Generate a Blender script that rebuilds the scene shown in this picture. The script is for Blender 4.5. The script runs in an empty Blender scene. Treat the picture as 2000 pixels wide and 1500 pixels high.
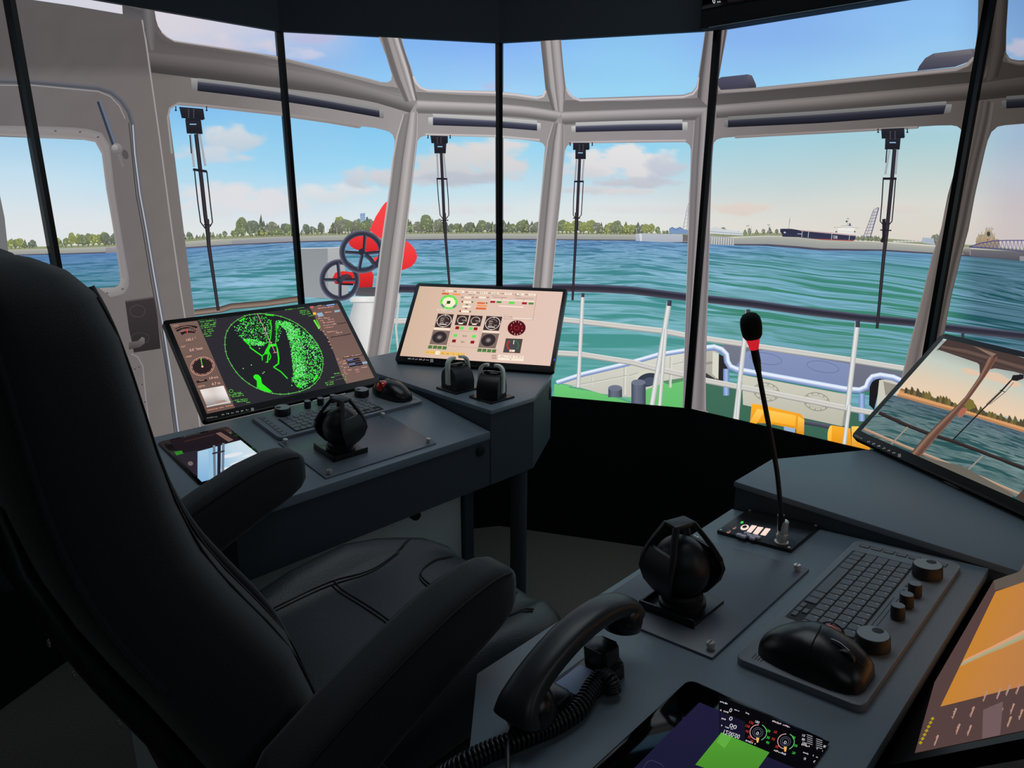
import bpy, bmesh, math, random
import numpy as np
from mathutils import Vector, Matrix, noise
from mathutils.geometry import tessellate_polygon, delaunay_2d_cdt
random.seed(7)
SC = bpy.context.scene
COL = SC.collection
EYE = 1.48
# ------------------------------------------------------------------ camera
F_PX = 1324.8
PITCH = math.radians(15.8426)
ROLL = math.radians(0.24584)
_cp, _sp = math.cos(PITCH), math.sin(PITCH)
_c, _s = math.cos(ROLL), math.sin(ROLL)
_f = Vector((0, _cp, -_sp)); _u = Vector((0, _sp, _cp)); _r = Vector((1, 0, 0))
CR = _c * _r + _s * _u
CU = -_s * _r + _c * _u
CF = _f
EYEV = Vector((0, 0, EYE))
def ray(x, y):
    return CR * ((x - 1000) / F_PX) - CU * ((y - 750) / F_PX) + CF
def onplane(x, y, P0, N):
    d = ray(x, y)
    t = (P0 - EYEV).dot(N) / d.dot(N)
    return EYEV + d * t
def toz(x, y, z):
    return onplane(x, y, Vector((0, 0, z)), Vector((0, 0, 1)))
def project(P):
    q = P - EYEV
    d = q.dot(CF)
    return (1000 + F_PX * q.dot(CR) / d, 750 - F_PX * q.dot(CU) / d)
cam_d = bpy.data.cameras.new('camera')
cam = bpy.data.objects.new('camera', cam_d)
COL.objects.link(cam)
cam.matrix_world = Matrix(((CR.x, CU.x, -CF.x, 0), (CR.y, CU.y, -CF.y, 0), (CR.z, CU.z, -CF.z, EYE), (0, 0, 0, 1)))
cam_d.sensor_width = 36
cam_d.lens = 36 * F_PX / 2000
cam_d.clip_start = 0.02
cam_d.clip_end = 60
SC.camera = cam

# ------------------------------------------------------------------ materials
def lin(c):
    out = []
    for v in c[:3]:
        v = max(0.0, min(255.0, v)) / 255.0
        out.append(v / 12.92 if v <= 0.04045 else ((v + 0.055) / 1.055) ** 2.4)
    return (out[0], out[1], out[2])
def node_mat(name):
    m = bpy.data.materials.new(name)
    m.use_nodes = True
    nt = m.node_tree
    nt.nodes.clear()
    out = nt.nodes.new('ShaderNodeOutputMaterial')
    return m, nt, out
def pbr(name, rgb, rough=0.5, metal=0.0, spec=0.5, bump=0.0, bscale=400, sheen=0.0, var=0.0, coat=0.0):
    m, nt, out = node_mat(name)
    b = nt.nodes.new('ShaderNodeBsdfPrincipled')
    b.inputs['Base Color'].default_value = (*lin(rgb), 1)
    b.inputs['Roughness'].default_value = rough
    b.inputs['Metallic'].default_value = metal
    b.inputs['Specular IOR Level'].default_value = spec
    if sheen:
        b.inputs['Sheen Weight'].default_value = sheen
        b.inputs['Sheen Roughness'].default_value = 0.4
    if coat:
        b.inputs['Coat Weight'].default_value = coat
        b.inputs['Coat Roughness'].default_value = 0.05
    if bump or var:
        tc = nt.nodes.new('ShaderNodeTexCoord')
        n = nt.nodes.new('ShaderNodeTexNoise')
        n.inputs['Scale'].default_value = bscale
        n.inputs['Detail'].default_value = 3
        nt.links.new(tc.outputs['Object'], n.inputs['Vector'])
        if bump:
            bp = nt.nodes.new('ShaderNodeBump')
            bp.inputs['Strength'].default_value = bump
            bp.inputs['Distance'].default_value = 0.002
            nt.links.new(n.outputs['Fac'], bp.inputs['Height'])
            nt.links.new(bp.outputs['Normal'], b.inputs['Normal'])
        if var:
            mx = nt.nodes.new('ShaderNodeMixRGB')
            mx.inputs['Color1'].default_value = (*[v * (1 - var) for v in lin(rgb)], 1)
            mx.inputs['Color2'].default_value = (*[min(1, v * (1 + var)) for v in lin(rgb)], 1)
            nt.links.new(n.outputs['Fac'], mx.inputs['Fac'])
            nt.links.new(mx.outputs['Color'], b.inputs['Base Color'])
    nt.links.new(b.outputs['BSDF'], out.inputs['Surface'])
    return m
def emit_mat(name, rgb, strength=1.0):
    m, nt, out = node_mat(name)
    e = nt.nodes.new('ShaderNodeEmission')
    e.inputs['Color'].default_value = (*lin(rgb), 1)
    e.inputs['Strength'].default_value = strength
    nt.links.new(e.outputs['Emission'], out.inputs['Surface'])
    m.cycles.emission_sampling = 'NONE'
    return m
SCREEN_GAIN = 1.0
def picture_mat(name, grain=0.0, gain=1.0):
    """lit display pixels: colour from the mesh's colour attribute"""
    m, nt, out = node_mat(name)
    at = nt.nodes.new('ShaderNodeAttribute')
    at.attribute_name = 'Col'
    e = nt.nodes.new('ShaderNodeEmission')
    e.inputs['Strength'].default_value = SCREEN_GAIN * gain
    if grain:
        tc = nt.nodes.new('ShaderNodeTexCoord')
        n = nt.nodes.new('ShaderNodeTexNoise')
        n.inputs['Scale'].default_value = 220
        n.inputs['Detail'].default_value = 2
        nt.links.new(tc.outputs['Object'], n.inputs['Vector'])
        mr = nt.nodes.new('ShaderNodeMapRange')
        mr.inputs['To Min'].default_value = 1 - grain
        mr.inputs['To Max'].default_value = 1 + grain
        nt.links.new(n.outputs['Fac'], mr.inputs['Value'])
        mu = nt.nodes.new('ShaderNodeVectorMath')
        mu.operation = 'SCALE'
        nt.links.new(at.outputs['Color'], mu.inputs[0])
        nt.links.new(mr.outputs['Result'], mu.inputs['Scale'])
        nt.links.new(mu.outputs['Vector'], e.inputs['Color'])
    else:
        nt.links.new(at.outputs['Color'], e.inputs['Color'])
    nt.links.new(e.outputs['Emission'], out.inputs['Surface'])
    m.cycles.emission_sampling = 'NONE'
    return m
def sea_mat():
    m, nt, out = node_mat('picture_of_sea')
    N = nt.nodes.new; Lk = nt.links.new
    uv = N('ShaderNodeUVMap'); uv.uv_map = 'UVMap'
    a1 = N('ShaderNodeAttribute'); a1.attribute_name = 'Col'
    a2 = N('ShaderNodeAttribute'); a2.attribute_name = 'ColB'
    def nz(scale, rot, dist, det):
        mp = N('ShaderNodeMapping')
        mp.inputs['Rotation'].default_value = (0, 0, math.radians(rot))
        mp.inputs['Scale'].default_value = (scale[0], scale[1], 1)
        Lk(uv.outputs['UV'], mp.inputs['Vector'])
        n = N('ShaderNodeTexNoise'); n.inputs['Scale'].default_value = 1.0
        n.inputs['Detail'].default_value = det; n.inputs['Roughness'].default_value = 0.5; n.inputs['Distortion'].default_value = dist
        Lk(mp.outputs['Vector'], n.inputs['Vector'])
        return n
    n1 = nz((0.38, 0.80), 5, 1.2, 2.5); n2 = nz((0.9, 1.9), -6, 0.9, 2.0); n3 = nz((0.22, 0.18), 0, 0.4, 2.0)
    def mth(op, a, b=None, c=None):
        m_ = N('ShaderNodeMath'); m_.operation = op
        for k, v in enumerate((a, b, c)):
            if v is None: continue
            if isinstance(v, (int, float)): m_.inputs[k].default_value = v
            else: Lk(v, m_.inputs[k])
        return m_.outputs[0]
    def ridge(o, w): return mth('SUBTRACT', 1.0, mth('MULTIPLY', mth('ABSOLUTE', mth('SUBTRACT', o, 0.5)), w))
    r1 = mth('MAXIMUM', ridge(n1.outputs['Fac'], 9.0), 0.0); r2 = mth('MAXIMUM', ridge(n2.outputs['Fac'], 8.0), 0.0)
    tone = mth('MULTIPLY', mth('SUBTRACT', n1.outputs['Fac'], 0.40), 1.5)
    v = mth('ADD', mth('MULTIPLY', r1, 0.42), mth('MULTIPLY', r2, 0.20))
    v = mth('ADD', v, tone)
    v = mth('MULTIPLY', v, mth('ADD', 0.35, mth('MULTIPLY', n3.outputs['Fac'], 1.5)))
    rp = N('ShaderNodeMapRange'); rp.inputs['From Min'].default_value = 0.20; rp.inputs['From Max'].default_value = 0.98; rp.clamp = True
    Lk(v, rp.inputs['Value'])
    mc = N('ShaderNodeMixRGB')
    Lk(rp.outputs['Result'], mc.inputs['Fac']); Lk(a1.outputs['Color'], mc.inputs['Color1']); Lk(a2.outputs['Color'], mc.inputs['Color2'])
    e = N('ShaderNodeEmission'); e.inputs['Strength'].default_value = SCREEN_GAIN
    Lk(mc.outputs['Color'], e.inputs['Color'])
    Lk(e.outputs['Emission'], out.inputs['Surface'])
    m.cycles.emission_sampling = 'NONE'
    return m
M = {}
M['pic'] = picture_mat('picture_pixels')
M['picg'] = picture_mat('picture_pixels_grained', 0.05)
M['sea'] = sea_mat()
M['bezel'] = pbr('black_bezel', (14, 14, 16), 0.35)
M['black'] = pbr('matt_black_panel', (13, 15, 18), 0.8, spec=0.2, bump=0.1, bscale=300)
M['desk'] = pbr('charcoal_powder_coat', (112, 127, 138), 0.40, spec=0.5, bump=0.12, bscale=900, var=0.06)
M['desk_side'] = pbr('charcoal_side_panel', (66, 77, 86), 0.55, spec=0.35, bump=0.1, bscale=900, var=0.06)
M['plate'] = pbr('dark_metal_plate', (96, 105, 116), 0.36, spec=0.5, bump=0.05, bscale=900)
M['kbd'] = pbr('keyboard_grey', (122, 132, 140), 0.45, bump=0.05, bscale=1200)
M['key'] = pbr('key_cap_grey', (104, 110, 116), 0.5)
M['keygap'] = pbr('key_recess_black', (16, 17, 19), 0.6)
M['blackp'] = pbr('black_plastic', (26, 27, 29), 0.30, spec=0.5)
M['mattp'] = pbr('matt_black_plastic', (30, 32, 35), 0.45, spec=0.45)
M['knobtop'] = pbr('knob_top', (140, 150, 155), 0.4, metal=0.0)
M['fabric'] = pbr('black_seat_fabric', (47, 51, 55), 0.8, spec=0.3, bump=0.35, bscale=700, sheen=0.25, var=0.12)
M['leather'] = pbr('black_leather', (46, 50, 54), 0.42, spec=0.45, bump=0.3, bscale=350)
M['stitch'] = pbr('seam_thread', (10, 10, 12), 0.7)
M['metal'] = pbr('brushed_steel', (216, 212, 204), 0.32, metal=0.6)
M['lever'] = pbr('grey_lever_metal', (226, 232, 222), 0.45, metal=0.0)
M['grey_panel'] = pbr('pale_grey_panel', (214, 226, 224), 0.6, bump=0.05)
M['carpet'] = pbr('dark_carpet', (104, 100, 94), 0.95, spec=0.1, bump=0.8, bscale=160, var=0.35)
M['glass'] = pbr('tablet_glass', (4, 4, 6), 0.06, spec=0.22)
M['red'] = emit_mat('lit_red_ring', (206, 34, 44), 0.9)
M['redball'] = pbr('red_ball', (226, 26, 18), 0.15, coat=0.8)
M['foam'] = pbr('foam_windscreen', (14, 14, 15), 0.95, bump=0.8, bscale=500)
M['cord'] = pbr('black_cord', (24, 25, 27), 0.35)
M['clear'] = pbr('frosted_button', (215, 210, 225), 0.25)
M['header'] = pbr('header_panel', (48, 56, 62), 0.8, spec=0.2, bump=0.1, bscale=300)
M['legend'] = pbr('key_legend_grey', (190, 196, 200), .5)
M['wallm'] = pbr('dark_room_wall', (22, 24, 27), 0.9, spec=0.1, bump=0.1)

# ------------------------------------------------------------------ scene-graph helpers
def tag(o, label=None, cat=None, group=None, kind=None):
    if label: o['label'] = label
    if cat: o['category'] = cat
    if group: o['group'] = group
    if kind: o['kind'] = kind
    return o
def empty(name, mat4=None, parent=None):
    o = bpy.data.objects.new(name, None)
    o.empty_display_size = 0.05
    COL.objects.link(o)
    if parent: o.parent = parent
    if mat4 is not None: o.matrix_basis = mat4
    return o
def from_bm(name, bm, mat, parent=None, smooth=None, m4=None):
    me = bpy.data.meshes.new(name)
    bm.normal_update()
    bm.to_mesh(me); bm.free()
    me.materials.append(mat)
    if smooth is not None:
        for p in me.polygons: p.use_smooth = True
        me.set_sharp_from_angle(angle=math.radians(smooth))
    o = bpy.data.objects.new(name, me)
    COL.objects.link(o)
    if parent: o.parent = parent
    if m4 is not None: o.matrix_basis = m4
    return o
# ---- shape builders (all add to a bmesh)
def xf(bm, vs, m4):
    if m4 is not None: bmesh.ops.transform(bm, matrix=m4, verts=vs)
def box(bm, lo, hi, bev=0.0, m4=None, seg=2):
    sub = bmesh.new()
    bmesh.ops.create_cube(sub, size=1)
    s = [hi[i] - lo[i] for i in range(3)]; c = [(hi[i] + lo[i]) / 2 for i in range(3)]
    for v in sub.verts: v.co = Vector([v.co[i] * s[i] + c[i] for i in range(3)])
    if bev: bmesh.ops.bevel(sub, geom=sub.edges[:], offset=bev, segments=seg, affect='EDGES', profile=0.5)
    join(bm, sub, m4)
def join(bm, sub, m4=None):
    if m4 is not None: bmesh.ops.transform(sub, matrix=m4, verts=sub.verts)
    mp = {}
    for v in sub.verts: mp[v] = bm.verts.new(v.co)
    for f in sub.faces:
        try: bm.faces.new([mp[v] for v in f.verts])
        except ValueError: pass
    sub.free()
def prism(bm, pts, z0, z1, bev=0.0, m4=None, seg=2):
    """outline pts (x, y) extruded z0..z1 (z0 may be a function of (x,y))"""
    sub = bmesh.new()
    ar = sum(pts[i][0] * pts[(i + 1) % len(pts)][1] - pts[(i + 1) % len(pts)][0] * pts[i][1] for i in range(len(pts)))
    if ar < 0: pts = pts[::-1]
    g0 = z0 if callable(z0) else (lambda x, y: z0)
    g1 = z1 if callable(z1) else (lambda x, y: z1)
    b = [sub.verts.new((x, y, g0(x, y))) for x, y in pts]
    t = [sub.verts.new((x, y, g1(x, y))) for x, y in pts]
    n = len(pts)
    sub.faces.new(b[::-1]); top = sub.faces.new(t)
    for i in range(n): sub.faces.new((b[i], b[(i + 1) % n], t[(i + 1) % n], t[i]))
    if bev:
        bmesh.ops.bevel(sub, geom=[e for e in top.edges], offset=bev, segments=seg, affect='EDGES', profile=0.5)
    join(bm, sub, m4)
def rrect(x0, y0, x1, y1, r, k=5):
    out = []
    for cx, cy, a0 in ((x1 - r, y1 - r, 0), (x0 + r, y1 - r, 90), (x0 + r, y0 + r, 180), (x1 - r, y0 + r, 270)):
        for i in range(k + 1):
            t = math.radians(a0 + 90 * i / k)
            out.append((cx + r * math.cos(t), cy + r * math.sin(t)))
    return out
def lathe(bm, prof, c=(0, 0, 0), n=32, m4=None):
    """profile [(r, z)] revolved about z"""
    sub = bmesh.new()
    rings = []
    for r, z in prof:
        if r < 1e-6: rings.append([sub.verts.new((c[0], c[1], c[2] + z))])
        else: rings.append([sub.verts.new((c[0] + r * math.cos(2 * math.pi * i / n), c[1] + r * math.sin(2 * math.pi * i / n), c[2] + z)) for i in range(n)])
    for a, b in zip(rings, rings[1:]):
        for i in range(n):
            j = (i + 1) % n
            if len(a) == 1 and len(b) == 1: continue
            if len(a) == 1: sub.faces.new((a[0], b[j], b[i]))
            elif len(b) == 1: sub.faces.new((a[i], a[j], b[0]))
            else: sub.faces.new((a[i], a[j], b[j], b[i]))
    bmesh.ops.recalc_face_normals(sub, faces=sub.faces[:])
    join(bm, sub, m4)
def cyl(bm, c, r, h, n=28, bev=0.0, m4=None):
    b = min(bev, r * .5, h * .5)
    prof = [(0, 0), (r, 0), (r, h - b), (r - b * .3, h - b * .3), (r - b, h), (0, h)] if b else [(0, 0), (r, 0), (r, h), (0, h)]
    lathe(bm, prof, c, n, m4)
def smooth_path(pts, k=6):
    pts = [Vector(p) for p in pts]
    out = []
    n = len(pts)
    for i in range(n - 1):
        p0 = pts[max(i - 1, 0)]; p1 = pts[i]; p2 = pts[i + 1]; p3 = pts[min(i + 2, n - 1)]
        for j in range(k):
            t = j / k
            out.append(0.5 * ((2 * p1) + (-p0 + p2) * t + (2 * p0 - 5 * p1 + 4 * p2 - p3) * t * t + (-p0 + 3 * p1 - 3 * p2 + p3) * t ** 3))
    out.append(pts[-1])
    return out
def tube(bm, path, r, n=10, cap=True, sect=None, up=None):
    """swept section; r number or list; sect(optional) = list of (x,y) unit section scaled per-station by (rx, ry)"""
    path = [Vector(p) for p in path]
    m = len(path)
    rs = r if isinstance(r, (list, tuple)) else [r] * m
    tang = [(path[min(i + 1, m - 1)] - path[max(i - 1, 0)]).normalized() for i in range(m)]
    u = up if up is not None else Vector((0, 0, 1))
    if abs(tang[0].dot(u)) > 0.95 and up is None: u = Vector((1, 0, 0))
    nrm = (u - tang[0] * u.dot(tang[0])).normalized()
    rings = []
    sec = sect or [(math.cos(2 * math.pi * i / n), math.sin(2 * math.pi * i / n)) for i in range(n)]
    for i in range(m):
        nrm = (nrm - tang[i] * nrm.dot(tang[i])).normalized()
        bi = tang[i].cross(nrm)
        rx, ry = rs[i] if isinstance(rs[i], (list, tuple)) else (rs[i], rs[i])
        rings.append([bm.verts.new(path[i] + bi * (a * rx) + nrm * (b * ry)) for a, b in sec])
    k = len(sec)
    for a, b in zip(rings, rings[1:]):
        for i in range(k): bm.faces.new((a[i], a[(i + 1) % k], b[(i + 1) % k], b[i]))
    if cap:
        bm.faces.new(rings[0][::-1]); bm.faces.new(rings[-1])
def superell(n=24, p=3.0):
    out = []
    for i in range(n):
        t = 2 * math.pi * i / n
        c, s = math.cos(t), math.sin(t)
        out.append((math.copysign(abs(c) ** (2 / p), c), math.copysign(abs(s) ** (2 / p), s)))
    return out
def loft(bm, rings, cap=True):
    vs = [[bm.verts.new(p) for p in r] for r in rings]
    k = len(vs[0])
    for a, b in zip(vs, vs[1:]):
        for i in range(k): bm.faces.new((a[i], a[(i + 1) % k], b[(i + 1) % k], b[i]))
    if cap:
        bm.faces.new(vs[0][::-1]); bm.faces.new(vs[-1])
    bmesh.ops.recalc_face_normals(bm, faces=bm.faces[:])

# ------------------------------------------------------------------ flat pictures on display surfaces
def lerpc(a, b, t): return tuple(a[i] + (b[i] - a[i]) * t for i in range(3))
def clip_tri(tri, planes):
    """tri: list of vertex tuples (x, y, attrs...); planes: (a, b, c) keep a*x+b*y+c >= 0"""
    poly = tri
    for a, b, c in planes:
        ds = [a * v[0] + b * v[1] + c for v in poly]
        if min(ds) >= 0: continue
        if max(ds) <= 0: return []
        out = []
        n = len(poly)
        for i in range(n):
            p, q = poly[i], poly[(i + 1) % n]; dp, dq = ds[i], ds[(i + 1) % n]
            if dp >= 0: out.append(p)
            if (dp > 0 > dq) or (dp < 0 < dq):
                t = dp / (dp - dq)
                out.append(tuple(p[k] + (q[k] - p[k]) * t for k in range(len(p))))
        poly = out
        if len(poly) < 3: return []
    return poly
def quad_planes(q):
    cx = sum(p[0] for p in q) / 4; cy = sum(p[1] for p in q) / 4
    out = []
    for i in range(len(q)):
        (x0, y0), (x1, y1) = q[i], q[(i + 1) % len(q)]
        a, b = -(y1 - y0), (x1 - x0)
        c = -(a * x0 + b * y0)
        if a * cx + b * cy + c < 0: a, b, c = -a, -b, -c
        l = math.hypot(a, b)
        out.append((a / l, b / l, c / l))
    return out
def homography(src, dst):
    A = []; B = []
    for (x, y), (u, v) in zip(src, dst):
        A.append([x, y, 1, 0, 0, 0, -u * x, -u * y]); B.append(u)
        A.append([0, 0, 0, x, y, 1, -v * x, -v * y]); B.append(v)
    h = np.linalg.solve(np.array(A, float), np.array(B, float))
    return h
class Canvas:
    """one lit display surface.  Its pictures are given as outlines in the picture's own frame and laid on the surface as flat coloured faces"""
    def __init__(self, root, w, h, tofn, quad):
        self.root = root; self.w = w; self.h = h; self.tofn = tofn
        self.planes = quad_planes(quad)
        self.bb = (min(p[0] for p in quad), min(p[1] for p in quad), max(p[0] for p in quad), max(p[1] for p in quad))
        self.parts = {}; self.order = 0; self.step = 0.00001
    def add(self, part, tris, mat='pic', nattr=3, layer=None):
        z = (self.order + 1) * self.step
        P = self.parts.setdefault(part, dict(mat=mat, polys=[], nattr=nattr))
        got = False
        x0, y0, x1, y1 = self.bb
        for t in tris:
            if max(v[0] for v in t) < x0 or min(v[0] for v in t) > x1 or max(v[1] for v in t) < y0 or min(v[1] for v in t) > y1: continue
            q = clip_tri(list(t), self.planes)
            if len(q) >= 3:
                P['polys'].append((z, [(*self.tofn(v[0], v[1]), *v[2:]) for v in q])); got = True
        if got: self.order += 1
        if not P['polys']: del self.parts[part]
        return got
    def build(self):
        for key, P in self.parts.items():
            name = key.split('#')[0]
            me = bpy.data.meshes.new(name)
            vs = []; fs = []; cols = []; colb = []; uvs = []
            for z, q in P['polys']:
                b = len(vs)
                # drop degenerate
                for v in q:
                    vs.append((v[0], v[1], z)); cols.append(lin(v[2:5]))
                    if P['nattr'] > 3: colb.append(lin(v[5:8])); uvs.append((v[8], v[9]))
                ar = 0
                for i in range(len(q)):
                    ar += q[i][0] * q[(i + 1) % len(q)][1] - q[(i + 1) % len(q)][0] * q[i][1]
                idx = list(range(b, b + len(q)))
                fs.append(idx if ar > 0 else idx[::-1])
            me.from_pydata(vs, [], fs)
            ca = me.color_attributes.new('Col', 'FLOAT_COLOR', 'POINT')
            ca.data.foreach_set('color', [x for c in cols for x in (*c, 1.0)])
            if P['nattr'] > 3:
                cb = me.color_attributes.new('ColB', 'FLOAT_COLOR', 'POINT')
                cb.data.foreach_set('color', [x for c in colb for x in (*c, 1.0)])
                uvl = me.uv_layers.new(name='UVMap')
                li = [0] * len(me.loops)
                me.loops.foreach_get('vertex_index', li)
                uvl.data.foreach_set('uv', [x for i in li for x in uvs[i]])
            me.materials.append(M[P['mat']])
            me.update()
            o = bpy.data.objects.new(name, me)
            COL.objects.link(o)
            o.parent = self.root
            o.matrix_basis = Matrix.Translation((0, 0, 0.0005))
            if P.get('kind'): o['kind'] = P['kind']
CANV = []
def emit_tris(part, tris, mat='pic', nattr=3, only=None):
    for c in (only if only is not None else CANV): c.add(part, tris, mat, nattr)
def tri_poly(pts, holes=()):
    loops = [[Vector((x, y, 0)) for x, y in pts]] + [[Vector((x, y, 0)) for x, y in h] for h in holes]
    flat = [p for l in loops for p in l]
    return [[(flat[i].x, flat[i].y) for i in t] for t in tessellate_polygon(loops)]
def poly(part, pts, col, only=None, col2=None, mat='pic'):
    """flat polygon; col2 = colour at the lowest point (vertical gradient)"""
    ys = [p[1] for p in pts]; y0, y1 = min(ys), max(ys)
    tr = []
    for t in tri_poly(pts):
        tr.append([(x, y, *(col if col2 is None else lerpc(col, col2, (y - y0) / max(1e-6, y1 - y0)))) for x, y in t])
    emit_tris(part, tr, mat, 3, only)
def resamp(pl, n):
    d = [0]
    for a, b in zip(pl, pl[1:]): d.append(d[-1] + math.hypot(b[0] - a[0], b[1] - a[1]))
    out = []
    for i in range(n):
        t = d[-1] * i / (n - 1); j = 0
        while j < len(d) - 2 and d[j + 1] < t: j += 1
        s = (t - d[j]) / max(1e-9, d[j + 1] - d[j])
        out.append((pl[j][0] + (pl[j + 1][0] - pl[j][0]) * s, pl[j][1] + (pl[j + 1][1] - pl[j][1]) * s))
    return out
def strip(part, A, B, cols, only=None, n=None, shade=None, pos=None, mat='pic'):
    """band between polylines A and B, colours spread from A to B; shade(x,y) multiplies"""
    n = n or max(len(A), len(B), 2)
    if len(A) != n: A = resamp(A, n)
    if len(B) != n: B = resamp(B, n)
    k = len(cols)
    pos = pos or [j / (k - 1) if k > 1 else 0 for j in range(k)]
    tr = []
    def V(i, j):
        t = pos[j]
        x = A[i][0] + (B[i][0] - A[i][0]) * t; y = A[i][1] + (B[i][1] - A[i][1]) * t
        c = cols[j]
        if shade: s = shade(x, y); c = (c[0] * s, c[1] * s, c[2] * s)
        return (x, y, *c)
    for i in range(n - 1):
        for j in range(k - 1):
            a, b, c, d = V(i, j), V(i + 1, j), V(i + 1, j + 1), V(i, j + 1)
            tr.append([a, b, c]); tr.append([a, c, d])
    emit_tris(part, tr, mat, 3, only)
def line(part, pts, w, col, only=None, cols=None):
    """thick polyline"""
    pts = [tuple(p) for p in pts]
    A = []; B = []
    n = len(pts)
    for i in range(n):
        a = pts[max(i - 1, 0)]; b = pts[min(i + 1, n - 1)]
        dx, dy = b[0] - a[0], b[1] - a[1]; l = math.hypot(dx, dy) or 1
        ww = (w[i] if isinstance(w, (list, tuple)) else w) / 2
        A.append((pts[i][0] - dy / l * ww, pts[i][1] + dx / l * ww)); B.append((pts[i][0] + dy / l * ww, pts[i][1] - dx / l * ww))
    strip(part, A, B, cols or [col, col], only, n=n)
def ell(cx, cy, rx, ry, n=28, rot=0, a0=0, a1=360):
    out = []
    cr, sr = math.cos(math.radians(rot)), math.sin(math.radians(rot))
    for i in range(n):
        t = math.radians(a0 + (a1 - a0) * i / n)
        x, y = rx * math.cos(t), ry * math.sin(t)
        out.append((cx + x * cr - y * sr, cy + x * sr + y * cr))
    return out
def ring(part, cx, cy, rx, ry, w, cols, only=None, n=36, rot=0):
    A = ell(cx, cy, rx, ry, n, rot); B = ell(cx, cy, rx - w, ry - w, n, rot)
    strip(part, A + A[:1], B + B[:1], cols, only, n=n + 1)
_font_cache = {}
def text_tris(s):
    """triangles of a text in its own units (cap height about 0.7), from the built-in font"""
    if s not in _font_cache:
        cu = bpy.data.curves.new('t', 'FONT'); cu.body = s; cu.resolution_u = 2
        o = bpy.data.objects.new('t', cu); COL.objects.link(o)
        dg = bpy.context.evaluated_depsgraph_get()
        me = bpy.data.meshes.new_from_object(o.evaluated_get(dg))
        me.calc_loop_triangles()
        _font_cache[s] = [[(me.vertices[i].co.x, me.vertices[i].co.y) for i in t.vertices] for t in me.loop_triangles]
        w = max([v.co.x for v in me.vertices] or [1])
        _font_cache[s] = (_font_cache[s], w)
        bpy.data.objects.remove(o); bpy.data.meshes.remove(me); bpy.data.curves.remove(cu)
    return _font_cache[s]

# ================================================================== ROOM
A_ = Vector((0.7071068, 0.7071068, 0)); N_ = Vector((-0.7071068, 0.7071068, 0)); Z_ = Vector((0, 0, 1))
SCL = 0.80
J = [Vector((x * SCL, y * SCL, 0)) for x, y in ((-1.75105, 2.61814), (-1.04122, 3.31985), (-0.06738, 3.54475), (0.89182, 3.26282), (1.63114, 2.58560))]
dirs = (J[1] - J[0]).normalized()
ang = math.atan2(dirs.y, dirs.x) + math.radians(30)
J.insert(0, J[0] - Vector((math.cos(ang), math.sin(ang), 0)) * SCL)
d2 = (J[5] - J[4]).normalized(); ang = math.atan2(d2.y, d2.x) - math.radians(30)
J.append(J[5] + Vector((math.cos(ang), math.sin(ang), 0)) * SCL)
ZT = EYE + 0.67526 * SCL; ZB = EYE - 1.04597 * SCL
BZ = 0.0165       # half width of the dark joint between two panels

bm = bmesh.new(); box(bm, (-4, -3, -0.06), (4, 4, 0)); tag(from_bm('floor', bm, M['carpet']), kind='structure')
bm = bmesh.new(); box(bm, (-4, -3, 2.9), (4, 4, 2.96)); tag(from_bm('ceiling', bm, M['wallm']), kind='structure')
for nm, lo, hi in (('wall_back', (-4, -3.06, 0), (4, -3, 2.9)), ('wall_left', (-4.06, -3, 0), (-4, 4, 2.9)), ('wall_right', (4, -3, 0), (4.06, 4, 2.9)), ('wall_front', (-4, 4, 0), (4, 4.06, 2.9))):
    bm = bmesh.new(); box(bm, lo, hi); tag(from_bm(nm, bm, M['wallm']), kind='structure')

LAB = ['wall display leftmost of the row, mostly behind the chair headrest, showing a door window',
       'wall display showing a grey ship door with lock and a side window with wiper',
       'wall display showing two black handwheels and a red ventilator beside the window post',
       'wall display in the middle, showing foredeck rail and bollards beside the dark joint',
       'wall display showing a dark blue bulk carrier and yellow deck winches',
       'wall display rightmost of the row, showing a purple lattice bridge and cream ship']
panels = []
for i in range(6):
    a, b = J[i], J[i + 1]
    u = (b - a).normalized(); nrm = u.cross(Z_)            # towards the viewer
    if nrm.dot(EYEV - a) < 0: nrm = -nrm
    nrm.normalize()
    m4 = Matrix(((u.x, 0, nrm.x, a.x), (u.y, 0, nrm.y, a.y), (u.z, 1, nrm.z, ZB), (0, 0, 0, 1)))
    root = empty('display_panel', m4)
    tag(root, LAB[i], 'display', 'curved row of tall wall displays')
    w = (b - a).length; h = ZT - ZB
    bm = bmesh.new()
    # frame with a real opening
    box(bm, (0.001, -0.02, -0.05), (w - 0.001, h + 0.02, -0.004), 0.001)
    box(bm, (0.0015, -0.02, -0.004), (BZ, h + 0.02, 0.013)); box(bm, (w - BZ, -0.02, -0.004), (w - 0.0015, h + 0.02, 0.013))
    from_bm('bezel', bm, M['bezel'], root)
    def mk(a=a, u=u, nrm=nrm):
        def to(x, y):
            P = onplane(x, y, a, nrm) - a
            return (P.dot(u), P.z - ZB)
        return to
    q = [project(a + u * s + Vector((0, 0, z))) for s, z in ((BZ, ZT), (w - BZ, ZT), (w - BZ, ZB), (BZ, ZB))]
    c = Canvas(root, w, h, mk(), q)
    CANV.append(c); panels.append((root, a, b, u, nrm))
P0C, P1C, P2C, P3C, P4C, P5C = CANV
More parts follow.
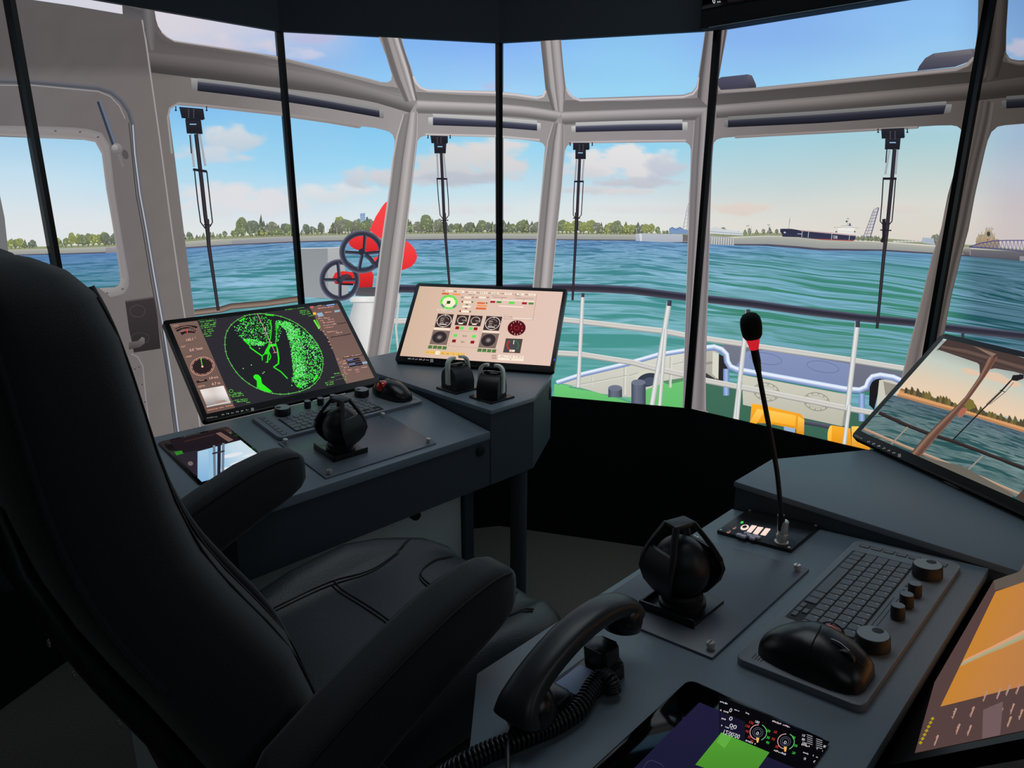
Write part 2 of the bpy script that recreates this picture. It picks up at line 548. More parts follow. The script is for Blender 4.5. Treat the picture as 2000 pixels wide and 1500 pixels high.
# upper fascia boards and lower kick boards, one per face
for i in range(6):
    root, a, b, u, nrm = panels[i]
    w = (b - a).length
    m4 = Matrix(((u.x, 0, nrm.x, a.x), (u.y, 0, nrm.y, a.y), (u.z, 1, nrm.z, 0), (0, 0, 0, 1)))
    bm = bmesh.new(); box(bm, (0.001, 0, -0.04), (w - 0.001, ZB, 0.012), 0.001, m4)
    tag(from_bm('trim_%d' % (i + 1), bm, M['black']), kind='structure')
    bm = bmesh.new(); box(bm, (0.001, ZT, -0.04), (w - 0.001, 2.9, 0.02), 0.001, m4)
    tag(from_bm('trim_%d' % (i + 7), bm, M['header']), kind='structure')

# ================================================================== THE PICTURE ON THE WALL DISPLAYS
def interp(tab, x):
    if x <= tab[0][0]: return tab[0][1]
    for (x0, v0), (x1, v1) in zip(tab, tab[1:]):
        if x <= x1:
            t = (x - x0) / (x1 - x0)
            if isinstance(v0, tuple): return tuple(a + (b - a) * t for a, b in zip(v0, v1))
            return v0 + (v1 - v0) * t
    return tab[-1][1]
WL = [(-60, 502), (0, 500), (110, 497), (205, 494), (360, 485), (450, 479), (580, 473), (760, 469), (960, 468), (1240, 470), (1435, 479), (1500, 480), (1607, 489), (1722, 490), (1822, 496), (1895, 501), (2000, 510), (2060, 516)]
SKY = [
 (60,  [(-60, (215, 212, 220)), (20, (205, 210, 222)), (150, (180, 200, 225)), (260, (165, 208, 236)), (340, (195, 222, 238)), (430, (222, 228, 232)), (520, (228, 230, 230))]),
 (330, [(-60, (222, 214, 224)), (60, (214, 210, 220)), (150, (170, 195, 225)), (215, (128, 190, 236)), (290, (160, 212, 240)), (360, (185, 220, 238)), (430, (222, 228, 230)), (520, (232, 232, 228))]),
 (620, [(-60, (200, 200, 225)), (60, (186, 196, 226)), (120, (150, 188, 234)), (240, (140, 200, 238)), (330, (160, 214, 242)), (400, (205, 224, 236)), (450, (226, 230, 232)), (520, (230, 230, 228))]),
 (740, [(-60, (120, 172, 238)), (90, (132, 184, 240)), (150, (146, 200, 244)), (250, (134, 200, 240)), (330, (158, 216, 242)), (400, (208, 228, 236)), (450, (228, 232, 232)), (520, (228, 228, 226))]),
 (960, [(-60, (120, 168, 242)), (90, (134, 180, 244)), (175, (160, 208, 244)), (270, (150, 212, 240)), (340, (180, 220, 238)), (400, (214, 228, 232)), (450, (228, 230, 228)), (520, (226, 226, 222))]),
 (1230, [(-60, (130, 184, 240)), (80, (140, 196, 240)), (180, (152, 212, 244)), (290, (146, 210, 240)), (350, (190, 218, 232)), (400, (218, 226, 228)), (450, (226, 228, 224)), (520, (224, 224, 218))]),
 (1450, [(-60, (128, 172, 236)), (80, (136, 180, 238)), (160, (150, 204, 242)), (280, (165, 208, 222)), (340, (186, 212, 218)), (400, (214, 218, 214)), (450, (224, 220, 212)), (520, (222, 218, 208))]),
 (1850, [(-60, (134, 184, 238)), (60, (144, 194, 240)), (140, (160, 208, 240)), (270, (168, 206, 214)), (340, (196, 212, 210)), (400, (216, 216, 208)), (450, (220, 214, 204)), (520, (215, 208, 198))]),
 (2000, [(-60, (110, 150, 205)), (60, (125, 165, 212)), (140, (150, 180, 210)), (270, (162, 186, 208)), (340, (185, 192, 206)), (400, (198, 190, 194)), (450, (204, 194, 194)), (520, (200, 190, 188))]),
]
CLOUD = [  # cx, cy, rx, ry, strength, top colour, base colour
 (450, 270, 68, 26, 1.0, (214, 218, 222), (190, 205, 220)), (400, 300, 70, 18, .8, (206, 216, 226), (196, 210, 224)), (455, 310, 50, 10, .7, (210, 216, 224), (200, 210, 222)),
 (420, 372, 90, 20, .7, (226, 224, 226), (214, 220, 228)), (480, 395, 150, 30, .8, (224, 222, 226), (220, 222, 226)), (650, 378, 120, 20, .6, (224, 226, 228), (212, 220, 226)),
 (720, 345, 70, 22, .9, (214, 214, 220), (190, 202, 214)), (800, 350, 100, 22, .8, (216, 212, 214), (192, 202, 212)),
 (900, 320, 90, 44, 1.1, (222, 216, 214), (196, 202, 208)), (960, 300, 70, 34, 1.0, (224, 218, 216), (206, 208, 212)), (905, 348, 110, 14, 1.0, (190, 196, 206), (186, 194, 206)), (990, 330, 40, 26, .8, (220, 216, 216), (204, 208, 214)),
 (1225, 320, 112, 32, 1.3, (230, 226, 226), (220, 218, 220)), (1130, 335, 50, 18, .9, (224, 220, 222), (206, 208, 216)), (1240, 356, 85, 11, 1.0, (200, 202, 210), (194, 198, 208)), (1170, 372, 80, 8, .9, (214, 214, 218), (200, 204, 212)), (1300, 330, 40, 30, .8, (200, 206, 216), (188, 194, 208)), (1220, 374, 50, 8, 1, (222, 218, 218), (210, 210, 214)),
 (960, 168, 30, 10, .5, (186, 190, 222), (180, 190, 226)), (600, 60, 70, 26, .8, (200, 196, 222), (180, 186, 222)), (590, 108, 40, 16, .7, (206, 206, 226), (190, 200, 230)),
 (430, 90, 130, 22, .6, (220, 212, 220), (196, 196, 220)), (1455, 408, 62, 12, 1.1, (224, 212, 202), (220, 208, 200)), (1745, 408, 60, 8, .5, (222, 212, 206), (218, 210, 204)), (1990, 92, 30, 20, 1.0, (190, 190, 210), (180, 184, 206)),
 (1240, 410, 140, 10, .5, (222, 220, 220), (218, 218, 220)), (880, 410, 160, 12, .5, (222, 222, 224), (218, 220, 224)),
]
def sky_col(x, y):
    for (xa, ta), (xb, tb) in zip(SKY, SKY[1:]):
        if x <= xb or (xb, tb) == SKY[-1]:
            t = max(0.0, min(1.0, (x - xa) / (xb - xa)))
            t = t * t * (3 - 2 * t)
            c = lerpc(interp(ta, y), interp(tb, y), t)
            break
    for cx, cy, rx, ry, s, ct, cb in CLOUD:
        dx = (x - cx) / rx; dy = (y - cy) / ry
        d = dx * dx + dy * dy
        if d < 2.6:
            nz = noise.fractal(Vector((x * .02, y * .045, cx * .1)), 1.0, 2.0, 5)
            v = (1.05 - d + nz * .9) * 1.5 * s
            if v > 0:
                v = min(1.0, v) * min(1.0, .95)
                c = lerpc(c, lerpc(ct, cb, max(0, min(1, (dy + 1) / 2))), v)
    n = noise.fractal(Vector((x * .004, y * .012, 3)), 1.0, 2.0, 3) * 2.5
    return (c[0] + n, c[1] + n, c[2] + n)
def grid_tris(x0, y0, x1, y1, sx, sy, fn):
    nx = max(1, round((x1 - x0) / sx)); ny = max(1, round((y1 - y0) / sy))
    P = [[fn(x0 + (x1 - x0) * i / nx, y0 + (y1 - y0) * j / ny) for i in range(nx + 1)] for j in range(ny + 1)]
    tr = []
    for j in range(ny):
        for i in range(nx):
            a, b, c, d = P[j][i], P[j][i + 1], P[j + 1][i + 1], P[j + 1][i]
            tr.append([a, b, c]); tr.append([a, c, d])
    return tr
skyv = lambda x, y: (x, y, *sky_col(x, y))
emit_tris('sky', grid_tris(-60, -90, 2080, 510, 5, 4.5, skyv))
# the picture runs on past the photographed part of the two end displays
for x0, x1 in ((-960, -60), (2080, 2920)): emit_tris('sky', grid_tris(x0, -320, x1, 540, 20, 15, skyv))
emit_tris('sky', grid_tris(-60, -320, 2080, -90, 20, 20, skyv))

# ---- far shore: trees, sheds, ships, bridge
_tid = [0]
def foliage(part, cx, base, w, h, kind, tone, only=None):
    tone = lerpc(tone, (160, 166, 156), .30)
    _tid[0] += 1; part = 'shoreline_tree#%d' % _tid[0]
    rnd = random.Random(int(cx * 13 + h * 7))
    g = lambda k: tuple(min(255, max(0, v * k)) for v in tone)
    poly(part, [(cx - .8, base), (cx + .8, base), (cx + .5, base - h * .5), (cx - .5, base - h * .5)], (96, 84, 70), only)
    if kind == 1:
        pts = []
        for i in range(7):
            t = i / 6; pts.append((cx - w * .5 * (1 - t) * (1 if i % 2 == 0 else .78), base - 2 - (h - 2) * t))
        for i in range(6, -1, -1):
            t = i / 6; pts.append((cx + w * .5 * (1 - t) * (1 if i % 2 else .8) + .01, base - 2 - (h - 2) * t - .02))
        poly(part, pts, g(.8), only, g(.66))
    else:
        n = 14
        pts = []
        for i in range(n):
            t = 2 * math.pi * i / n
            k = rnd.uniform(.82, 1.08)
            pts.append((cx + math.cos(t) * w * .5 * k, base - h * .56 + math.sin(t) * h * .45 * k))
        poly(part, pts, g(.96), only, g(.76))
    for k in range(int(5 + w * .7)):
        a = rnd.uniform(0, 6.28); r = rnd.random() ** .5 * .8
        yy = base - h * (.56 if kind == 0 else .4) + math.sin(a) * r * h * (.42 if kind == 0 else .34)
        ww = w * .5 * (1 if kind == 0 else max(.1, (base - yy) and 1 - (base - yy) / h))
        xx = cx + math.cos(a) * r * ww
        s = rnd.uniform(.9, 2.1)
        poly(part, ell(xx, yy, s, s * .8, 6, rnd.uniform(0, 90)), g(rnd.uniform(.7, 1.25)), only)
G1 = (118, 132, 88); G2 = (150, 160, 82); G3 = (104, 116, 96); G4 = (128, 132, 112)
def shore_base(x): return interp(WL, x) - interp([(0, 13), (200, 14), (420, 16), (580, 14), (960, 13), (1240, 12), (1430, 19), (1560, 26), (1720, 22), (1850, 20), (2000, 20)], x)
rt = random.Random(11)
def trees(x0, x1, hmin, hmax, tones, step=9, conif=.3, dy=0):
    x = x0
    while x < x1:
        h = rt.uniform(hmin, hmax); w = h * rt.uniform(.6, .95)
        foliage('shoreline_trees', x, shore_base(x) + dy, w, h, 1 if rt.random() < conif else 0, rt.choice(tones))
        x += step * rt.uniform(.6, 1.3)
# green shore strip
strip('shoreline_grass', [(x, shore_base(x) - 3) for x in range(-60, 2080, 40)], [(x, shore_base(x) + 3) for x in range(-60, 2080, 40)], [(150, 158, 120), (140, 146, 118)])
trees(14, 72, 12, 22, [G1, G2, G3], 8, .3)
trees(110, 135, 14, 20, [G1, G2], 11, .2); trees(140, 166, 22, 28, [G1, G2], 14, 0); trees(172, 204, 20, 28, [G2, G1], 13, 0); trees(206, 226, 22, 28, [G3, G4], 9, .2)
trees(358, 372, 16, 20, [G1, G3], 9, .2); trees(374, 448, 8, 14, [G1, G4], 9, .3); foliage('shoreline_trees', 470, shore_base(470), 24, 38, 0, G1)
trees(455, 478, 14, 20, [G1], 9, .2); trees(492, 566, 22, 38, [G1, G3, G4], 10, .5); foliage('shoreline_trees', 508, shore_base(508), 18, 44, 1, G3); trees(488, 566, 8, 14, [G2, G1], 9, .1)
trees(590, 640, 10, 18, [G3, G2, G1], 9, .3); foliage('shoreline_trees', 598, shore_base(598), 14, 22, 0, G3); foliage('shoreline_trees', 627, shore_base(627), 14, 24, 0, G3)
foliage('shoreline_trees', 663, shore_base(663), 22, 36, 0, G2); trees(650, 700, 18, 30, [G1, G4], 8, .3); trees(698, 728, 22, 30, [G1, G4], 8, 0)
# glass office tower behind the trees
poly('office_tower', [(703, 417), (713, 416), (714, 440), (704, 440)], (128, 160, 196), col2=(160, 180, 200)); poly('office_tower', [(715, 424), (718.5, 423.5), (719, 440), (715, 440)], (84, 96, 120))
for k in range(5): line('office_tower', [(703.3, 419 + k * 4), (713.4, 418.4 + k * 4)], .6, (176, 196, 216))
foliage('shoreline_trees', 712, shore_base(712) + 1, 24, 28, 0, G1)
trees(790, 872, 18, 32, [G1, G4, G1], 9, .25); foliage('shoreline_trees', 832, shore_base(832), 26, 38, 0, G1); trees(872, 968, 16, 30, [G1, G4, G3], 9, .45)
trees(980, 1056, 14, 28, [G1, G4, G3], 9, .5); trees(1086, 1140, 20, 28, [G2, G1, G2], 9, .2); trees(1140, 1262, 18, 28, [G2, G1, G4, G2], 9, .3); trees(1262, 1290, 16, 24, [G2, G1], 10, 0); trees(1288, 1312, 8, 12, [G1], 7, 0)
trees(1400, 1524, 8, 16, [G4, G1, G4], 12, .3); trees(1676, 1722, 8, 14, [G1, G4], 9, .1, 4); foliage('shoreline_trees', 1828, 477, 22, 20, 0, G4)
for x in (592, 612, 632, 640, 658, 676, 682, 796, 806, 846, 962, 980, 1036, 1188, 1244, 1461, 1468, 1502):
    line('lamp_post#%d' % x, [(x, shore_base(x) + 1), (x, shore_base(x) - (18 if x > 1400 else 13))], .8, (188, 190, 186))
for x in (1461, 1502): line('lamp_post#%d' % x, [(x - 3, shore_base(x) - 18), (x + 3, shore_base(x) - 18)], 1, (120, 120, 124))
# blue sheds, white halls
poly('blue_shed', [(1307, 456), (1307, 447), (1313, 443.5), (1320, 447), (1327, 443.5), (1335, 447), (1345, 449), (1345, 457)], (122, 150, 190)); poly('blue_shed', [(1308, 446), (1313, 443), (1320, 446.5), (1328, 443), (1334, 446.5), (1334, 448), (1327, 445), (1320, 449), (1313, 445), (1308, 448)], (96, 124, 172))
poly('white_hall', [(1387, 446), (1400, 443), (1412, 447), (1452, 453), (1452, 460), (1387, 456)], (206, 212, 216)); line('white_hall', [(1387, 452), (1452, 457)], 1, (140, 150, 168))
poly('blue_warehouse', [(1802, 464), (1824, 465), (1826, 478), (1801, 474)], (170, 180, 196))
for k in range(8): poly('low_hall#%d' % k, [(1745 + k * 7, 470), (1751 + k * 7, 470.4), (1751 + k * 7, 473), (1745 + k * 7, 472.6)], (206, 206, 204))
# bulk carrier
H_ = 'bulk_carrier'
poly(H_, [(1524.3, 447), (1530, 446.6), (1546, 446.8), (1566, 450), (1600, 453), (1640, 457), (1672.5, 460.5), (1671, 467), (1667, 470.5), (1600, 468), (1545, 466), (1530, 465), (1527.5, 456), (1524.5, 453)], (48, 50, 74), col2=(56, 58, 82))
poly(H_, [(1556, 448.4), (1640, 455.5), (1672, 459), (1672, 461), (1640, 458), (1566, 451)], (196, 170, 170)); poly(H_, [(1530, 463.6), (1600, 466.6), (1669, 469.2), (1667, 471), (1600, 469), (1530, 465.2)], (176, 82, 72))
poly(H_, [(1638, 455.5), (1638, 446.5), (1629, 443.8), (1643, 444), (1643, 441.5), (1664, 441.6), (1664, 444), (1677, 444.8), (1669, 447), (1668, 458)], (244, 242, 238), col2=(226, 222, 216)); line(H_, [(1629, 444), (1643, 444.4), (1664, 444.4), (1677, 445.4)], .8, (150, 140, 134)); line(H_, [(1643, 441.6), (1664, 441.6)], .8, (110, 104, 104)); line(H_, [(1640, 451), (1667, 452.5)], .5, (190, 184, 180))
line(H_, [(1543.5, 426), (1541, 447)], .7, (120, 104, 96)); line(H_, [(1540.5, 432), (1544.5, 432)], .5, (120, 104, 96)); line(H_, [(1657, 424), (1656, 442)], .8, (150, 150, 150)); line(H_, [(1654, 427), (1660, 427)], .6, (120, 120, 120))
poly(H_, ell(1654, 432.5, 1.7, 1.9, 10), (52, 56, 60)); poly(H_, [(1658, 441), (1659, 436), (1662, 436), (1663, 441)], (100, 108, 120)); poly(H_, ell(1533.5, 454, 2.2, 1.6, 8), (200, 210, 228))
for x in (1634, 1670): poly(H_, ell(x, 452.5, 1.8, 1.4, 8), (74, 62, 62))
for x in (1567, 1579.5, 1625, 1659.5): line(H_, [(x + .6, interp([(1560, 451), (1672, 459)], x)), (x - .6, shore_base(x) + 3)], .9, (206, 210, 212))
for t in text_tris('CDBE')[0]:
    wtx = text_tris('CDBE')[1]
    emit_tris(H_, [[(1627.5 + p[0] / wtx * 8.8, 465.4 - p[1] / .7 * 5.6 + p[0] / wtx * .6, 238, 240, 244) for p in t]], only=[P4C])
line(H_, [(1558, 456.5), (1568, 457.2)], .9, (200, 202, 210))
# bascule bridge leaf, raised
B_ = 'raised_bridge'
line(B_, [(1686.5, 464), (1707, 410), (1716, 405)], 1.2, (112, 112, 138)); line(B_, [(1700, 465), (1717, 405.5)], 2.2, (104, 104, 134)); line(B_, [(1692, 464), (1710, 411)], .8, (136, 136, 158))
for k in range(9):
    t = k / 9; xa, ya = 1687 + 20 * t, 463 - 53 * t; xb, yb = 1700 + 16 * t, 463 - 54 * t
    line(B_, [(xa, ya), (xb, yb - 2)], .9, (122, 122, 148)); line(B_, [(xa, ya), (xb + 1.6, yb - 8)], .7, (140, 140, 162))
line('mast_crane', [(1334, 448), (1343, 404), (1346, 396)], 1.2, (150, 156, 166)); line('mast_crane', [(1342, 448), (1345, 404)], 1.2, (150, 156, 166))
for k in range(6): line('mast_crane', [(1335 + k * 1.4, 443 - k * 7), (1343, 440 - k * 7)], .8, (160, 166, 176))
# right-hand ship and arched lattice bridge
S_ = 'cream_ship'
poly(S_, [(1905, 484), (1907, 465), (1913, 458), (1922, 458), (1926, 449), (1936, 449), (1940, 458), (1944, 466), (1952, 468), (1952, 486)], (178, 164, 134), col2=(150, 136, 112))
for x0, y0, x1, y1 in ((1912, 456, 1908, 474), (1918, 452, 1916, 470), (1943, 455, 1942, 470), (1932, 444, 1932, 452), (1924, 447, 1941, 447), (1926, 450, 1928, 443), (1938, 450, 1937, 443)): line(S_, [(x0, y0), (x1, y1)], .9, (150, 130, 110))
poly(S_, ell(1931, 457, 3.5, 5, 10), (70, 66, 66)); poly(S_, ell(1928.5, 468, 2.4, 2.4, 8), (196, 84, 66))
for k in range(5): line(S_, [(1908 + k * 9, 470), (1911 + k * 9, 462)], .7, (206, 190, 160))
L_ = 'lattice_bridge'
top = [(1893, 482), (1915, 475), (1940, 470.5), (1965, 469.5), (2010, 469.5)]; bot = [(1893, 482.5), (1925, 484), (1960, 487), (2010, 492)]
line(L_, top, 1.8, (74, 70, 124)); line(L_, bot, 2.2, (80, 76, 130))
for k in range(15):
    x = 1898 + k * 7.5
    line(L_, [(x, interp(top, x)), (x + 5, interp(bot, x + 5))], 1, (88, 84, 138)); line(L_, [(x + 5, interp(bot, x + 5)), (x + 7.5, interp(top, x + 7.5))], .9, (88, 84, 138))
# ---- quay wall along the shore
Q_ = 'quay_wall'
xs = [-960, -500, -60, 0, 60, 110, 205, 206, 300, 360, 450, 451, 520, 580, 700, 860, 960, 1100, 1242, 1330, 1435, 1500, 1560, 1592, 1607, 1660, 1722, 1737, 1780, 1822, 1895, 1950, 2000, 2080, 2500, 2920]
qh = [(-60, 12), (205, 12), (450, 13), (580, 12), (1242, 12), (1435, 15), (1560, 22), (1722, 17), (1822, 15), (2000, 17)]
strip(Q_, [(x, interp(WL, x) - interp(qh, x)) for x in xs], [(x, interp(WL, x) + 1) for x in xs], [(178, 180, 168), (164, 166, 160), (152, 154, 152), (88, 84, 98), (66, 62, 80)], pos=[0, .3, .74, .8, 1])
poly(Q_, [(205, 483), (245, 481), (245, 496), (205, 496)], (158, 156, 160), col2=(132, 126, 134)); poly(Q_, [(451, 470), (580, 461), (580, 470), (451, 476)], (166, 168, 172), col2=(140, 140, 148))
poly(Q_, [(1242, 457), (1250, 455.5), (1333, 457.5), (1333, 472.5), (1252, 473), (1242, 470)], (184, 190, 198), col2=(168, 176, 188)); poly(Q_, [(1249, 456), (1254, 456), (1254, 473), (1251, 473)], (214, 218, 222))
poly(Q_, [(1334, 458), (1344, 459), (1344, 471), (1334, 471)], (110, 106, 108))
poly(Q_, [(1387, 460), (1436, 464), (1435, 479.5), (1387, 479)], (168, 172, 172), col2=(140, 142, 146))
for k in range(10): line(Q_, [(1392 + k * 4.6, 462 + k * .3), (1391 + k * 4.6, 479)], 1.4, (214, 214, 208))
poly(Q_, [(1884, 484), (1896, 485), (1894, 500), (1888, 501), (1880, 494)], (150, 150, 146), col2=(70, 66, 74)); poly(Q_, [(1896, 487), (2080, 495), (2080, 516), (1896, 500)], (112, 110, 116), col2=(78, 76, 88))
poly(Q_, [(1992, 500), (2080, 504), (2080, 522), (1992, 512)], (140, 140, 146))

# ---- the sea, laid out on a receding plane
def sea_v(x, y):
    yh = interp(WL, x); d = max(0.0, y - yh); q = d + 5.0
    Z = 42.0 / q
    tfar = math.exp(-d / 42.0); tn = min(1, d / 330)
    right = max(0, min(1, (x - 1850) / 60)); left = max(0, min(1, (520 - x) / 300))
    dark = lerpc((66, 142, 138), (72, 112, 158), tfar); dark = lerpc(dark, (88, 162, 154), max(0, tn - .3)); light = lerpc((158, 204, 230), (140, 180, 220), tfar); light = lerpc(light, (104, 176, 172), max(0, min(1, (tn - .3) * 1.5)))
    dark = lerpc(dark, (62, 132, 108), max(0, min(1, (x - 1350) / 100)) * .9 * (1 - tfar)); light = lerpc(light, (136, 186, 218), max(0, min(1, (x - 1350) / 200)))
    dark = lerpc(dark, (34, 82, 90), right); light = lerpc(light, (112, 150, 176), right)
    dark = lerpc(dark, lerpc((54, 122, 130), (66, 104, 150), tfar), left); light = lerpc(light, lerpc((140, 180, 206), (112, 154, 206), tfar), left)
    de = max(0.0, d - (.075 * max(0, x - 1250) - .02 * max(0, 700 - x)) * min(1, d / 80))
    return (x, y, *dark, *light, (x - 1000) / (12 + .8 * d), math.log(1 + .056 * de) / .084)
ys = [0, 2, 4, 6.5, 9, 12, 15, 19, 23, 28, 34, 40, 48, 56, 66, 78, 92, 108, 128, 150, 175, 205, 240, 280, 330, 400, 480, 700]
tr = []
xg = list(range(-960, 2930, 12))
cols_ = [[sea_v(x, interp(WL, x) + d) for d in ys] for x in xg]
for a, b in zip(cols_, cols_[1:]):
    for j in range(len(ys) - 1):
        tr.append([a[j], b[j], b[j + 1]]); tr.append([a[j], b[j + 1], a[j + 1]])
emit_tris('sea', tr, 'sea', 8)

# ---- foredeck seen through the windows
D_ = 'foredeck'
poly(D_, [(1083, 750), (1091, 748), (1123, 754), (1195, 772), (1270, 800), (1083, 800)], (112, 204, 120), [P3C], (96, 186, 108)); strip(D_, [(1112, 750), (1160, 757), (1210, 770), (1275, 798)], [(1112, 756), (1160, 764), (1210, 778), (1262, 798)], [(120, 190, 160), (84, 148, 120)], [P3C])
BW = 'bulwark'
poly(BW, [(1091, 747), (1140, 731), (1221, 713), (1287, 695), (1340, 686), (1340, 760), (1300, 757), (1230, 775), (1175, 768), (1120, 752)], (216, 216, 204), [P3C], (196, 196, 184))
poly(D_, [(1225, 778), (1262, 760), (1300, 746), (1340, 738), (1340, 812), (1280, 800)], (110, 196, 118), [P3C], (96, 190, 106)); poly(D_, [(1290, 744), (1340, 736), (1340, 742), (1306, 750)], (92, 140, 104), [P3C])
for x0, y0, x1, y1, w in ((1158, 734, 1156, 752, 3), (1221, 714, 1220, 770, 5), (1311, 696, 1309, 756, 5)): line(BW, [(x0, y0), (x1, y1)], w, (0, 0, 0), [P3C], [(176, 176, 166), (232, 232, 222)])
for pl in ([(1120, 753), (1170, 744), (1225, 733)], [(1228, 734), (1270, 722), (1300, 716)], [(1313, 712), (1340, 706)]): line(BW, pl, 3, (0, 0, 0), [P3C], [(236, 236, 224), (150, 150, 142)])
poly(BW, ell(1266, 736, 26, 15, 20, -8), (214, 212, 196), [P3C]); poly(BW, ell(1266, 741, 22, 13, 20, -14), (54, 60, 74), [P3C]); poly(BW, ell(1268, 744, 13, 8, 16, -14), (74, 84, 104), [P3C])
for cx, cy, r, h in ((1202, 757, 13.5, 18), (1247.5, 746, 14, 44)):
    strip('bollard#%d' % cx, [(cx - r, cy), (cx - r, cy + h)], [(cx + r, cy), (cx + r, cy + h)], [(66, 72, 88), (104, 112, 130), (92, 100, 118), (58, 62, 76)], [P3C]); poly('bollard#%d' % cx, ell(cx, cy, r, 6, 20), (110, 118, 136), [P3C])
RL = [(198, 218, 246), (240, 246, 255), (150, 172, 214), (104, 124, 176)]
line('bulwark_cap_rail', [(1088, 747), (1140, 730), (1221, 711), (1287, 692), (1350, 682)], 9.5, (0, 0, 0), [P3C], RL[::-1])
# right panel of foredeck
poly(D_, [(1375, 740), (1410, 745), (1450, 760), (1660, 800), (1780, 800), (1780, 900), (1375, 830)], (66, 112, 92), [P4C], (58, 96, 80))
poly(BW, [(1375, 684), (1396, 682), (1406, 690), (1404, 742), (1375, 734)], (186, 184, 172), [P4C], (170, 168, 156)); poly(BW, [(1404, 690), (1422, 700), (1424, 750), (1400, 744)], (44, 42, 44), [P4C]); poly(BW, [(1375, 708), (1402, 704), (1402, 708), (1375, 713)], (150, 146, 136), [P4C])
poly(BW, [(1380, 728), (1402, 742), (1375, 740)], (60, 62, 60), [P4C]); poly(BW, [(1393, 686), (1405, 691), (1404, 741), (1392, 730)], (216, 216, 202), [P4C])
HT = 'hatch_box'
poly(HT, [(1400, 676), (1420, 672), (1500, 682), (1665, 708), (1770, 727), (1770, 760), (1700, 765), (1651, 762), (1434, 722), (1424, 700)], (118, 122, 138), [P4C], (104, 108, 124))
poly(HT, [(1460, 686), (1500, 683), (1660, 710), (1656, 760), (1434, 720)], (134, 148, 188), [P4C], (124, 138, 178))
for cx, cy in ((1497, 700), (1608, 716)): ring(HT, cx, cy, 32, 11, 1, [(96, 108, 150), (96, 108, 150)], [P4C], rot=10)
poly(HT, [(1450, 724), (1452, 732), (1655, 770), (1645, 832), (1452, 790)], (210, 208, 192), [P4C], (186, 184, 168)); poly(HT, [(1655, 770), (1645, 832), (1652, 830), (1662, 780)], (150, 150, 140), [P4C])
for cx, cy in ((1498, 765), (1596, 784)):
    ring(HT, cx, cy, 26, 18, 1.4, [(140, 138, 126), (140, 138, 126)], [P4C], rot=12); ring(HT, cx, cy, 19, 12, .8, [(166, 164, 150), (166, 164, 150)], [P4C], rot=12)
    for k in range(12):
        p = ell(cx, cy, 22.5, 15, 12, 12)[k]; poly(HT, ell(p[0], p[1], 1.8, 1.5, 7), (150, 148, 136), [P4C])
BW = 'bulwark#2'
poly(BW, [(1700, 748), (1716, 738), (1722, 740), (1708, 800), (1698, 790)], (30, 28, 30), [P4C]); poly(BW, [(1718, 742), (1735, 740), (1760, 748), (1780, 760), (1770, 790), (1712, 800)], (204, 202, 188), [P4C]); poly(BW, [(1726, 744), (1770, 756), (1730, 772)], (150, 146, 134), [P4C])
CR_ = [(1376, 680), (1396, 678), (1410, 683), (1419, 692), (1421, 706), (1427, 716), (1440, 722), (1540, 740), (1651, 760), (1680, 762), (1693, 756), (1698, 744), (1705, 736), (1720, 733), (1745, 737), (1775, 750)]
line('bulwark_cap_rail', CR_, 12, (0, 0, 0), [P4C], RL[::-1])
for x, y0, y1 in ((1419.5, 720, 772), (1684, 768, 822)): strip('bulwark_cap_rail', [(x - 6, y0), (x - 6, y1)], [(x + 6, y0), (x + 6, y1)], [(104, 130, 184), (164, 190, 232), (96, 118, 168)], [P4C])
line('anchor_pipe', [(1560, 822), (1600, 829), (1665, 842)], 8, (0, 0, 0), [P4C], [(50, 50, 62), (96, 98, 116)])
YW = 'yellow_winch'
Yc = (252, 176, 44); Yd = (222, 140, 26); Yl = (255, 206, 96)
poly(YW, [(1469, 789), (1474, 788), (1500, 793), (1565, 808), (1572, 818), (1571, 850), (1556, 848), (1556, 838), (1500, 826), (1488, 826), (1466, 824)], Yc, [P4C], Yd)
poly(YW, [(1500, 800), (1556, 811), (1554, 832), (1502, 822)], Yl, [P4C], Yc); poly(YW, [(1480, 798), (1496, 801), (1478, 828), (1464, 826)], Yl, [P4C], Yc); poly(YW, [(1497, 794), (1509, 805), (1508, 834), (1496, 826)], Yl, [P4C], Yc); poly(YW, [(1560, 812), (1572, 820), (1571, 850), (1558, 842)], Yl, [P4C], Yd)
poly(YW, [(1532, 832), (1554, 836), (1554, 846), (1532, 842)], (150, 176, 206), [P4C])
YW = 'yellow_winch#2'
poly(YW, ell(1625, 852, 8, 22, 18), Yl, [P4C], Yc); poly(YW, [(1626, 830), (1662, 836), (1664, 880), (1624, 872)], Yc, [P4C], Yd); poly(YW, [(1664, 832), (1676, 832), (1700, 840), (1700, 884), (1664, 878)], Yl, [P4C], Yd)

# ---- ship's rail outside the windows
RT = 'ship_hand_rail'
RTC = [(92, 96, 118), (44, 44, 58), (52, 50, 62), (84, 82, 96)]
line(RT, [(770, 563), (830, 563.5), (980, 563), (1107, 561.5), (1170, 563), (1235, 566.5), (1339, 579.5), (1385, 584), (1470, 593), (1560, 605.5), (1680, 620), (1790, 630), (1850, 640), (2000, 656), (2060, 662), (2500, 712)], 15.5, (0, 0, 0), [P2C, P3C, P4C, P5C], RTC[::-1])
for nm, pts in (('ship_mid_rail', [(770, 627), (800, 626), (980, 622), (1100, 624), (1135, 627.5), (1295, 646), (1337, 654), (1385, 662), (1500, 679), (1665, 703), (1767, 719.5)]),
                ('ship_lower_rail', [(1070, 687), (1090, 689), (1135, 691.5), (1235, 707), (1285, 720), (1334, 730.5), (1380, 743), (1480, 762), (1655, 797), (1707, 806), (1760, 818)])):
    line(nm, pts, 11, (0, 0, 0), [P2C, P3C, P4C], [(140, 138, 136), (214, 212, 206), (200, 196, 190), (226, 226, 222)])
ST = 'rail_stanchion'
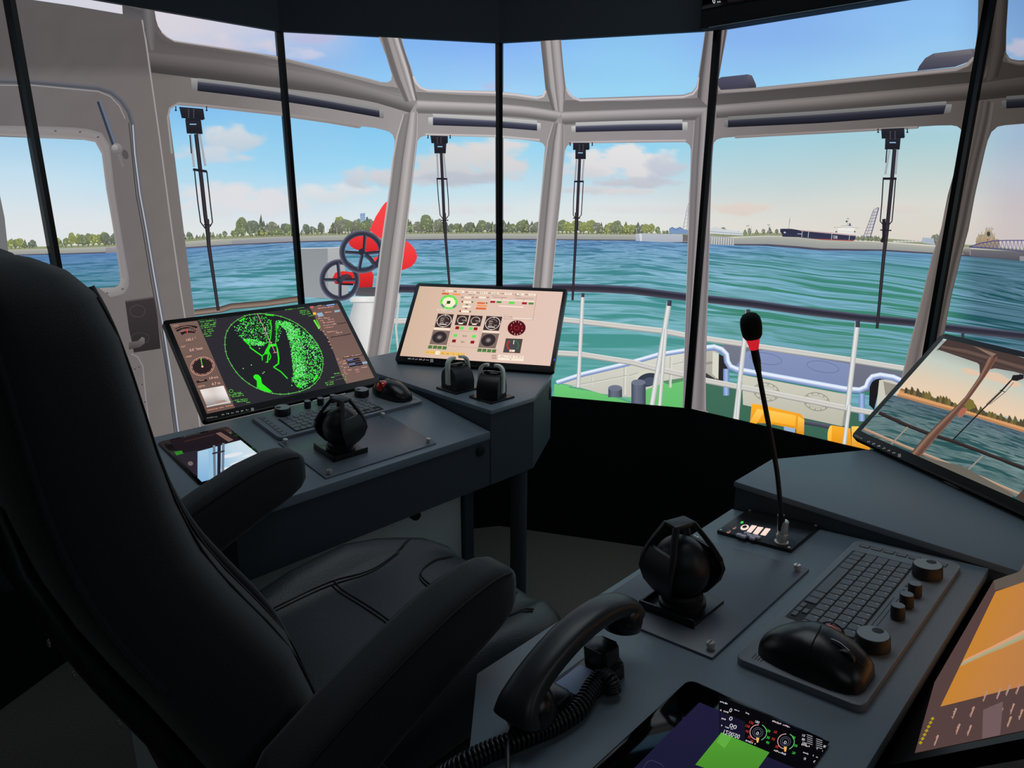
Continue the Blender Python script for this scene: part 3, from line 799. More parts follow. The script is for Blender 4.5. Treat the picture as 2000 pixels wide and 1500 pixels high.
WS = [(158, 160, 160), (232, 234, 234), (214, 214, 212), (170, 170, 168)]
for top_, botm, cap_, w in (((1139, 574), (1130, 756), 6, 7.5), ((1307.5, 588), (1272, 800), 9, 10), ((1462, 606), (1437, 820), 12, 9.5), ((1676, 627), (1656, 796), 12, 10), ((778, 572), (775, 590), 0, 4)):
    ST = 'rail_stanchion#%d' % top_[0]
    line(ST, [top_, botm], w, (0, 0, 0), [P2C, P3C, P4C], WS)
    if cap_: line(ST, [(top_[0] + .5, top_[1] - 2), (top_[0] - .3, top_[1] + cap_)], w * .85, (0, 0, 0), [P3C, P4C], [(70, 74, 92), (52, 52, 66)])
line('rail_stanchion#b', [(1301, 642), (1288, 800)], 7, (0, 0, 0), [P3C], WS); line('rail_stanchion#1676', [(1660, 790), (1648, 880)], 8, (0, 0, 0), [P4C], WS); line('rail_stanchion#1462', [(1446, 760), (1440, 830)], 7, (0, 0, 0), [P4C], WS)
line('rail_stanchion#778', [(780, 575), (773, 640), (779, 700)], 4, (196, 200, 200), [P2C]); line('rail_stanchion#e', [(1881, 650), (1881, 662)], 6, (60, 60, 70), [P5C])
# left part: brown rail through the side window
line(RT, [(378, 610), (430, 604), (450, 598), (520, 592), (590, 582), (606, 580)], 12, (0, 0, 0), [P1C], [(70, 60, 56), (150, 130, 118), (112, 96, 86), (60, 52, 50)])

# ---- grey box, red ventilator and handwheels
poly('grey_locker', [(588, 486), (640, 484), (641, 582), (590, 580)], (142, 148, 152), [P2C], (150, 156, 160)); poly('grey_locker', [(640, 484), (666, 482), (680, 560), (680, 580), (641, 582)], (176, 178, 180), [P2C], (164, 168, 170)); line('grey_locker', [(588, 485), (640, 484), (668, 482)], 1.6, (206, 212, 216), [P2C])
RV = 'red_ventilator'
R1 = (252, 72, 74); R2 = (208, 40, 44)
poly(RV, [(752, 396), (757, 393), (762, 400), (762, 470), (744, 466), (722, 450), (733, 424), (747, 402)], R1, [P2C], (238, 62, 66))
poly(RV, ell(714, 476, 33, 15, 26, 6), (236, 56, 58), [P2C], R2)
poly(RV, [(770, 470), (790, 468.5), (800, 475), (808, 484), (813, 494), (814, 503), (811, 511), (803, 520), (792, 525), (782, 528), (770, 528)], R1, [P2C], (226, 48, 52))
poly(RV, [(655, 532), (670, 529), (700, 532), (724, 525), (730, 538), (727, 562), (699, 562), (691, 554), (655, 554), (649, 544)], (236, 54, 52), [P2C], (190, 34, 38)); poly(RV, ell(676, 542, 12, 7, 14), (96, 44, 48), [P2C]); poly(RV, [(655, 552), (664, 556), (690, 557), (690, 553)], (40, 30, 34), [P2C])
poly(RV, [(728, 504), (738, 500), (740, 508), (732, 512)], R1, [P2C])
VB = 'ventilator_base'
poly(VB, [(697, 561), (735, 560), (735, 578), (694, 577)], (74, 74, 78), [P2C], (92, 92, 96))
strip(VB, [(684, 580), (690, 592), (683, 616), (682, 640), (690, 670), (700, 715)], [(735, 578), (738, 592), (742, 616), (742, 640), (742, 670), (742, 715)], [(176, 180, 182), (214, 214, 214), (226, 226, 224), (200, 200, 198)], [P2C])
strip(VB, [(683, 579), (684, 589)], [(736, 578), (736, 589)], [(206, 208, 208), (238, 238, 236), (220, 220, 218)], [P2C]); line(VB, [(684, 590), (736, 590)], 1.5, (150, 152, 154), [P2C])
HW = 'handwheel'
def wheel(cx, cy, rx, ry, w, sp, rot):
    HW = 'handwheel#%d' % cx
    ring(HW, cx, cy, rx, ry, w, [(110, 112, 132), (66, 68, 84), (44, 46, 60), (74, 78, 96)], [P2C], 40, rot)
    for p, q in sp: line(HW, [p, q], 6.5, (0, 0, 0), [P2C], [(96, 100, 122), (50, 52, 66), (40, 42, 54)])
    poly(HW, ell(cx, cy, 6.5, 6.5, 14), (44, 46, 58), [P2C])
wheel(663.5, 546.5, 39.5, 41, 10.5, [((663, 543), (660, 512)), ((632, 546), (660, 546)), ((667, 546), (694, 546)), ((664, 550), (664, 580))], -8)
wheel(706.5, 491.5, 44, 42, 11, [((711, 488), (713, 459)), ((674, 492), (704, 494)), ((712, 495), (742, 492)), ((707, 497), (701, 526))], -4)
line('wheel_shaft', [(713, 496), (722, 504), (736, 522)], 8, (0, 0, 0), [P2C], [(70, 74, 90), (40, 42, 52)]); line('wheel_shaft', [(664, 548), (680, 536)], 6, (60, 64, 76), [P2C])

# ---- wheelhouse window frame
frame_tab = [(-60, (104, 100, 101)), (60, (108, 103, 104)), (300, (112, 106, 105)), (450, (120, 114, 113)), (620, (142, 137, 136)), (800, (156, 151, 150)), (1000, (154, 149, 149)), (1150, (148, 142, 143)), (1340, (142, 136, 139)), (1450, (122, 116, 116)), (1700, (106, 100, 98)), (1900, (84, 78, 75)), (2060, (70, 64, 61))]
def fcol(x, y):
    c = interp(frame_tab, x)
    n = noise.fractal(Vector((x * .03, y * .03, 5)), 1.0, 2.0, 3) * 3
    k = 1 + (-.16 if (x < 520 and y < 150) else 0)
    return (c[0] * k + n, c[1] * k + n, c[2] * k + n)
def frame_k(k):
    return lambda x, y: tuple(v * k for v in fcol(x, y))
LOW = {
 0: [(-14, 266), (0, 267), (110, 271), (180, 274.5), (190, 279), (196, 292), (206, 370), (220, 450), (229, 500), (234, 544), (232, 554), (222, 560), (192, 562), (100, 568), (20, 572), (19, 530), (15, 490), (7, 440), (0, 387), (-10, 330), (-16, 280)],
 9: [(-420, 240), (-120, 258), (-70, 262), (-58, 275), (-50, 330), (-34, 440), (-24, 530), (-22, 575), (-340, 596), (-370, 500)],
 1: [(328, 222), (331, 212), (338, 206), (348, 204), (405, 210), (550, 227), (564, 230), (640, 241), (701, 251.5), (707, 247.5), (730, 250), (746, 253.5), (760, 258), (767, 264), (771, 276), (766, 320), (758, 380), (742, 490), (728.5, 605), (716, 700), (700, 760), (420, 820), (402, 780), (390, 690), (378, 613), (366, 520), (351, 400), (340, 310)],
 2: [(815, 276), (818, 271), (824, 267), (833, 265.5), (900, 267), (968, 268.5), (981, 270), (1020, 273), (1055, 277.5), (1062, 281), (1065.5, 288), (1060, 350), (1052, 440), (1045, 520), (1040, 570), (1030, 700), (1026, 800), (740, 800), (756, 712), (770, 620), (785, 520), (794, 450), (806, 350)],
 3: [(1104, 295), (1107.5, 287), (1111, 283), (1118, 281), (1200, 279.5), (1290, 278.5), (1337.5, 278), (1343, 280), (1347, 284), (1349.5, 292), (1348, 350), (1346, 380), (1341, 550), (1337.5, 680), (1335, 755), (1333, 830), (1050, 800), (1060, 700), (1079, 560), (1086, 462), (1096, 380)],
 4: [(1394, 284), (1396, 278), (1401, 273), (1412, 269.5), (1436, 267.5), (1437, 270), (1600, 262), (1793, 251.5), (1796, 247.5), (1830, 245.5), (1859, 245), (1870, 247), (1877, 252), (1880, 262), (1877, 279), (1868, 324), (1852, 380), (1838, 450), (1821, 500), (1800, 585), (1777.5, 672), (1760, 750), (1700, 900), (1560, 860), (1400, 812), (1386, 806), (1380, 800), (1377, 787), (1379, 755), (1385, 530), (1389, 380)],
 5: [(1925, 292), (1929, 276), (1937, 258), (1949, 247.5), (1964, 244.5), (2250, 222), (2290, 240), (2290, 300), (2220, 640), (2180, 900), (1800, 900), (1845, 650), (1860, 570), (1875, 512), (1892, 450), (1905, 380)],
}
UPP = [
 [(57, -85), (250, -85), (237, 10), (238, 28.5), (140, 12), (57, 0)],
 [(296, -85), (296, 0), (300, 21), (303, 39), (307, 52), (314, 63), (324, 72), (339, 80), (420, 92), (500, 104), (538.5, 110), (555, 113.5), (650, 137), (720, 154), (745, 161), (757, 161.5), (764, 157), (765.5, 147), (758, 120), (740, 75), (715, 20), (690, -85)],
 [(745, -85), (783.5, 76), (792, 105), (803, 135), (809, 156), (818, 169.5), (833, 175.5), (900, 177), (968, 178.5), (1010, 183), (1049, 189), (1061, 186), (1066, 177), (1063, 140), (1056.5, 82), (1040, -85)],
 [(1088, -85), (1097, 80), (1101, 130), (1106, 170), (1110, 180), (1117.5, 187.5), (1130, 192.5), (1230, 189), (1335, 185.5), (1352, 180), (1360, 170), (1364, 150), (1370, 110), (1377, 62), (1390, -85)],
 [(1440, -85), (1422.5, 58), (1413, 110), (1405, 155), (1404, 168), (1409, 175), (1478, 171), (1600, 159), (1700, 149), (1793, 139.5), (1868, 132), (1888, 124), (1900, 112), (1906, 90), (1910, 60), (1913, -85)],
 [(1975, -85), (1970, 0), (1966, 60), (1965.5, 102), (1969, 111), (1976, 115.5), (1990, 118), (2300, 108), (2330, 90), (2360, -85), (2370, -300), (1980, -300)],
]
def frame_mesh():
    outer = [(-960, -330), (2920, -330), (2920, 1240), (-960, 1240)]
    loops = [outer] + list(LOW.values()) + UPP
    vs = []; edges = []
    for l in loops:
        b = len(vs); vs += [Vector(p) for p in l]
        edges += [(b + i, b + (i + 1) % len(l)) for i in range(len(l))]
    def inside(p, l):
        c = False; n = len(l)
        for i in range(n):
            (x0, y0), (x1, y1) = l[i], l[(i + 1) % n]
            if (y0 > p[1]) != (y1 > p[1]) and p[0] < (x1 - x0) * (p[1] - y0) / (y1 - y0) + x0: c = not c
        return c
    for gx in range(-40, 2080, 26):
        for gy in range(-80, 950, 26):
            if not any(inside((gx, gy), l) for l in loops[1:]): vs.append(Vector((gx, gy)))
    v2, e2, f2, *_ = delaunay_2d_cdt(vs, edges, [], 1, 1e-4)
    tr = []
    for f in f2:
        cx = sum(v2[i].x for i in f) / len(f); cy = sum(v2[i].y for i in f) / len(f)
        if any(inside((cx, cy), l) for l in loops[1:]): continue
        for k in range(1, len(f) - 1):
            tr.append([(v2[i].x, v2[i].y, *fcol(v2[i].x, v2[i].y)) for i in (f[0], f[k], f[k + 1])])
    return tr
WF = 'window_frame'
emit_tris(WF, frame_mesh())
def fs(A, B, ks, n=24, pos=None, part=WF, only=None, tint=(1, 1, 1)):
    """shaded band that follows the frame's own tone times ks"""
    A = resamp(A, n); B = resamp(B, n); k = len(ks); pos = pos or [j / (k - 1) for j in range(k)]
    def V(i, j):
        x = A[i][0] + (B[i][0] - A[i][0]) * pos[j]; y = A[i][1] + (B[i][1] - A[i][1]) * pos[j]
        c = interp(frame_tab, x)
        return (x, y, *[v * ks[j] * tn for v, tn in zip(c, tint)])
    tr = []
    for i in range(n - 1):
        for j in range(k - 1):
            a, b, c, d = V(i, j), V(i + 1, j), V(i + 1, j + 1), V(i, j + 1)
            tr += [[a, b, c], [a, c, d]]
    emit_tris(part, tr, 'pic', 3, only)
# recess under the upper windows and the round header tube
def off(pl, dy): return [(x, y + dy) for x, y in pl]
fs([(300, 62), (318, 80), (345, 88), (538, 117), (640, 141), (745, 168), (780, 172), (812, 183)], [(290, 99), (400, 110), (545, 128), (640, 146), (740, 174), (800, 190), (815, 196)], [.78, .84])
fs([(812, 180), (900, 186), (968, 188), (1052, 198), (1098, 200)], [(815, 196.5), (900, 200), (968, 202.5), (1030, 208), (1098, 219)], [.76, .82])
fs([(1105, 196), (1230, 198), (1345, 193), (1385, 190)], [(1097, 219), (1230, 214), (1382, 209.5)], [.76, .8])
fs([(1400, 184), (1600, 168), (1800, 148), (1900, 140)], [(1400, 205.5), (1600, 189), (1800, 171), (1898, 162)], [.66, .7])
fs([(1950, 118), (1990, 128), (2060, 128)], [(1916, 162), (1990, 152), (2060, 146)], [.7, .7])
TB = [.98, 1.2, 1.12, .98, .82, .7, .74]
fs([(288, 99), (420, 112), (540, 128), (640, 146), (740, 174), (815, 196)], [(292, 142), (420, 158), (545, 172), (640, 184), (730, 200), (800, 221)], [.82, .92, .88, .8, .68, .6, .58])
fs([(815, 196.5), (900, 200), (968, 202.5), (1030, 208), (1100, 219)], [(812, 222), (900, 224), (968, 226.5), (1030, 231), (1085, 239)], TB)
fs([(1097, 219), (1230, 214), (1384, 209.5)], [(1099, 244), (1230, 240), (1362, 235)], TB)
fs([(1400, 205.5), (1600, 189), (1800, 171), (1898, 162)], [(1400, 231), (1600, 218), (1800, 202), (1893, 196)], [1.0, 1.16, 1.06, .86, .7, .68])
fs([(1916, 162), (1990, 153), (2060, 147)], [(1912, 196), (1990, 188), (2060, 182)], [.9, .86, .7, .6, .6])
# pale lips along the sills of the upper windows
for pl, w in (([(314, 64), (324, 73), (339, 81.5), (420, 93.5), (500, 105.5), (555, 115), (650, 138.5), (720, 155.5), (745, 162.5)], 2.2), ([(806, 150), (812, 163), (820, 172), (835, 177.5), (900, 180), (968, 182), (1010, 186), (1050, 192), (1062, 189), (1067, 178)], 5),
              ([(1107, 174), (1112, 184), (1121, 192), (1134, 196.5), (1230, 194), (1335, 190), (1354, 184), (1363, 172), (1366, 152)], 5), ([(1403, 160), (1405, 176), (1412, 179.5), (1478, 175), (1600, 163), (1793, 144), (1868, 136), (1890, 127), (1903, 113)], 7), ([(1966, 108), (1972, 119), (1990, 123), (2060, 123)], 6)):
    c = interp(frame_tab, pl[len(pl) // 2][0]); line(WF, pl, w, (0, 0, 0), None, [tuple(min(255, v * 1.08) for v in c), tuple(min(255, v * 1.38) for v in c), tuple(min(255, v * 1.3) for v in c)])
# upper posts
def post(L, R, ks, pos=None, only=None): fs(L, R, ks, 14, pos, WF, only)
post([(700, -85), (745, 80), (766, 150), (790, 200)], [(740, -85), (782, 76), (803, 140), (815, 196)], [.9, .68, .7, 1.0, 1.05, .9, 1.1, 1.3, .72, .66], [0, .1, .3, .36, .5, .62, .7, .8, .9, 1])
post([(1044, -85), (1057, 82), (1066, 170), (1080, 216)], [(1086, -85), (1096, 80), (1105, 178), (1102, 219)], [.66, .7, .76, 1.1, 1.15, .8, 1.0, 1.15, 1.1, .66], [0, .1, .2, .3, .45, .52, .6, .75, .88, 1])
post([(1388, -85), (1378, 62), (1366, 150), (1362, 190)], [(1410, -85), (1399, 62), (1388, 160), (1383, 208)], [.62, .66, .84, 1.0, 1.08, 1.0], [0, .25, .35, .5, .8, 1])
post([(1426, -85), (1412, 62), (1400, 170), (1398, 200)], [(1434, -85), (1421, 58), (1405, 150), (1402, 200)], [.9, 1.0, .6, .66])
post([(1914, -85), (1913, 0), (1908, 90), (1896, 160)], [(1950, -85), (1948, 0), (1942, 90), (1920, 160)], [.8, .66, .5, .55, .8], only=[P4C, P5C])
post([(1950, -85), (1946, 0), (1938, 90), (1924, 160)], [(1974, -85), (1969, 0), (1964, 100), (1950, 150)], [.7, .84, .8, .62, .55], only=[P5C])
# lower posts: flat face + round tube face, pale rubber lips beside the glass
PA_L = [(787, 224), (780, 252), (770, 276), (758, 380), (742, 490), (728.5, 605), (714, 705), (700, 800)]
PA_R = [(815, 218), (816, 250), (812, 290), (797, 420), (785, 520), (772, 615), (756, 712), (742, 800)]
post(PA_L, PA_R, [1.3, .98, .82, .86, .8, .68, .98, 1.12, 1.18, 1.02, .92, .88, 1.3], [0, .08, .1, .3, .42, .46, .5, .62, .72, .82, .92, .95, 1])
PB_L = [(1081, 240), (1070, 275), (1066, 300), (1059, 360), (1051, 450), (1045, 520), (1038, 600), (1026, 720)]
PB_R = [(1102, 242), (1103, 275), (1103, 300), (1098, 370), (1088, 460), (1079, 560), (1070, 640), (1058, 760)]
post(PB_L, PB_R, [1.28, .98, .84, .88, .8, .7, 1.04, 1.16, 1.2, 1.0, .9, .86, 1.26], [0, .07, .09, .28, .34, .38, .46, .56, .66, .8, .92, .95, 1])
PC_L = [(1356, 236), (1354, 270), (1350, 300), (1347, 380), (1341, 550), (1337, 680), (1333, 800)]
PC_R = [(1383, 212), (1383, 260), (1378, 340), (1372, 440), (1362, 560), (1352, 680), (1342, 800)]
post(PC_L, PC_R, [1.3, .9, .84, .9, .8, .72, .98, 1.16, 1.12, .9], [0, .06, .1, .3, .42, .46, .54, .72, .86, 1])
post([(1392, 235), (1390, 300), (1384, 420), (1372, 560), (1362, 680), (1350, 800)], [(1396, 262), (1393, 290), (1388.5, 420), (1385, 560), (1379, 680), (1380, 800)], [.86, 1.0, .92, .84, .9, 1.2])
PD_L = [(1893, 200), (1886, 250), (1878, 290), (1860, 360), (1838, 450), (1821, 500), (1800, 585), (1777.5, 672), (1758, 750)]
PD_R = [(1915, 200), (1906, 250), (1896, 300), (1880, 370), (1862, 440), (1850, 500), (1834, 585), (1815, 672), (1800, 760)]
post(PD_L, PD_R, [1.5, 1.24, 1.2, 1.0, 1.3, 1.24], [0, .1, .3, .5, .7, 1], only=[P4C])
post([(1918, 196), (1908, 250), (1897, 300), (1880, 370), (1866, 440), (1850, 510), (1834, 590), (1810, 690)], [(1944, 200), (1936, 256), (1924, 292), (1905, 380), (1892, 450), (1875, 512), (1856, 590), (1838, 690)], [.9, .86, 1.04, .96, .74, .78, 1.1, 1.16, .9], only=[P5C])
# bottom lips of the lintels
for pl, wl in (([(345, 203), (405, 208), (550, 224), (640, 237), (701, 247)], 6), ([(1437, 268), (1600, 259), (1793, 249)], 5), ([(830, 263), (968, 266), (1055, 274)], 4), ([(1115, 279), (1230, 276), (1340, 275)], 4)):
    c = interp(frame_tab, pl[1][0]); line(WF, pl, wl, (0, 0, 0), None, [tuple(min(255, v * 1.15) for v in c), tuple(min(255, v * 1.3) for v in c)])
line(WF, [(334, 300), (326, 230), (330, 212), (345, 203)], 4, (150, 145, 146), [P1C])
# ---- roller blinds above the windows
RB = 'roller_blind'
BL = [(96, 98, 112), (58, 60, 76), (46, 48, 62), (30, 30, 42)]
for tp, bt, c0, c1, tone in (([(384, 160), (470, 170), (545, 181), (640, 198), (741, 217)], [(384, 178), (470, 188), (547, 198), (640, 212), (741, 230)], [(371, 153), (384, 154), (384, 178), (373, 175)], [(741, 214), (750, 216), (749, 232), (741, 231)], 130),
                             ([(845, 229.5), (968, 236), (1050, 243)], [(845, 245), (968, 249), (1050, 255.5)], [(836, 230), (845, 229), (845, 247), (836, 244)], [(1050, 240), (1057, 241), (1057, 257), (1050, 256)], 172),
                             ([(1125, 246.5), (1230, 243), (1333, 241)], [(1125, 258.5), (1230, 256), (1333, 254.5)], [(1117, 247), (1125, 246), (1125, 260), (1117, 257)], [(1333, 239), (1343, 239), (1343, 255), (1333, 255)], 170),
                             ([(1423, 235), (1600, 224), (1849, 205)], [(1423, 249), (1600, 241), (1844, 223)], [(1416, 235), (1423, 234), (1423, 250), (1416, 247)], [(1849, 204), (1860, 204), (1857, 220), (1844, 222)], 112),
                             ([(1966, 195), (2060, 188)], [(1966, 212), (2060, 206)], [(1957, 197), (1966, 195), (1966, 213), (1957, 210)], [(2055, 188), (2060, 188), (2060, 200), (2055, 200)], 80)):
    RB = 'roller_blind#%d' % tone
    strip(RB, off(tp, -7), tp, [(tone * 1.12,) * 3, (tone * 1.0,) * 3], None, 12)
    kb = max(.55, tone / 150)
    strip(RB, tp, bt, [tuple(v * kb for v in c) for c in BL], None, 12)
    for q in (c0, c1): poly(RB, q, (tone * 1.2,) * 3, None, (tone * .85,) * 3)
# ---- ship door on the left
DR = 'ship_door'
DR = 'door_seal'
line(DR, [(-60, 158), (0, 158), (60, 160), (190, 172), (215, 180), (235, 196), (250, 218), (258, 244), (262, 300), (272, 380), (285, 450), (300, 540), (318, 640), (330, 740), (352, 880)], 9, (0, 0, 0), [P0C, P1C], [(82, 84, 94), (78, 80, 88), (96, 98, 106), (104, 102, 108)])
line(DR, [(258, 244), (262, 300), (272, 380), (285, 450), (300, 540), (318, 640), (334, 740), (352, 880)], 3.2, (0, 0, 0), [P1C], [(150, 154, 164), (190, 194, 202), (100, 100, 106)])
line(DR, [(250, 240), (256, 300), (264, 380), (277, 450), (292, 540), (310, 640), (326, 740), (344, 880)], 1.6, (56, 54, 58), [P1C])
line(DR, [(-60, 166), (60, 167), (190, 179), (214, 189), (232, 208), (243, 232)], 1.8, (150, 148, 152), [P0C, P1C])
DR = 'door_window_trim'
strip(DR, [(-60, 245), (60, 246), (160, 250), (196, 258), (212, 280), (222, 370), (236, 460), (250, 540)], [(-60, 262), (60, 268), (160, 273), (183, 276), (196, 292), (206, 370), (220, 450), (234, 544)], [(128, 124, 126), (138, 133, 134), (136, 130, 130), (150, 144, 144)], [P0C, P1C], 20)
strip(DR, [(250, 540), (250, 560), (240, 574), (215, 580)], [(234, 544), (232, 556), (224, 561), (192, 562)], [(128, 124, 124), (150, 146, 146)], [P1C], 8)
for p in ((107, 256), (155, 258), (190, 268), (238, 564), (208, 572)): poly(DR, ell(p[0], p[1], 2.6, 1.6, 8), (84, 80, 84), [P1C])
DR = 'door_edge_trim'
poly(DR, [(-10, 330), (0, 387), (8, 425), (15, 490), (18, 560), (-20, 560), (-26, 440)], (110, 112, 114), [P0C])
DR = 'door_frame'
line(DR, [(275, 35), (283, 80), (290, 130), (310, 270), (334, 450), (350, 560), (358, 610), (372, 700), (390, 840)], 4, (0, 0, 0), [P1C], [(108, 104, 106), (156, 150, 150), (160, 154, 154), (118, 114, 116)])
DR = 'frame_post'
strip(DR, [(238, 10), (250, 14), (276, 22)], [(240, 40), (262, 40), (278, 40)], [(78, 76, 78), (92, 90, 92)], [P1C])
strip(DR, [(276, 14), (280, 60), (290, 100)], [(298, 18), (300, 60), (300, 98)], [(84, 82, 84), (112, 108, 110), (96, 92, 94)], [P1C])
DR = 'ship_door'
line('door_closer_bar', [(192, 198), (222, 284)], 10, (0, 0, 0), [P1C], [(60, 66, 82), (44, 48, 60), (108, 118, 136), (92, 100, 116)])
line('door_closer_bar', [(230, 300), (239, 326)], 5, (116, 114, 118), [P1C]); poly('door_closer_bar', ell(243, 302, 6, 10, 12, -20), (84, 80, 82), [P1C])
poly('door_closer_bar', ell(226, 291, 11, 11, 18), (140, 136, 138), [P1C], (106, 102, 104)); poly('door_closer_bar', ell(223, 289, 6, 6, 14), (168, 162, 162), [P1C], (128, 124, 124))
LK = 'door_lock'
poly(LK, [(243, 589), (299, 581), (306, 620), (312, 680), (260, 688), (250, 640)], (58, 52, 54), [P1C], (44, 40, 42)); line(LK, [(243, 588), (299, 580)], 3, (86, 80, 82), [P1C])
ring(LK, 267, 607, 15, 12, 2, [(86, 80, 82), (34, 30, 32)], [P1C], 24); ring(LK, 272, 660, 18, 11, 2, [(76, 70, 72), (34, 30, 32)], [P1C], 24)
poly(LK, [(250, 668), (268, 665), (276, 657), (281, 660), (281, 670), (272, 677), (250, 682)], (116, 108, 108), [P1C], (66, 60, 62)); poly(LK, [(303, 600), (308, 598), (315, 640), (309, 642)], (96, 90, 92), [P1C])
DR = 'door_lower_panel'
line(DR, [(255, 690), (268, 696), (278, 715), (284, 780), (296, 870)], 3, (0, 0, 0), [P1C], [(150, 144, 144), (112, 106, 108)])
for p in ((270, 716), (262, 720), (276, 750), (282, 784)): poly(DR, ell(p[0], p[1], 1.8, 1.4, 8), (70, 66, 68), [P1C])
# ---- window wipers
WP = 'window_wiper'
DK = (36, 34, 42)
def spring(pa, pb, w, n, only):
    pts = []
    dx, dy = pb[0] - pa[0], pb[1] - pa[1]; l = math.hypot(dx, dy); nx, ny = -dy / l, dx / l
    for i in range(n + 1):
        s = (w / 2) * (1 if i % 2 else -1)
        pts.append((pa[0] + dx * i / n + nx * s, pa[1] + dy * i / n + ny * s))
    line(WP, pts, .9, (74, 76, 84), only)
def wiper(b1, b2, arm, blade, sp, bar, rods, only, k=1.0, cup=None):
    for q in (b1, b2):
        poly(WP, q, (40, 40, 50), only, (30, 30, 38))
    poly(WP, [b1[-1], b1[-2], b2[1], b2[0]] if len(b1) == 4 else [(b2[0][0] + 2, b2[0][1] - 8), (b2[1][0] - 2, b2[1][1] - 8), b2[1], b2[0]], (34, 34, 42), only)
    for pa, pb in sp: line(WP, [pa, pb], 4.4 * k, (176, 186, 194), only); spring(pa, pb, 4.6 * k, 30, only)
    line(WP, arm, 8 * k, (0, 0, 0), only, [(24, 22, 28), (58, 54, 62), (34, 30, 38)])
    line(WP, bar, 5 * k, DK, only)
    for r in rods: line(WP, r, 2.4 * k, DK, only)
    line(WP, blade, [9 * k, 7.5 * k, 6 * k], (0, 0, 0), only, [(22, 20, 26), (62, 58, 64), (30, 28, 34)])
    bx = (b1[0][0] + b1[1][0]) / 2; by = b1[0][1]
    for s in (-1, 1): line(WP, [(bx + s * 30 * k, by - 1), (bx + s * 30 * k, by + 7 * k)], 2, DK, only); poly(WP, ell(bx + s * 30 * k, by + 7 * k, 2.4 * k, 1.5 * k, 8), DK, only)
    c2 = ((b2[0][0] + b2[1][0]) / 2, b2[0][1] + 8 * k)
    line(WP, [(c2[0] - 7 * k, c2[1]), (c2[0] + 6 * k, c2[1])], 2, (150, 190, 220), only)
    for j in range(5):
        poly(WP, ell(bx - 5 * k, by + (6 + j * 3.6) * k, 1.4 * k, 1 * k, 6), (96, 96, 104), only); poly(WP, ell(bx + 5 * k, by + (6 + j * 3.6) * k, 1.4 * k, 1 * k, 6), (96, 96, 104), only)
wiper([(348, 209), (395, 213), (398, 233), (394, 235), (353, 231)], [(360, 235), (391, 238), (394, 262), (363, 261)], [(381, 262), (392, 355), (399, 420), (404, 455)], [(402, 428), (406, 480), (424.5, 606)], [((370, 262), (377, 326)), ((388, 262), (399, 324))],
      [(375, 331), (402, 335)], [[(378, 334), (384, 390), (390, 434), (399, 446)], [(402, 335), (408, 390), (413, 434), (408, 443)], [(369, 264), (372, 300)]], [P1C])
wiper([(840, 265), (874, 266), (874, 279), (872, 281), (842, 280)], [(847, 281), (871, 282), (870, 300), (848, 300)], [(861, 300), (864, 360), (867, 430), (868, 450)], [(867, 416), (870, 470), (878, 566)], [((853, 301), (855, 346)), ((866, 301), (870, 346))],
      [(852, 349), (873, 349.5)], [[(853, 350), (856, 390), (859, 420), (865, 428)], [(872, 350), (875, 390), (876, 420), (870, 428)]], [P2C], .72)
wiper([(1120, 279), (1152, 279), (1152, 292), (1150, 293), (1120, 293)], [(1124.5, 293), (1145, 293), (1145, 311), (1124.5, 311)], [(1133, 311), (1130, 375), (1128, 420), (1127, 450)], [(1127, 415), (1125, 470), (1119, 586)], [((1127, 312), (1124, 352)), ((1141, 312), (1138, 352))],
      [(1122, 354.5), (1141, 354.5)], [[(1123, 355), (1121, 390), (1120.5, 420), (1125, 427)], [(1140, 355), (1138, 390), (1136, 420), (1130, 427)]], [P3C], .72)
wiper([(1722, 252), (1767, 250), (1768, 268), (1766, 270), (1723, 271)], [(1730, 271), (1760, 270), (1758, 292), (1729, 292)], [(1748, 292), (1743, 350), (1737, 410), (1733, 452)], [(1734, 440), (1727, 500), (1714, 641)], [((1738, 294), (1730, 340)), ((1754, 292), (1750, 340))],
      [(1725, 349), (1752, 349)], [[(1726, 350), (1723, 400), (1720, 432), (1728, 441)], [(1750, 350), (1746, 400), (1743, 432), (1736, 440)], [(1733, 292), (1731, 318)]], [P4C], .95)
poly(WP, [(1724, 428), (1731, 427), (1730, 470), (1726, 474), (1720, 472), (1724, 462)], DK, [P4C]); line(WP, [(1720, 449), (1742, 450)], 2.4, DK, [P4C])
for cx, cy, only in ((403, 445, [P1C]), (868, 436, [P2C]), (1127, 432, [P3C])): line(WP, [(cx - 7, cy - 6), (cx + 7, cy - 6)], 2, DK, only)
# ---- roof housings seen through the upper windows
RH = 'roof_housing'
poly(RH, [(1405, 154), (1410, 151), (1462, 145.5), (1470, 148), (1474, 157), (1478, 166), (1478, 171.5), (1409, 176), (1404, 168)], (84, 84, 104), [P4C], (62, 62, 78)); poly(RH, [(1462, 146), (1470, 149), (1476, 170), (1466, 171), (1458, 164)], (100, 96, 108), [P4C], (58, 58, 72))
RH = 'roof_housing#2'
poly(RH, [(1792, 139), (1796, 130), (1808, 114), (1824, 105), (1896, 96), (1907, 96), (1904, 108), (1890, 122), (1866, 131)], (104, 100, 110), [P4C], (64, 64, 80)); poly(RH, [(1824, 106), (1896, 97), (1900, 106), (1830, 114)], (120, 116, 122), [P4C], (90, 88, 98))
for c in CANV: c.build()
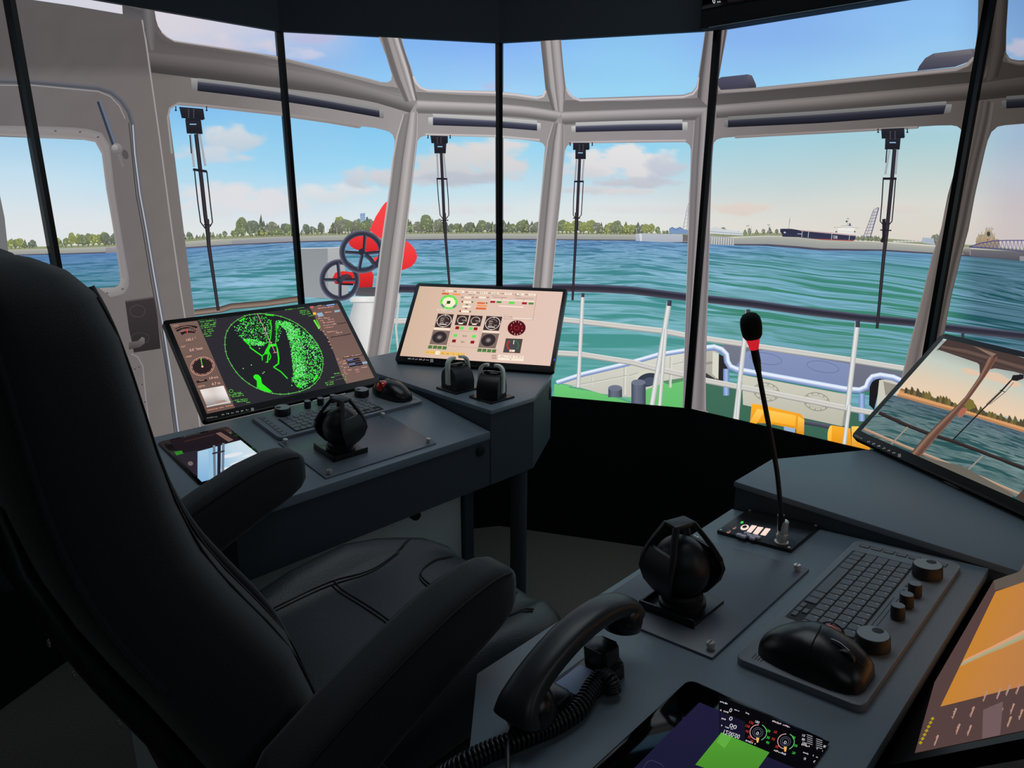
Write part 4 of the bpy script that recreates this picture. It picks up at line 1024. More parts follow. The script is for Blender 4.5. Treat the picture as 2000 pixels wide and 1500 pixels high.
# ================================================================== CONSOLES
OL = Vector((-0.586, 1.613, EYE - 0.61)); OR_ = Vector((0.305, 0.775, EYE - 0.61))
SL = math.radians(6.5)
def frame_m(o, x, y, z): return Matrix(((x.x, y.x, z.x, o.x), (x.y, y.y, z.y, o.y), (x.z, y.z, z.z, o.z), (0, 0, 0, 1)))
def desk_frame(side):
    if side == 'L': X, Y0, O = A_, N_, OL
    else: X, Y0, O = -A_, -N_, OR_ + A_ * 0.45
    Y = (Y0 * math.cos(SL) + Z_ * math.sin(SL)).normalized()
    return frame_m(O, X, Y, X.cross(Y)), frame_m(Vector((O.x, O.y, 0)), X, Y0, Z_)
SURF = lambda y: EYE - 0.61 + math.tan(SL) * y        # height of the sloped worktop at local y
def console(side, label):
    D, H = desk_frame(side)
    root = empty('control_console', H)
    tag(root, label, 'console desk', 'pair of facing control consoles')
    mx = (lambda a: a) if side == 'L' else (lambda a: 0.45 - a)
    def pts(ps): return [(mx(a), y) for a, y in ps]
    bm = bmesh.new()
    T = pts([(-0.239, -0.26), (0.484, -0.26), (0.484, 0.188), (-0.62, 0.188), (-0.62, 0.06), (-0.52, 0.02)])
    prism(bm, T, lambda x, y: SURF(y) - 0.022, lambda x, y: SURF(y), 0.0015)
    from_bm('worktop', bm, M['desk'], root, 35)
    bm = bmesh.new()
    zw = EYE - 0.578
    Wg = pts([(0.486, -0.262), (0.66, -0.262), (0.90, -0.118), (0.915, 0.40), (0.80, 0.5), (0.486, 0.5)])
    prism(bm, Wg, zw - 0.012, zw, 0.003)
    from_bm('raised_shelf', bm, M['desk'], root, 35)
    bm = bmesh.new()
    zb = EYE - 0.802
    B = pts([(-0.235, -0.256), (0.662, -0.256), (0.894, -0.115), (0.908, 0.39), (0.79, 0.488), (0.488, 0.488), (0.488, 0.184), (-0.60, 0.184), (-0.60, 0.06), (-0.515, 0.024)])
    prism(bm, pts([(0.488, -0.258), (0.662, -0.258), (0.897, -0.116), (0.911, 0.396), (0.797, 0.496), (0.488, 0.496)]), zb, zw - 0.0125)
    prism(bm, pts([(-0.235, -0.256), (0.488, -0.256), (0.488, 0.184), (-0.60, 0.184), (-0.60, 0.06), (-0.515, 0.024)]), zb, lambda x, y: SURF(y) - 0.0225)
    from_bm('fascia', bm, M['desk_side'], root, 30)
    # grommets
    bm = bmesh.new()
    for a, z in ((0.45, EYE - 0.688),):
        m4 = Matrix.Translation((mx(a), -0.257, z)) @ Matrix.Rotation(math.radians(90), 4, 'X')
        lathe(bm, [(0, 0.004), (0.011, 0.004), (0.015, 0.003), (0.016, 0)], n=24, m4=m4)
    from_bm('cable_grommet', bm, M['mattp'], root, 40)
    bm = bmesh.new()
    d = Vector((0.662, -0.258)) ; e = Vector((0.897, -0.116)); t = (e - d).normalized(); nn = Vector((t.y, -t.x))
    p = d + (e - d) * 0.93
    px_, py_ = mx(p.x), p.y; tx = t.x if side == 'L' else -t.x; nx_ = nn.x if side == 'L' else -nn.x
    m4 = frame_m(Vector((px_, py_, EYE - 0.64)), Vector((tx, t.y, 0)), Z_, Vector((nx_, nn.y, 0)))
    lathe(bm, [(0, 0.004), (0.010, 0.004), (0.014, 0.003), (0.015, 0)], n=24, m4=m4 @ Matrix.Scale(1.6, 4, (0, 1, 0)))
    from_bm('cable_grommet', bm, M['mattp'], root, 40)
    # legs: a flat post and a round post under the raised end, pale modesty panel behind
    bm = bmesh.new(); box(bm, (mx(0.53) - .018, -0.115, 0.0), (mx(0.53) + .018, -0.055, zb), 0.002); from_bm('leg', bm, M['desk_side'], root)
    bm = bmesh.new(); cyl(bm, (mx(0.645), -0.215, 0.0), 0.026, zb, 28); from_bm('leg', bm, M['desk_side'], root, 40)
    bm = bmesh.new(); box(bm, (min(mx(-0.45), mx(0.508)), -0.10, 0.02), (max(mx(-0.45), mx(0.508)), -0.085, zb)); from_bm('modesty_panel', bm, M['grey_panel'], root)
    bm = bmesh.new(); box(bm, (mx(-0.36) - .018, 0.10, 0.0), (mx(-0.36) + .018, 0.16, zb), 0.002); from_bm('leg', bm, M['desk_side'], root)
    if side == 'L':
        bm = bmesh.new()
        m4 = Matrix.Translation((0.235, -0.235, zb - 0.012)) @ Matrix.Rotation(math.radians(90), 4, 'X')
        lathe(bm, [(0, -0.012), (0.012, -0.012), (0.014, -.008), (0.014, 0.008), (0.012, .012), (0, 0.012)], n=24, m4=m4)
        from_bm('cable_clip', bm, M['blackp'], root, 40)
    return root
console('L', 'charcoal control console carrying the radar monitor, beyond the chair')
console('R', 'charcoal control console carrying the gooseneck microphone and black telephone')

def keyboard(side, label):
    D, H = desk_frame(side)
    root = empty('marine_keyboard', D @ Matrix.Translation((0, 0, 0.0003)))
    tag(root, label, 'keyboard', 'control keyboards with rotary knobs')
    bm = bmesh.new(); prism(bm, rrect(-0.004, -0.004, 0.452, 0.158, 0.012), 0, 0.010, 0.002)
    from_bm('keyboard_plate', bm, M['kbd'], root, 40)
    bm = bmesh.new(); prism(bm, rrect(0.046, 0.008, 0.318, 0.1025, 0.002, 2), 0.0098, 0.0104)
    for i in range(7): prism(bm, rrect(0.009, 0.008 + i * 0.0195, 0.0235, 0.0245 + i * 0.0195, 0.0015, 2), 0.0098, 0.0104)
    from_bm('key_recess', bm, M['keygap'], root)
    bm = bmesh.new()
    def key(x0, y0, x1, y1, z=0.0122): prism(bm, rrect(x0 + .0009, y0 + .0009, x1 - .0009, y1 - .0009, 0.0014, 2), 0.0103, z, 0.0005, seg=1)
    pit = 0.0192
    rows = [(0.0835, 0.0), (0.0655, 0.004), (0.0475, 0.0075), (0.0295, 0.012)]
    for yy, dx in rows:
        x = 0.048
        fw = pit + dx
        key(x, yy, x + fw, yy + 0.018); x += fw
        while x + pit < 0.317: key(x, yy, x + pit, yy + 0.018); x += pit
        if 0.317 - x > 0.006: key(x, yy, 0.317, yy + 0.018)
    x = 0.048
    for wd in (0.017, 0.017, 0.017, 0.0225): key(x, 0.0095, x + wd, 0.0285); x += wd
    key(x, 0.0095, x + 0.098, 0.0285); x += 0.098
    for wd in (0.021, 0.019): key(x, 0.0095, x + wd, 0.0285); x += wd
    key(x + .004, 0.0095, x + 0.019, 0.0185); key(x + 0.019, 0.0095, x + 0.034, 0.0185); key(x + 0.019, 0.0190, x + 0.034, 0.0285); key(x + .034, 0.0095, x + 0.049, 0.0185)
    for i in range(7): key(0.009, 0.008 + i * 0.0195, 0.0235, 0.0245 + i * 0.0195, 0.0112)
    key(0.135, 0.109, 0.149, 0.114, 0.0112); key(0.115, 0.109, 0.126, 0.114, 0.0112)
    from_bm('keys', bm, M['key'], root)
    bm = bmesh.new()
    for yy, dx in rows:
        x = 0.048 + pit + dx
        while x + pit < 0.317: box(bm, (x + .0035, yy + .0115, .0121), (x + .0060, yy + .0140, .01235)); x += pit
    from_bm('key_legends', bm, M['legend'], root)
    bm = bmesh.new()
    for (x0, y0, x1, y1) in ((0.046, 0.0062, 0.318, 0.007), (0.0445, 0.007, 0.0452, 0.105), (0.17, 0.108, 0.27, 0.1085), (0.17, 0.114, 0.27, 0.1145)): box(bm, (x0, y0, 0.0099), (x1, y1, 0.0106))
    from_bm('key_frame_line', bm, M['keygap'], root)
    for kx, ky, r, h in ((0.072, 0.127, 0.0215, 0.021), (0.322, 0.127, 0.0215, 0.021), (0.148, 0.130, 0.0095, 0.021), (0.188, 0.130, 0.0095, 0.021), (0.228, 0.130, 0.0095, 0.021)):
        kn = empty('rotary_knob', Matrix.Translation((kx, ky, 0.010)), root)
        bm = bmesh.new()
        lathe(bm, [(0, 0), (r * .8, 0), (r * .8, 0.002), (r, 0.0025), (r * .97, h - .001), (r * .93, h), (0, h)], n=40)
        from_bm('knob_body', bm, M['mattp'], kn, 40)
        bm = bmesh.new(); lathe(bm, [(0, h + .0004), (r * .9, h + .0004), (r * .9, h - .0002)], n=40)
        if r < .015: from_bm('knob_cap', bm, M['kbd'], kn, 40)
        else:
            from_bm('knob_cap', bm, M['knobtop'], kn, 40)
            bm = bmesh.new(); lathe(bm, [(0, h + .0006), (r * .3, h + .0007), (r * .34, h + .0004)], (-r * .5, r * .12, 0), 20)
            from_bm('finger_dimple', bm, M['keygap'], kn, 40)
    pp = random.Random(3); bm = bmesh.new()
    for k in range(16): box(bm, (0.428 + (k % 4) * .0035, 0.015 + (k // 4) * .004, 0.0100), (0.4305 + (k % 4) * .0035, 0.0165 + (k // 4) * .004, 0.0102))
    from_bm('maker_print', bm, M['keygap'], root)
    return root
keyboard('L', 'keyboard with five black knobs in front of the radar monitor')
keyboard('R', 'keyboard with five black knobs beside the bare sloped monitor edge')

def trackball(side, label):
    D, H = desk_frame(side)
    root = empty('trackball', D @ Matrix.Translation((0.402, 0.083, 0.0104)))
    tag(root, label, 'trackball', 'ergonomic trackballs')
    bm = bmesh.new()
    rings = []
    #        y,   xc,   hw,   height
    st = [(-0.070, .004, .010, .010), (-0.066, .004, .020, .018), (-0.055, .003, .030, .028), (-0.035, .001, .037, .040), (-0.010, -.001, .042, .047), (0.012, -.002, .044, .045), (0.035, -.001, .043, .037), (0.053, .001, .038, .027), (0.063, .002, .030, .019), (0.067, .002, .018, .012)]
    n = 22
    for y, xc, hw, hh in st:
        r = []
        for i in range(n):
            t = 2 * math.pi * i / n
            cx, sz = math.cos(t), math.sin(t)
            z = (hh * (max(0, sz) ** .85)) if sz > 0 else 0.0
            px_ = xc + hw * math.copysign(abs(cx) ** .8, cx) - 0.006 * (z / .047)
            r.append((px_, y, z + (0.001 if sz <= 0 else 0.001)))
        rings.append(r)
    loft(bm, rings)
    from_bm('shell', bm, M['blackp'], root, 60)
    bm = bmesh.new(); bmesh.ops.create_uvsphere(bm, u_segments=28, v_segments=18, radius=0.0175)
    from_bm('ball', bm, M['redball'], root, 80, Matrix.Translation((-0.0325, 0.008, 0.0315) if side == 'L' else (-0.029, 0.006, 0.0250)))['label'] = 'glossy dark red ball'
    bm = bmesh.new(); tube(bm, [Vector((-0.0305, 0.008, 0.0315) if side == 'L' else (-0.029, 0.006, 0.0250)) + Vector((-.7 * math.cos(t) * 0 - .012, math.cos(t) * .0165, math.sin(t) * .0165)) for t in [2 * math.pi * i / 24 for i in range(25)]], 0.0012, 6, False)
    from_bm('ball_collar', bm, M['mattp'], root, 60)
    bm = bmesh.new()
    lathe(bm, [(0, -.003), (.011, -.003), (.012, -.001), (.012, .001), (.011, .003), (0, .003)], n=24, m4=Matrix.Translation((0.008, 0.040, 0.028)) @ Matrix.Rotation(math.radians(90), 4, 'Y'))
    from_bm('scroll_wheel', bm, M['mattp'], root, 40)
    bm = bmesh.new()
    tube(bm, smooth_path([(0.004, 0.022, 0.0425), (0.004, 0.032, 0.0395), (0.004, 0.046, 0.033), (0.004, 0.060, 0.022)]), 0.0011, 6)
    tube(bm, smooth_path([(-0.040, -0.005, 0.026), (-0.02, 0.0, 0.0455), (0.002, 0.004, 0.0475), (0.024, 0.004, 0.0385), (0.038, 0.002, 0.016)]), 0.0006, 6)
    from_bm('button_seam', bm, M['stitch'], root, 60)
    bm = bmesh.new(); tube(bm, smooth_path([(0.0015, 0.020, 0.0437), (-.0005, 0.030, 0.0411), (0.0015, 0.042, 0.0358)]), 0.0012, 6)
    from_bm('chrome_strip', bm, M['metal'], root, 60)
    return root
trackball('L', 'black trackball with visible red ball, below the radar monitor corner')
trackball('R', 'large black trackball on the console with the telephone')

def screw(root, x, y, z, r=0.0058, h=0.011, d=None):
    s = empty('thumb_screw', (d or Matrix.Identity(4)) @ Matrix.Translation((x, y, z)), root)
    bm = bmesh.new(); lathe(bm, [(0, 0), (r * .8, 0), (r * .8, h * .4), (r, h * .42), (r, h * .95), (r * .9, h), (0, h)], n=24)
    from_bm('screw_head', bm, M['metal'], s, 40)
    bm = bmesh.new(); box(bm, (-r * .8, -.0006, h), (r * .8, .0006, h + .0003)); from_bm('screw_slot', bm, M['keygap'], s)
def cover_plate(side, x0, y0, x1, y1, sc, label):
    D, H = desk_frame(side)
    root = empty('cover_plate', D @ Matrix.Translation((0, 0, 0.0003)))
    tag(root, label, 'cover plate', 'console cover plates')
    bm = bmesh.new(); prism(bm, rrect(x0, y0, x1, y1, 0.002, 2), 0, 0.0035, 0.0006); from_bm('plate', bm, M['plate'], root, 40)
    for x, y in sc: screw(root, x, y, 0.0035)
    return root
cover_plate('L', -0.012, -0.240, 0.312, -0.010, [(0.001, -.025), (0.005, -.227), (0.297, -.224), (0.294, -.023)], 'dark plate with steel thumb screws under the lever near the radar keyboard')
cover_plate('R', 0.140, -0.247, 0.463, -0.030, [(0.158, -.043), (0.446, -.042), (0.452, -.234), (0.158, -.234)], 'dark plate with steel thumb screws under the lever beside the telephone')

# raised lips stand on the two plate edges nearest the seat
BASE_TURN = {'L': Matrix.Rotation(0, 4, 'Z'), 'R': Matrix.Rotation(math.radians(90), 4, 'Z')}
def azimuth_lever(side, x, y, label, turn):
    D, H = desk_frame(side)
    sx = 1 if side == 'L' else -1
    root = empty('azimuth_lever', D @ Matrix.Translation((x, y, 0.0040)))
    tag(root, label, 'control lever', 'black azimuth thruster levers')
    bm = bmesh.new()
    box(bm, (-.046, -.046, 0), (.046, .046, .004), .001)
    for lo, hi in (((-.048, -.048, 0), (-.044, .048, .014)), ((-.048, -.048, 0), (.048, -.044, .014))): box(bm, [lo[0], lo[1], lo[2]], hi, .001)
    from_bm('base_plate', bm, M['blackp'], root, 40, BASE_TURN[side])
    bm = bmesh.new(); lathe(bm, [(0, .004), (.036, .004), (.036, .012), (.032, .014), (.032, .022), (.028, .026), (0, .026)], n=40)
    from_bm('swivel_ring', bm, M['mattp'], root, 35)
    R = Matrix.Rotation(math.radians(turn), 4, 'Z')
    hd = empty('lever_head', R, root)
    bm = bmesh.new(); bmesh.ops.create_uvsphere(bm, u_segments=36, v_segments=24, radius=0.047)
    for v in bm.verts: v.co.x *= .86
    from_bm('ball_body', bm, M['mattp'], hd, 60, Matrix.Translation((0, 0, 0.068)))
    bm = bmesh.new()
    # two curved side plates, open near the top, joined by a flat cap
    stn = [(.100, .0350, .0330), (.085, .0430, .0390), (.065, .0480, .0400), (.045, .0450, .0330), (.030, .0370, .0230), (.022, .0300, .0180)]
    for s in (-1, 1):
        rg_ = []
        for z, xx, yy in stn:
            rg_.append([(s * (xx + .0035), -yy, z), (s * (xx + .0045), 0, z), (s * (xx + .0035), yy, z), (s * (xx - .0025), yy, z), (s * (xx - .0015), 0, z), (s * (xx - .0025), -yy, z)])
        sub = bmesh.new(); loft(sub, rg_); join(bm, sub)
        for t in (-1, 1):
            tube(bm, smooth_path([(s * .0455, t * .036, .080), (s * .036, t * .031, .100), (s * .026, t * .021, .120), (s * .016, t * .013, .137)], 5), [(.0052, .0040)] * 16, sect=superell(10, 4))
    box(bm, (-.020, -.016, .132), (.020, .016, .141), .004)
    from_bm('handle_frame', bm, M['mattp'], hd, 40)
    return root
azimuth_lever('L', 0.090, -0.137, 'black ball-shaped lever in front of the radar keyboard', 105)
azimuth_lever('R', 0.370, -0.133, 'black ball-shaped lever between the microphone and the telephone', -22)

def throttle(a0, y0, turn, near, label):
    _, H = desk_frame('L')
    root = empty('throttle_lever', H @ Matrix.Translation((a0, y0, EYE - 0.578)))
    tag(root, label, 'throttle lever', 'twin throttle levers')
    bm = bmesh.new(); box(bm, (-.047, -.047, 0.0002), (.047, .047, .006), .001); from_bm('base_plate', bm, M['blackp'], root)
    hd = empty('throttle_head', Matrix.Rotation(math.radians(turn), 4, 'Z'), root)
    bm = bmesh.new()
    pr = [(-.043, 0.006), (.043, 0.006), (.043, .030)] + [(.043 * math.cos(t), .030 + .043 * math.sin(t)) for t in [math.pi * i / 16 for i in range(1, 16)]] + [(-.043, .030)]
    prism(bm, pr, -.032, .032, 0.002, Matrix(((0, 0, 1, 0), (1, 0, 0, 0), (0, 1, 0, 0), (0, 0, 0, 1))))
    from_bm('drum', bm, M['mattp'], hd, 35)
    bm = bmesh.new()
    for k in range(9): box(bm, (-.028, -.008 + k * .002, .0702 - abs(k - 4) * .0003), (-.010 + (k % 3) * .004, -.0072 + k * .002, .0709 - abs(k - 4) * .0003))
    from_bm('scale_marks', bm, M['key'], hd)
    for s in (-1, 1):
        arm = empty('lever_arm', None, hd)
        bm = bmesh.new()
        P = smooth_path([(s * .035, -.002, .020), (s * .0355, -.002, .05), (s * .035, -.001, .078), (s * .031, 0, .090), (s * .022, .001, .097), (s * .010, .002, .098)], 5)
        tube(bm, P, [(.0118 - .002 * min(1, i / 14), .0042) for i in range(len(P))], sect=superell(14, 5), up=Vector((s, 0, 0)))
        from_bm('arm_bar', bm, M['lever'], arm, 45)
        bm = bmesh.new(); lathe(bm, [(0, .0055), (.004, .0055), (.0045, .004)], n=16, m4=Matrix.Translation((s * .034, -.002, .022)) @ Matrix.Rotation(math.radians(90 * s), 4, 'Y'))
        from_bm('pivot_bolt', bm, M['metal'], arm, 40)
    bm = bmesh.new()
    P = smooth_path([(-.026, .030, .058), (-.022, .018, .072), (-.010, .004, .078), (.010, .004, .078), (.022, .018, .072), (.026, .030, .058)], 4)
    tube(bm, P, [(.010, .002)] * len(P), sect=superell(10, 4), up=Vector((0, 0, 1)))
    from_bm('grip_saddle', bm, M['lever'], hd, 45)
    return root
throttle(0.558, -0.038, -8, -1, 'throttle lever with grey arms, nearer the radar monitor')
throttle(0.568, -0.178, -62, 1, 'throttle lever with grey arms at the console corner')

# ---------------- tablets
def tablet(side, x0, y0, x1, y1, label):
    D, H = desk_frame(side)
    root = empty('tablet', D @ Matrix.Translation((x0, y0, 0.0003)))
    tag(root, label, 'tablet', 'glossy console tablets')
    w, h = x1 - x0, y1 - y0
    bm = bmesh.new(); prism(bm, rrect(0, 0, w, h, 0.010), 0, 0.0030, 0.0008); from_bm('glass_front', bm, M['glass'], root, 40)
    return root, D, w, h
def desk_canvas(root, D, x0, y0, x1, y1, z=0.0036, plane_z=0.0036):
    O = D @ Vector((x0, y0, plane_z)); X = (D.to_3x3() @ Vector((1, 0, 0))); Y = (D.to_3x3() @ Vector((0, 1, 0))); Zn = X.cross(Y)
    def to(px, py):
        P = onplane(px, py, O, Zn) - O
        return (P.dot(X), P.dot(Y))
    def quad(m):
        out = []
        for s, t in ((m, m), (x1 - x0 - m, m), (x1 - x0 - m, y1 - y0 - m), (m, y1 - y0 - m)): out.append(project(O + X * s + Y * t))
        return out
    cr = empty('lit_screen', Matrix.Translation((0, 0, z - 0.0005)), root)
    cr['label'] = 'lit picture and painted reflections on the glass'
    return cr, to, quad
def ctext(cv, part, s, p0, p1, h, col, flip=False):
    """text from p0 to p1 (baseline ends, picture frame), h tall at right angles; flip mirrors it top to bottom"""
    tris, w = text_tris(s)
    dx, dy = (p1[0] - p0[0]) / w, (p1[1] - p0[1]) / w
    l = math.hypot(dx, dy) or 1; ux, uy = dy / l * h / .7, -dx / l * h / .7
    if flip: ux, uy = -ux, -uy
    cv.add(part, [[(p0[0] + q[0] * dx + q[1] * ux, p0[1] + q[0] * dy + q[1] * uy, *col) for q in t] for t in tris])
def scrib(cv, part, p0, p1, h, col, seed=0, dens=.8):
    """a line of print too small to read: short uneven strokes"""
    r = random.Random(seed + int(p0[0] * 7 + p0[1] * 3))
    l = math.hypot(p1[0] - p0[0], p1[1] - p0[1]); n = max(2, int(l / (h * .75)))
    batch = []
    dx, dy = (p1[0] - p0[0]) / n, (p1[1] - p0[1]) / n; s = math.hypot(dx, dy) or 1; ux, uy = dy / s * h, -dx / s * h
    for i in range(n):
        if r.random() > dens: continue
        x, y = p0[0] + dx * i, p0[1] + dy * i
        a, b = r.uniform(0, .25), r.uniform(.6, 1)
        k = r.uniform(.5, .8)
        q = [(x + ux * a, y + uy * a), (x + dx * k + ux * a, y + dy * k + uy * a), (x + dx * k + ux * b, y + dy * k + uy * b), (x + ux * b, y + uy * b)]
        c = tuple(v * r.uniform(.75, 1.0) for v in col)
        batch += [[(*q[0], *c), (*q[1], *c), (*q[2], *c)], [(*q[0], *c), (*q[2], *c), (*q[3], *c)]]
    cv.add(part, batch)
rt_, DL_, w_, h_ = tablet('L', -0.243, -0.108, -0.072, 0.149, 'glossy tablet under the radar monitor, with a painted reflection of the wall display sky')
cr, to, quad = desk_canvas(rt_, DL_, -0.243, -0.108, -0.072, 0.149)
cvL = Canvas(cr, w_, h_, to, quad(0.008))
K = [cvL]
def q9(x, y): return (300 + x / 4.1667, 570 + y / 4.1667)
Q9 = lambda *p: [q9(*z) for z in p]
poly('app_panel', Q9((120, 1200), (430, 1130), (560, 1120), (760, 1230), (500, 1300), (340, 1400), (200, 1330)), (34, 26, 30), K, (28, 24, 32))
poly('app_panel', Q9((130, 1330), (360, 1290), (360, 1500), (300, 1470)), (42, 38, 48), K)
poly('app_panel', Q9((505, 1152), (545, 1142), (650, 1205), (610, 1222)), (120, 92, 84), K); line('app_panel', Q9((250, 1220), (330, 1200), (500, 1160)), 2, (60, 40, 38), K)
poly('green_tile', Q9((168, 1302), (228, 1292), (244, 1316), (186, 1332)), (48, 128, 40), K); poly('app_icon', [q9(*z) for z in ell(300, 1398, 22, 18, 12)], (110, 100, 96), K)
strip('painted_sky_reflection', Q9((358, 1300), (358, 1420), (360, 1600)), Q9((736, 1200), (910, 1345), (1010, 1440)), [(140, 178, 206), (150, 196, 226), (196, 218, 232), (206, 222, 232)], K, 8)  # reflection of the wall display's sky and wiper, painted as glowing faces
poly('painted_sky_reflection', Q9((358, 1300), (446, 1282), (446, 1600), (358, 1600)), (168, 204, 228), K, (120, 170, 214))
for k, (x, y, rx, ry) in enumerate(((640, 1330, 90, 16), (720, 1390, 100, 18), (600, 1440, 70, 14), (780, 1330, 60, 10))): poly('painted_sky_reflection', [q9(*z) for z in ell(x, y, rx, ry, 16, -12)], (222, 230, 236), K)
for a, b, w, c in (((492, 1250), (500, 1600), 5, (110, 120, 136)), ((568, 1232), (560, 1600), 5, (110, 120, 136)), ((534, 1236), (530, 1600), 6.5, (38, 34, 44))): line('painted_wiper_reflection', Q9(a, b), w, c, K)
line('painted_wiper_reflection', Q9((478, 1318), (578, 1296)), 3, (46, 42, 52), K)
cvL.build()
rt_, DR_, w_, h_ = tablet('R', 0.522, -0.030, 0.777, 0.148, 'glossy tablet with a bright green square beside the telephone cord')
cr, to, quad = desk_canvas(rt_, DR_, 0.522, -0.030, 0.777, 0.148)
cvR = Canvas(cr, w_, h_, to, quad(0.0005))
K = [cvR]
NB = (30, 28, 58)
poly('desktop_background', [(1366, 1372), (1404, 1388), (1650, 1480), (1640, 1560), (1150, 1640), (1180, 1560)], NB, K, (24, 24, 44)); poly('reflected_status_page', [(1404, 1358), (1622, 1450), (1628, 1470), (1600, 1520), (1404, 1440)], (8, 8, 12), K)  # status page: the overhead display's reflection, painted flipped as glowing faces
poly('reflected_status_page', [(1404, 1388), (1455, 1410), (1455, 1465), (1404, 1442)], (22, 20, 40), K)
poly('green_square', [(1409, 1431), (1503, 1470), (1460, 1530), (1358, 1494)], (82, 158, 50), K, (66, 132, 42)); poly('green_square', [(1409, 1431), (1430, 1440), (1415, 1462), (1400, 1450)], (96, 170, 66), K)
WHT = (220, 220, 226)
scrib(cvR, 'reflected_status_print', (1406, 1372), (1428, 1380), 4, WHT, 1); ctext(cvR, 'reflected_status_print', '0', (1426, 1383), (1431, 1385), 8, WHT, True); scrib(cvR, 'reflected_status_print', (1434, 1388), (1444, 1391), 3, WHT, 2)
scrib(cvR, 'reflected_status_print', (1406, 1389), (1423, 1394), 4, WHT, 3); ctext(cvR, 'reflected_status_print', '0', (1426, 1399), (1432, 1402), 8, WHT, True); scrib(cvR, 'reflected_status_print', (1406, 1404), (1423, 1410), 4, WHT, 4); ctext(cvR, 'reflected_status_print', '00', (1426, 1413), (1440, 1418), 8, WHT, True)
scrib(cvR, 'reflected_status_print', (1408, 1419), (1432, 1427), 3.5, WHT, 5); ctext(cvR, 'reflected_status_print', '12:00:00', (1413, 1425), (1446, 1436), 9, WHT, True)
for gx, gy, c2 in ((1480, 1431, '0'), (1534, 1449, '0')):  # gauges belong to the painted reflection of the overhead display
    for rr in (10.5, 7): ring('gauge', gx, gy, rr, rr * .92, .9, [(92, 96, 112), (92, 96, 112)], K, 24)
    A = ell(gx, gy, 16, 15.4, 14, 0, 95, 290); strip('gauge', A, ell(gx, gy, 14.6, 14, 14, 0, 95, 290), [(196, 110, 112), (224, 200, 200)], K)
    A = ell(gx, gy, 18, 17, 10, 0, -60, 80); strip('gauge', A, ell(gx, gy, 16.8, 15.8, 10, 0, -60, 80), [(80, 190, 90), (140, 220, 150)], K)
    poly('gauge', [(gx - 3, gy + 10), (gx + 3, gy + 11), (gx + 1, gy + 20), (gx - 2, gy + 20)], (232, 178, 90), K)
    ctext(cvR, 'gauge', c2, (gx - 2, gy - 2), (gx + 3, gy), 6, WHT, True)
for t_, x, y, c in (('120', 1463, 1408, (220, 60, 50)), ('150', 1456, 1415, (220, 60, 50)), ('60', 1457, 1426, (220, 60, 50)), ('30', 1461, 1437, (220, 60, 50)), ('20', 1466, 1445, (220, 60, 50)), ('180', 1475, 1407, WHT), ('150', 1496, 1424, (70, 220, 80)), ('30', 1498, 1438, (70, 220, 80)), ('60', 1497, 1448, (70, 220, 80)),
                     ('70', 1512, 1427, (220, 60, 50)), ('50', 1508, 1441, (220, 60, 50)), ('30', 1515, 1456, (220, 60, 50)), ('30', 1548, 1438, (70, 220, 80)), ('50', 1552, 1454, (70, 220, 80)), ('70', 1548, 1468, (70, 220, 80)), ('10', 1567, 1434, WHT), ('80', 1567, 1442, WHT), ('100', 1567, 1449, WHT), ('80', 1609, 1456, WHT), ('100', 1612, 1464, WHT)):
    ctext(cvR, 'reflected_gauge_number', t_, (x, y), (x + 3 * len(t_), y + 1.1 * len(t_)), 5, c, True)
for k in range(5): line('reflected_tick_lines', [(1576, 1436 + k * 4), (1587, 1440 + k * 4)], .9, (190, 190, 198), K); line('reflected_tick_lines', [(1594, 1444 + k * 4), (1606, 1448 + k * 4)], .9, (190, 190, 198), K)
for a, b, h2 in (((1508, 1411), (1543, 1424), 4), ((1456, 1449), (1476, 1457), 4), ((1508, 1467), (1535, 1477), 4), ((1565, 1457), (1582, 1462), 4), ((1594, 1465), (1611, 1472), 4), ((1566, 1471), (1579, 1476), 3), ((1585, 1477), (1600, 1484), 3), ((1456, 1395), (1464, 1398), 3.5)): scrib(cvR, 'reflected_status_print', a, b, h2, WHT, 7)
ctext(cvR, 'reflected_status_print', '0', (1571, 1480), (1575, 1482), 5, WHT, True); ctext(cvR, 'reflected_status_print', '0', (1590, 1486), (1594, 1488), 5, WHT, True)
q = [(1264, 1490), (1272, 1486), (1292, 1494), (1300, 1504), (1270, 1512), (1256, 1502)]; line('key_outline', q + q[:1], 1, (64, 62, 92), K)
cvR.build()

# ---------------- microphone
D, H = desk_frame('R')
mic = empty('gooseneck_microphone', D)
tag(mic, 'gooseneck microphone with red collar rising from a lit button panel', 'microphone')
bm = bmesh.new(); prism(bm, rrect(-.036, -.226, .095, -.081, .003, 2), 0.0003, 0.007, 0.001); from_bm('base_panel', bm, M['blackp'], mic, 40)
bm = bmesh.new()
for x, y in ((-.030, -.220), (.089, -.220), (.089, -.087), (-.030, -.087)): cyl(bm, (x, y, .007), .0025, .0008, 12)
from_bm('panel_screws', bm, M['metal'], mic)
mb = Vector((0.078, -0.106, 0.007)); mbx = D @ mb
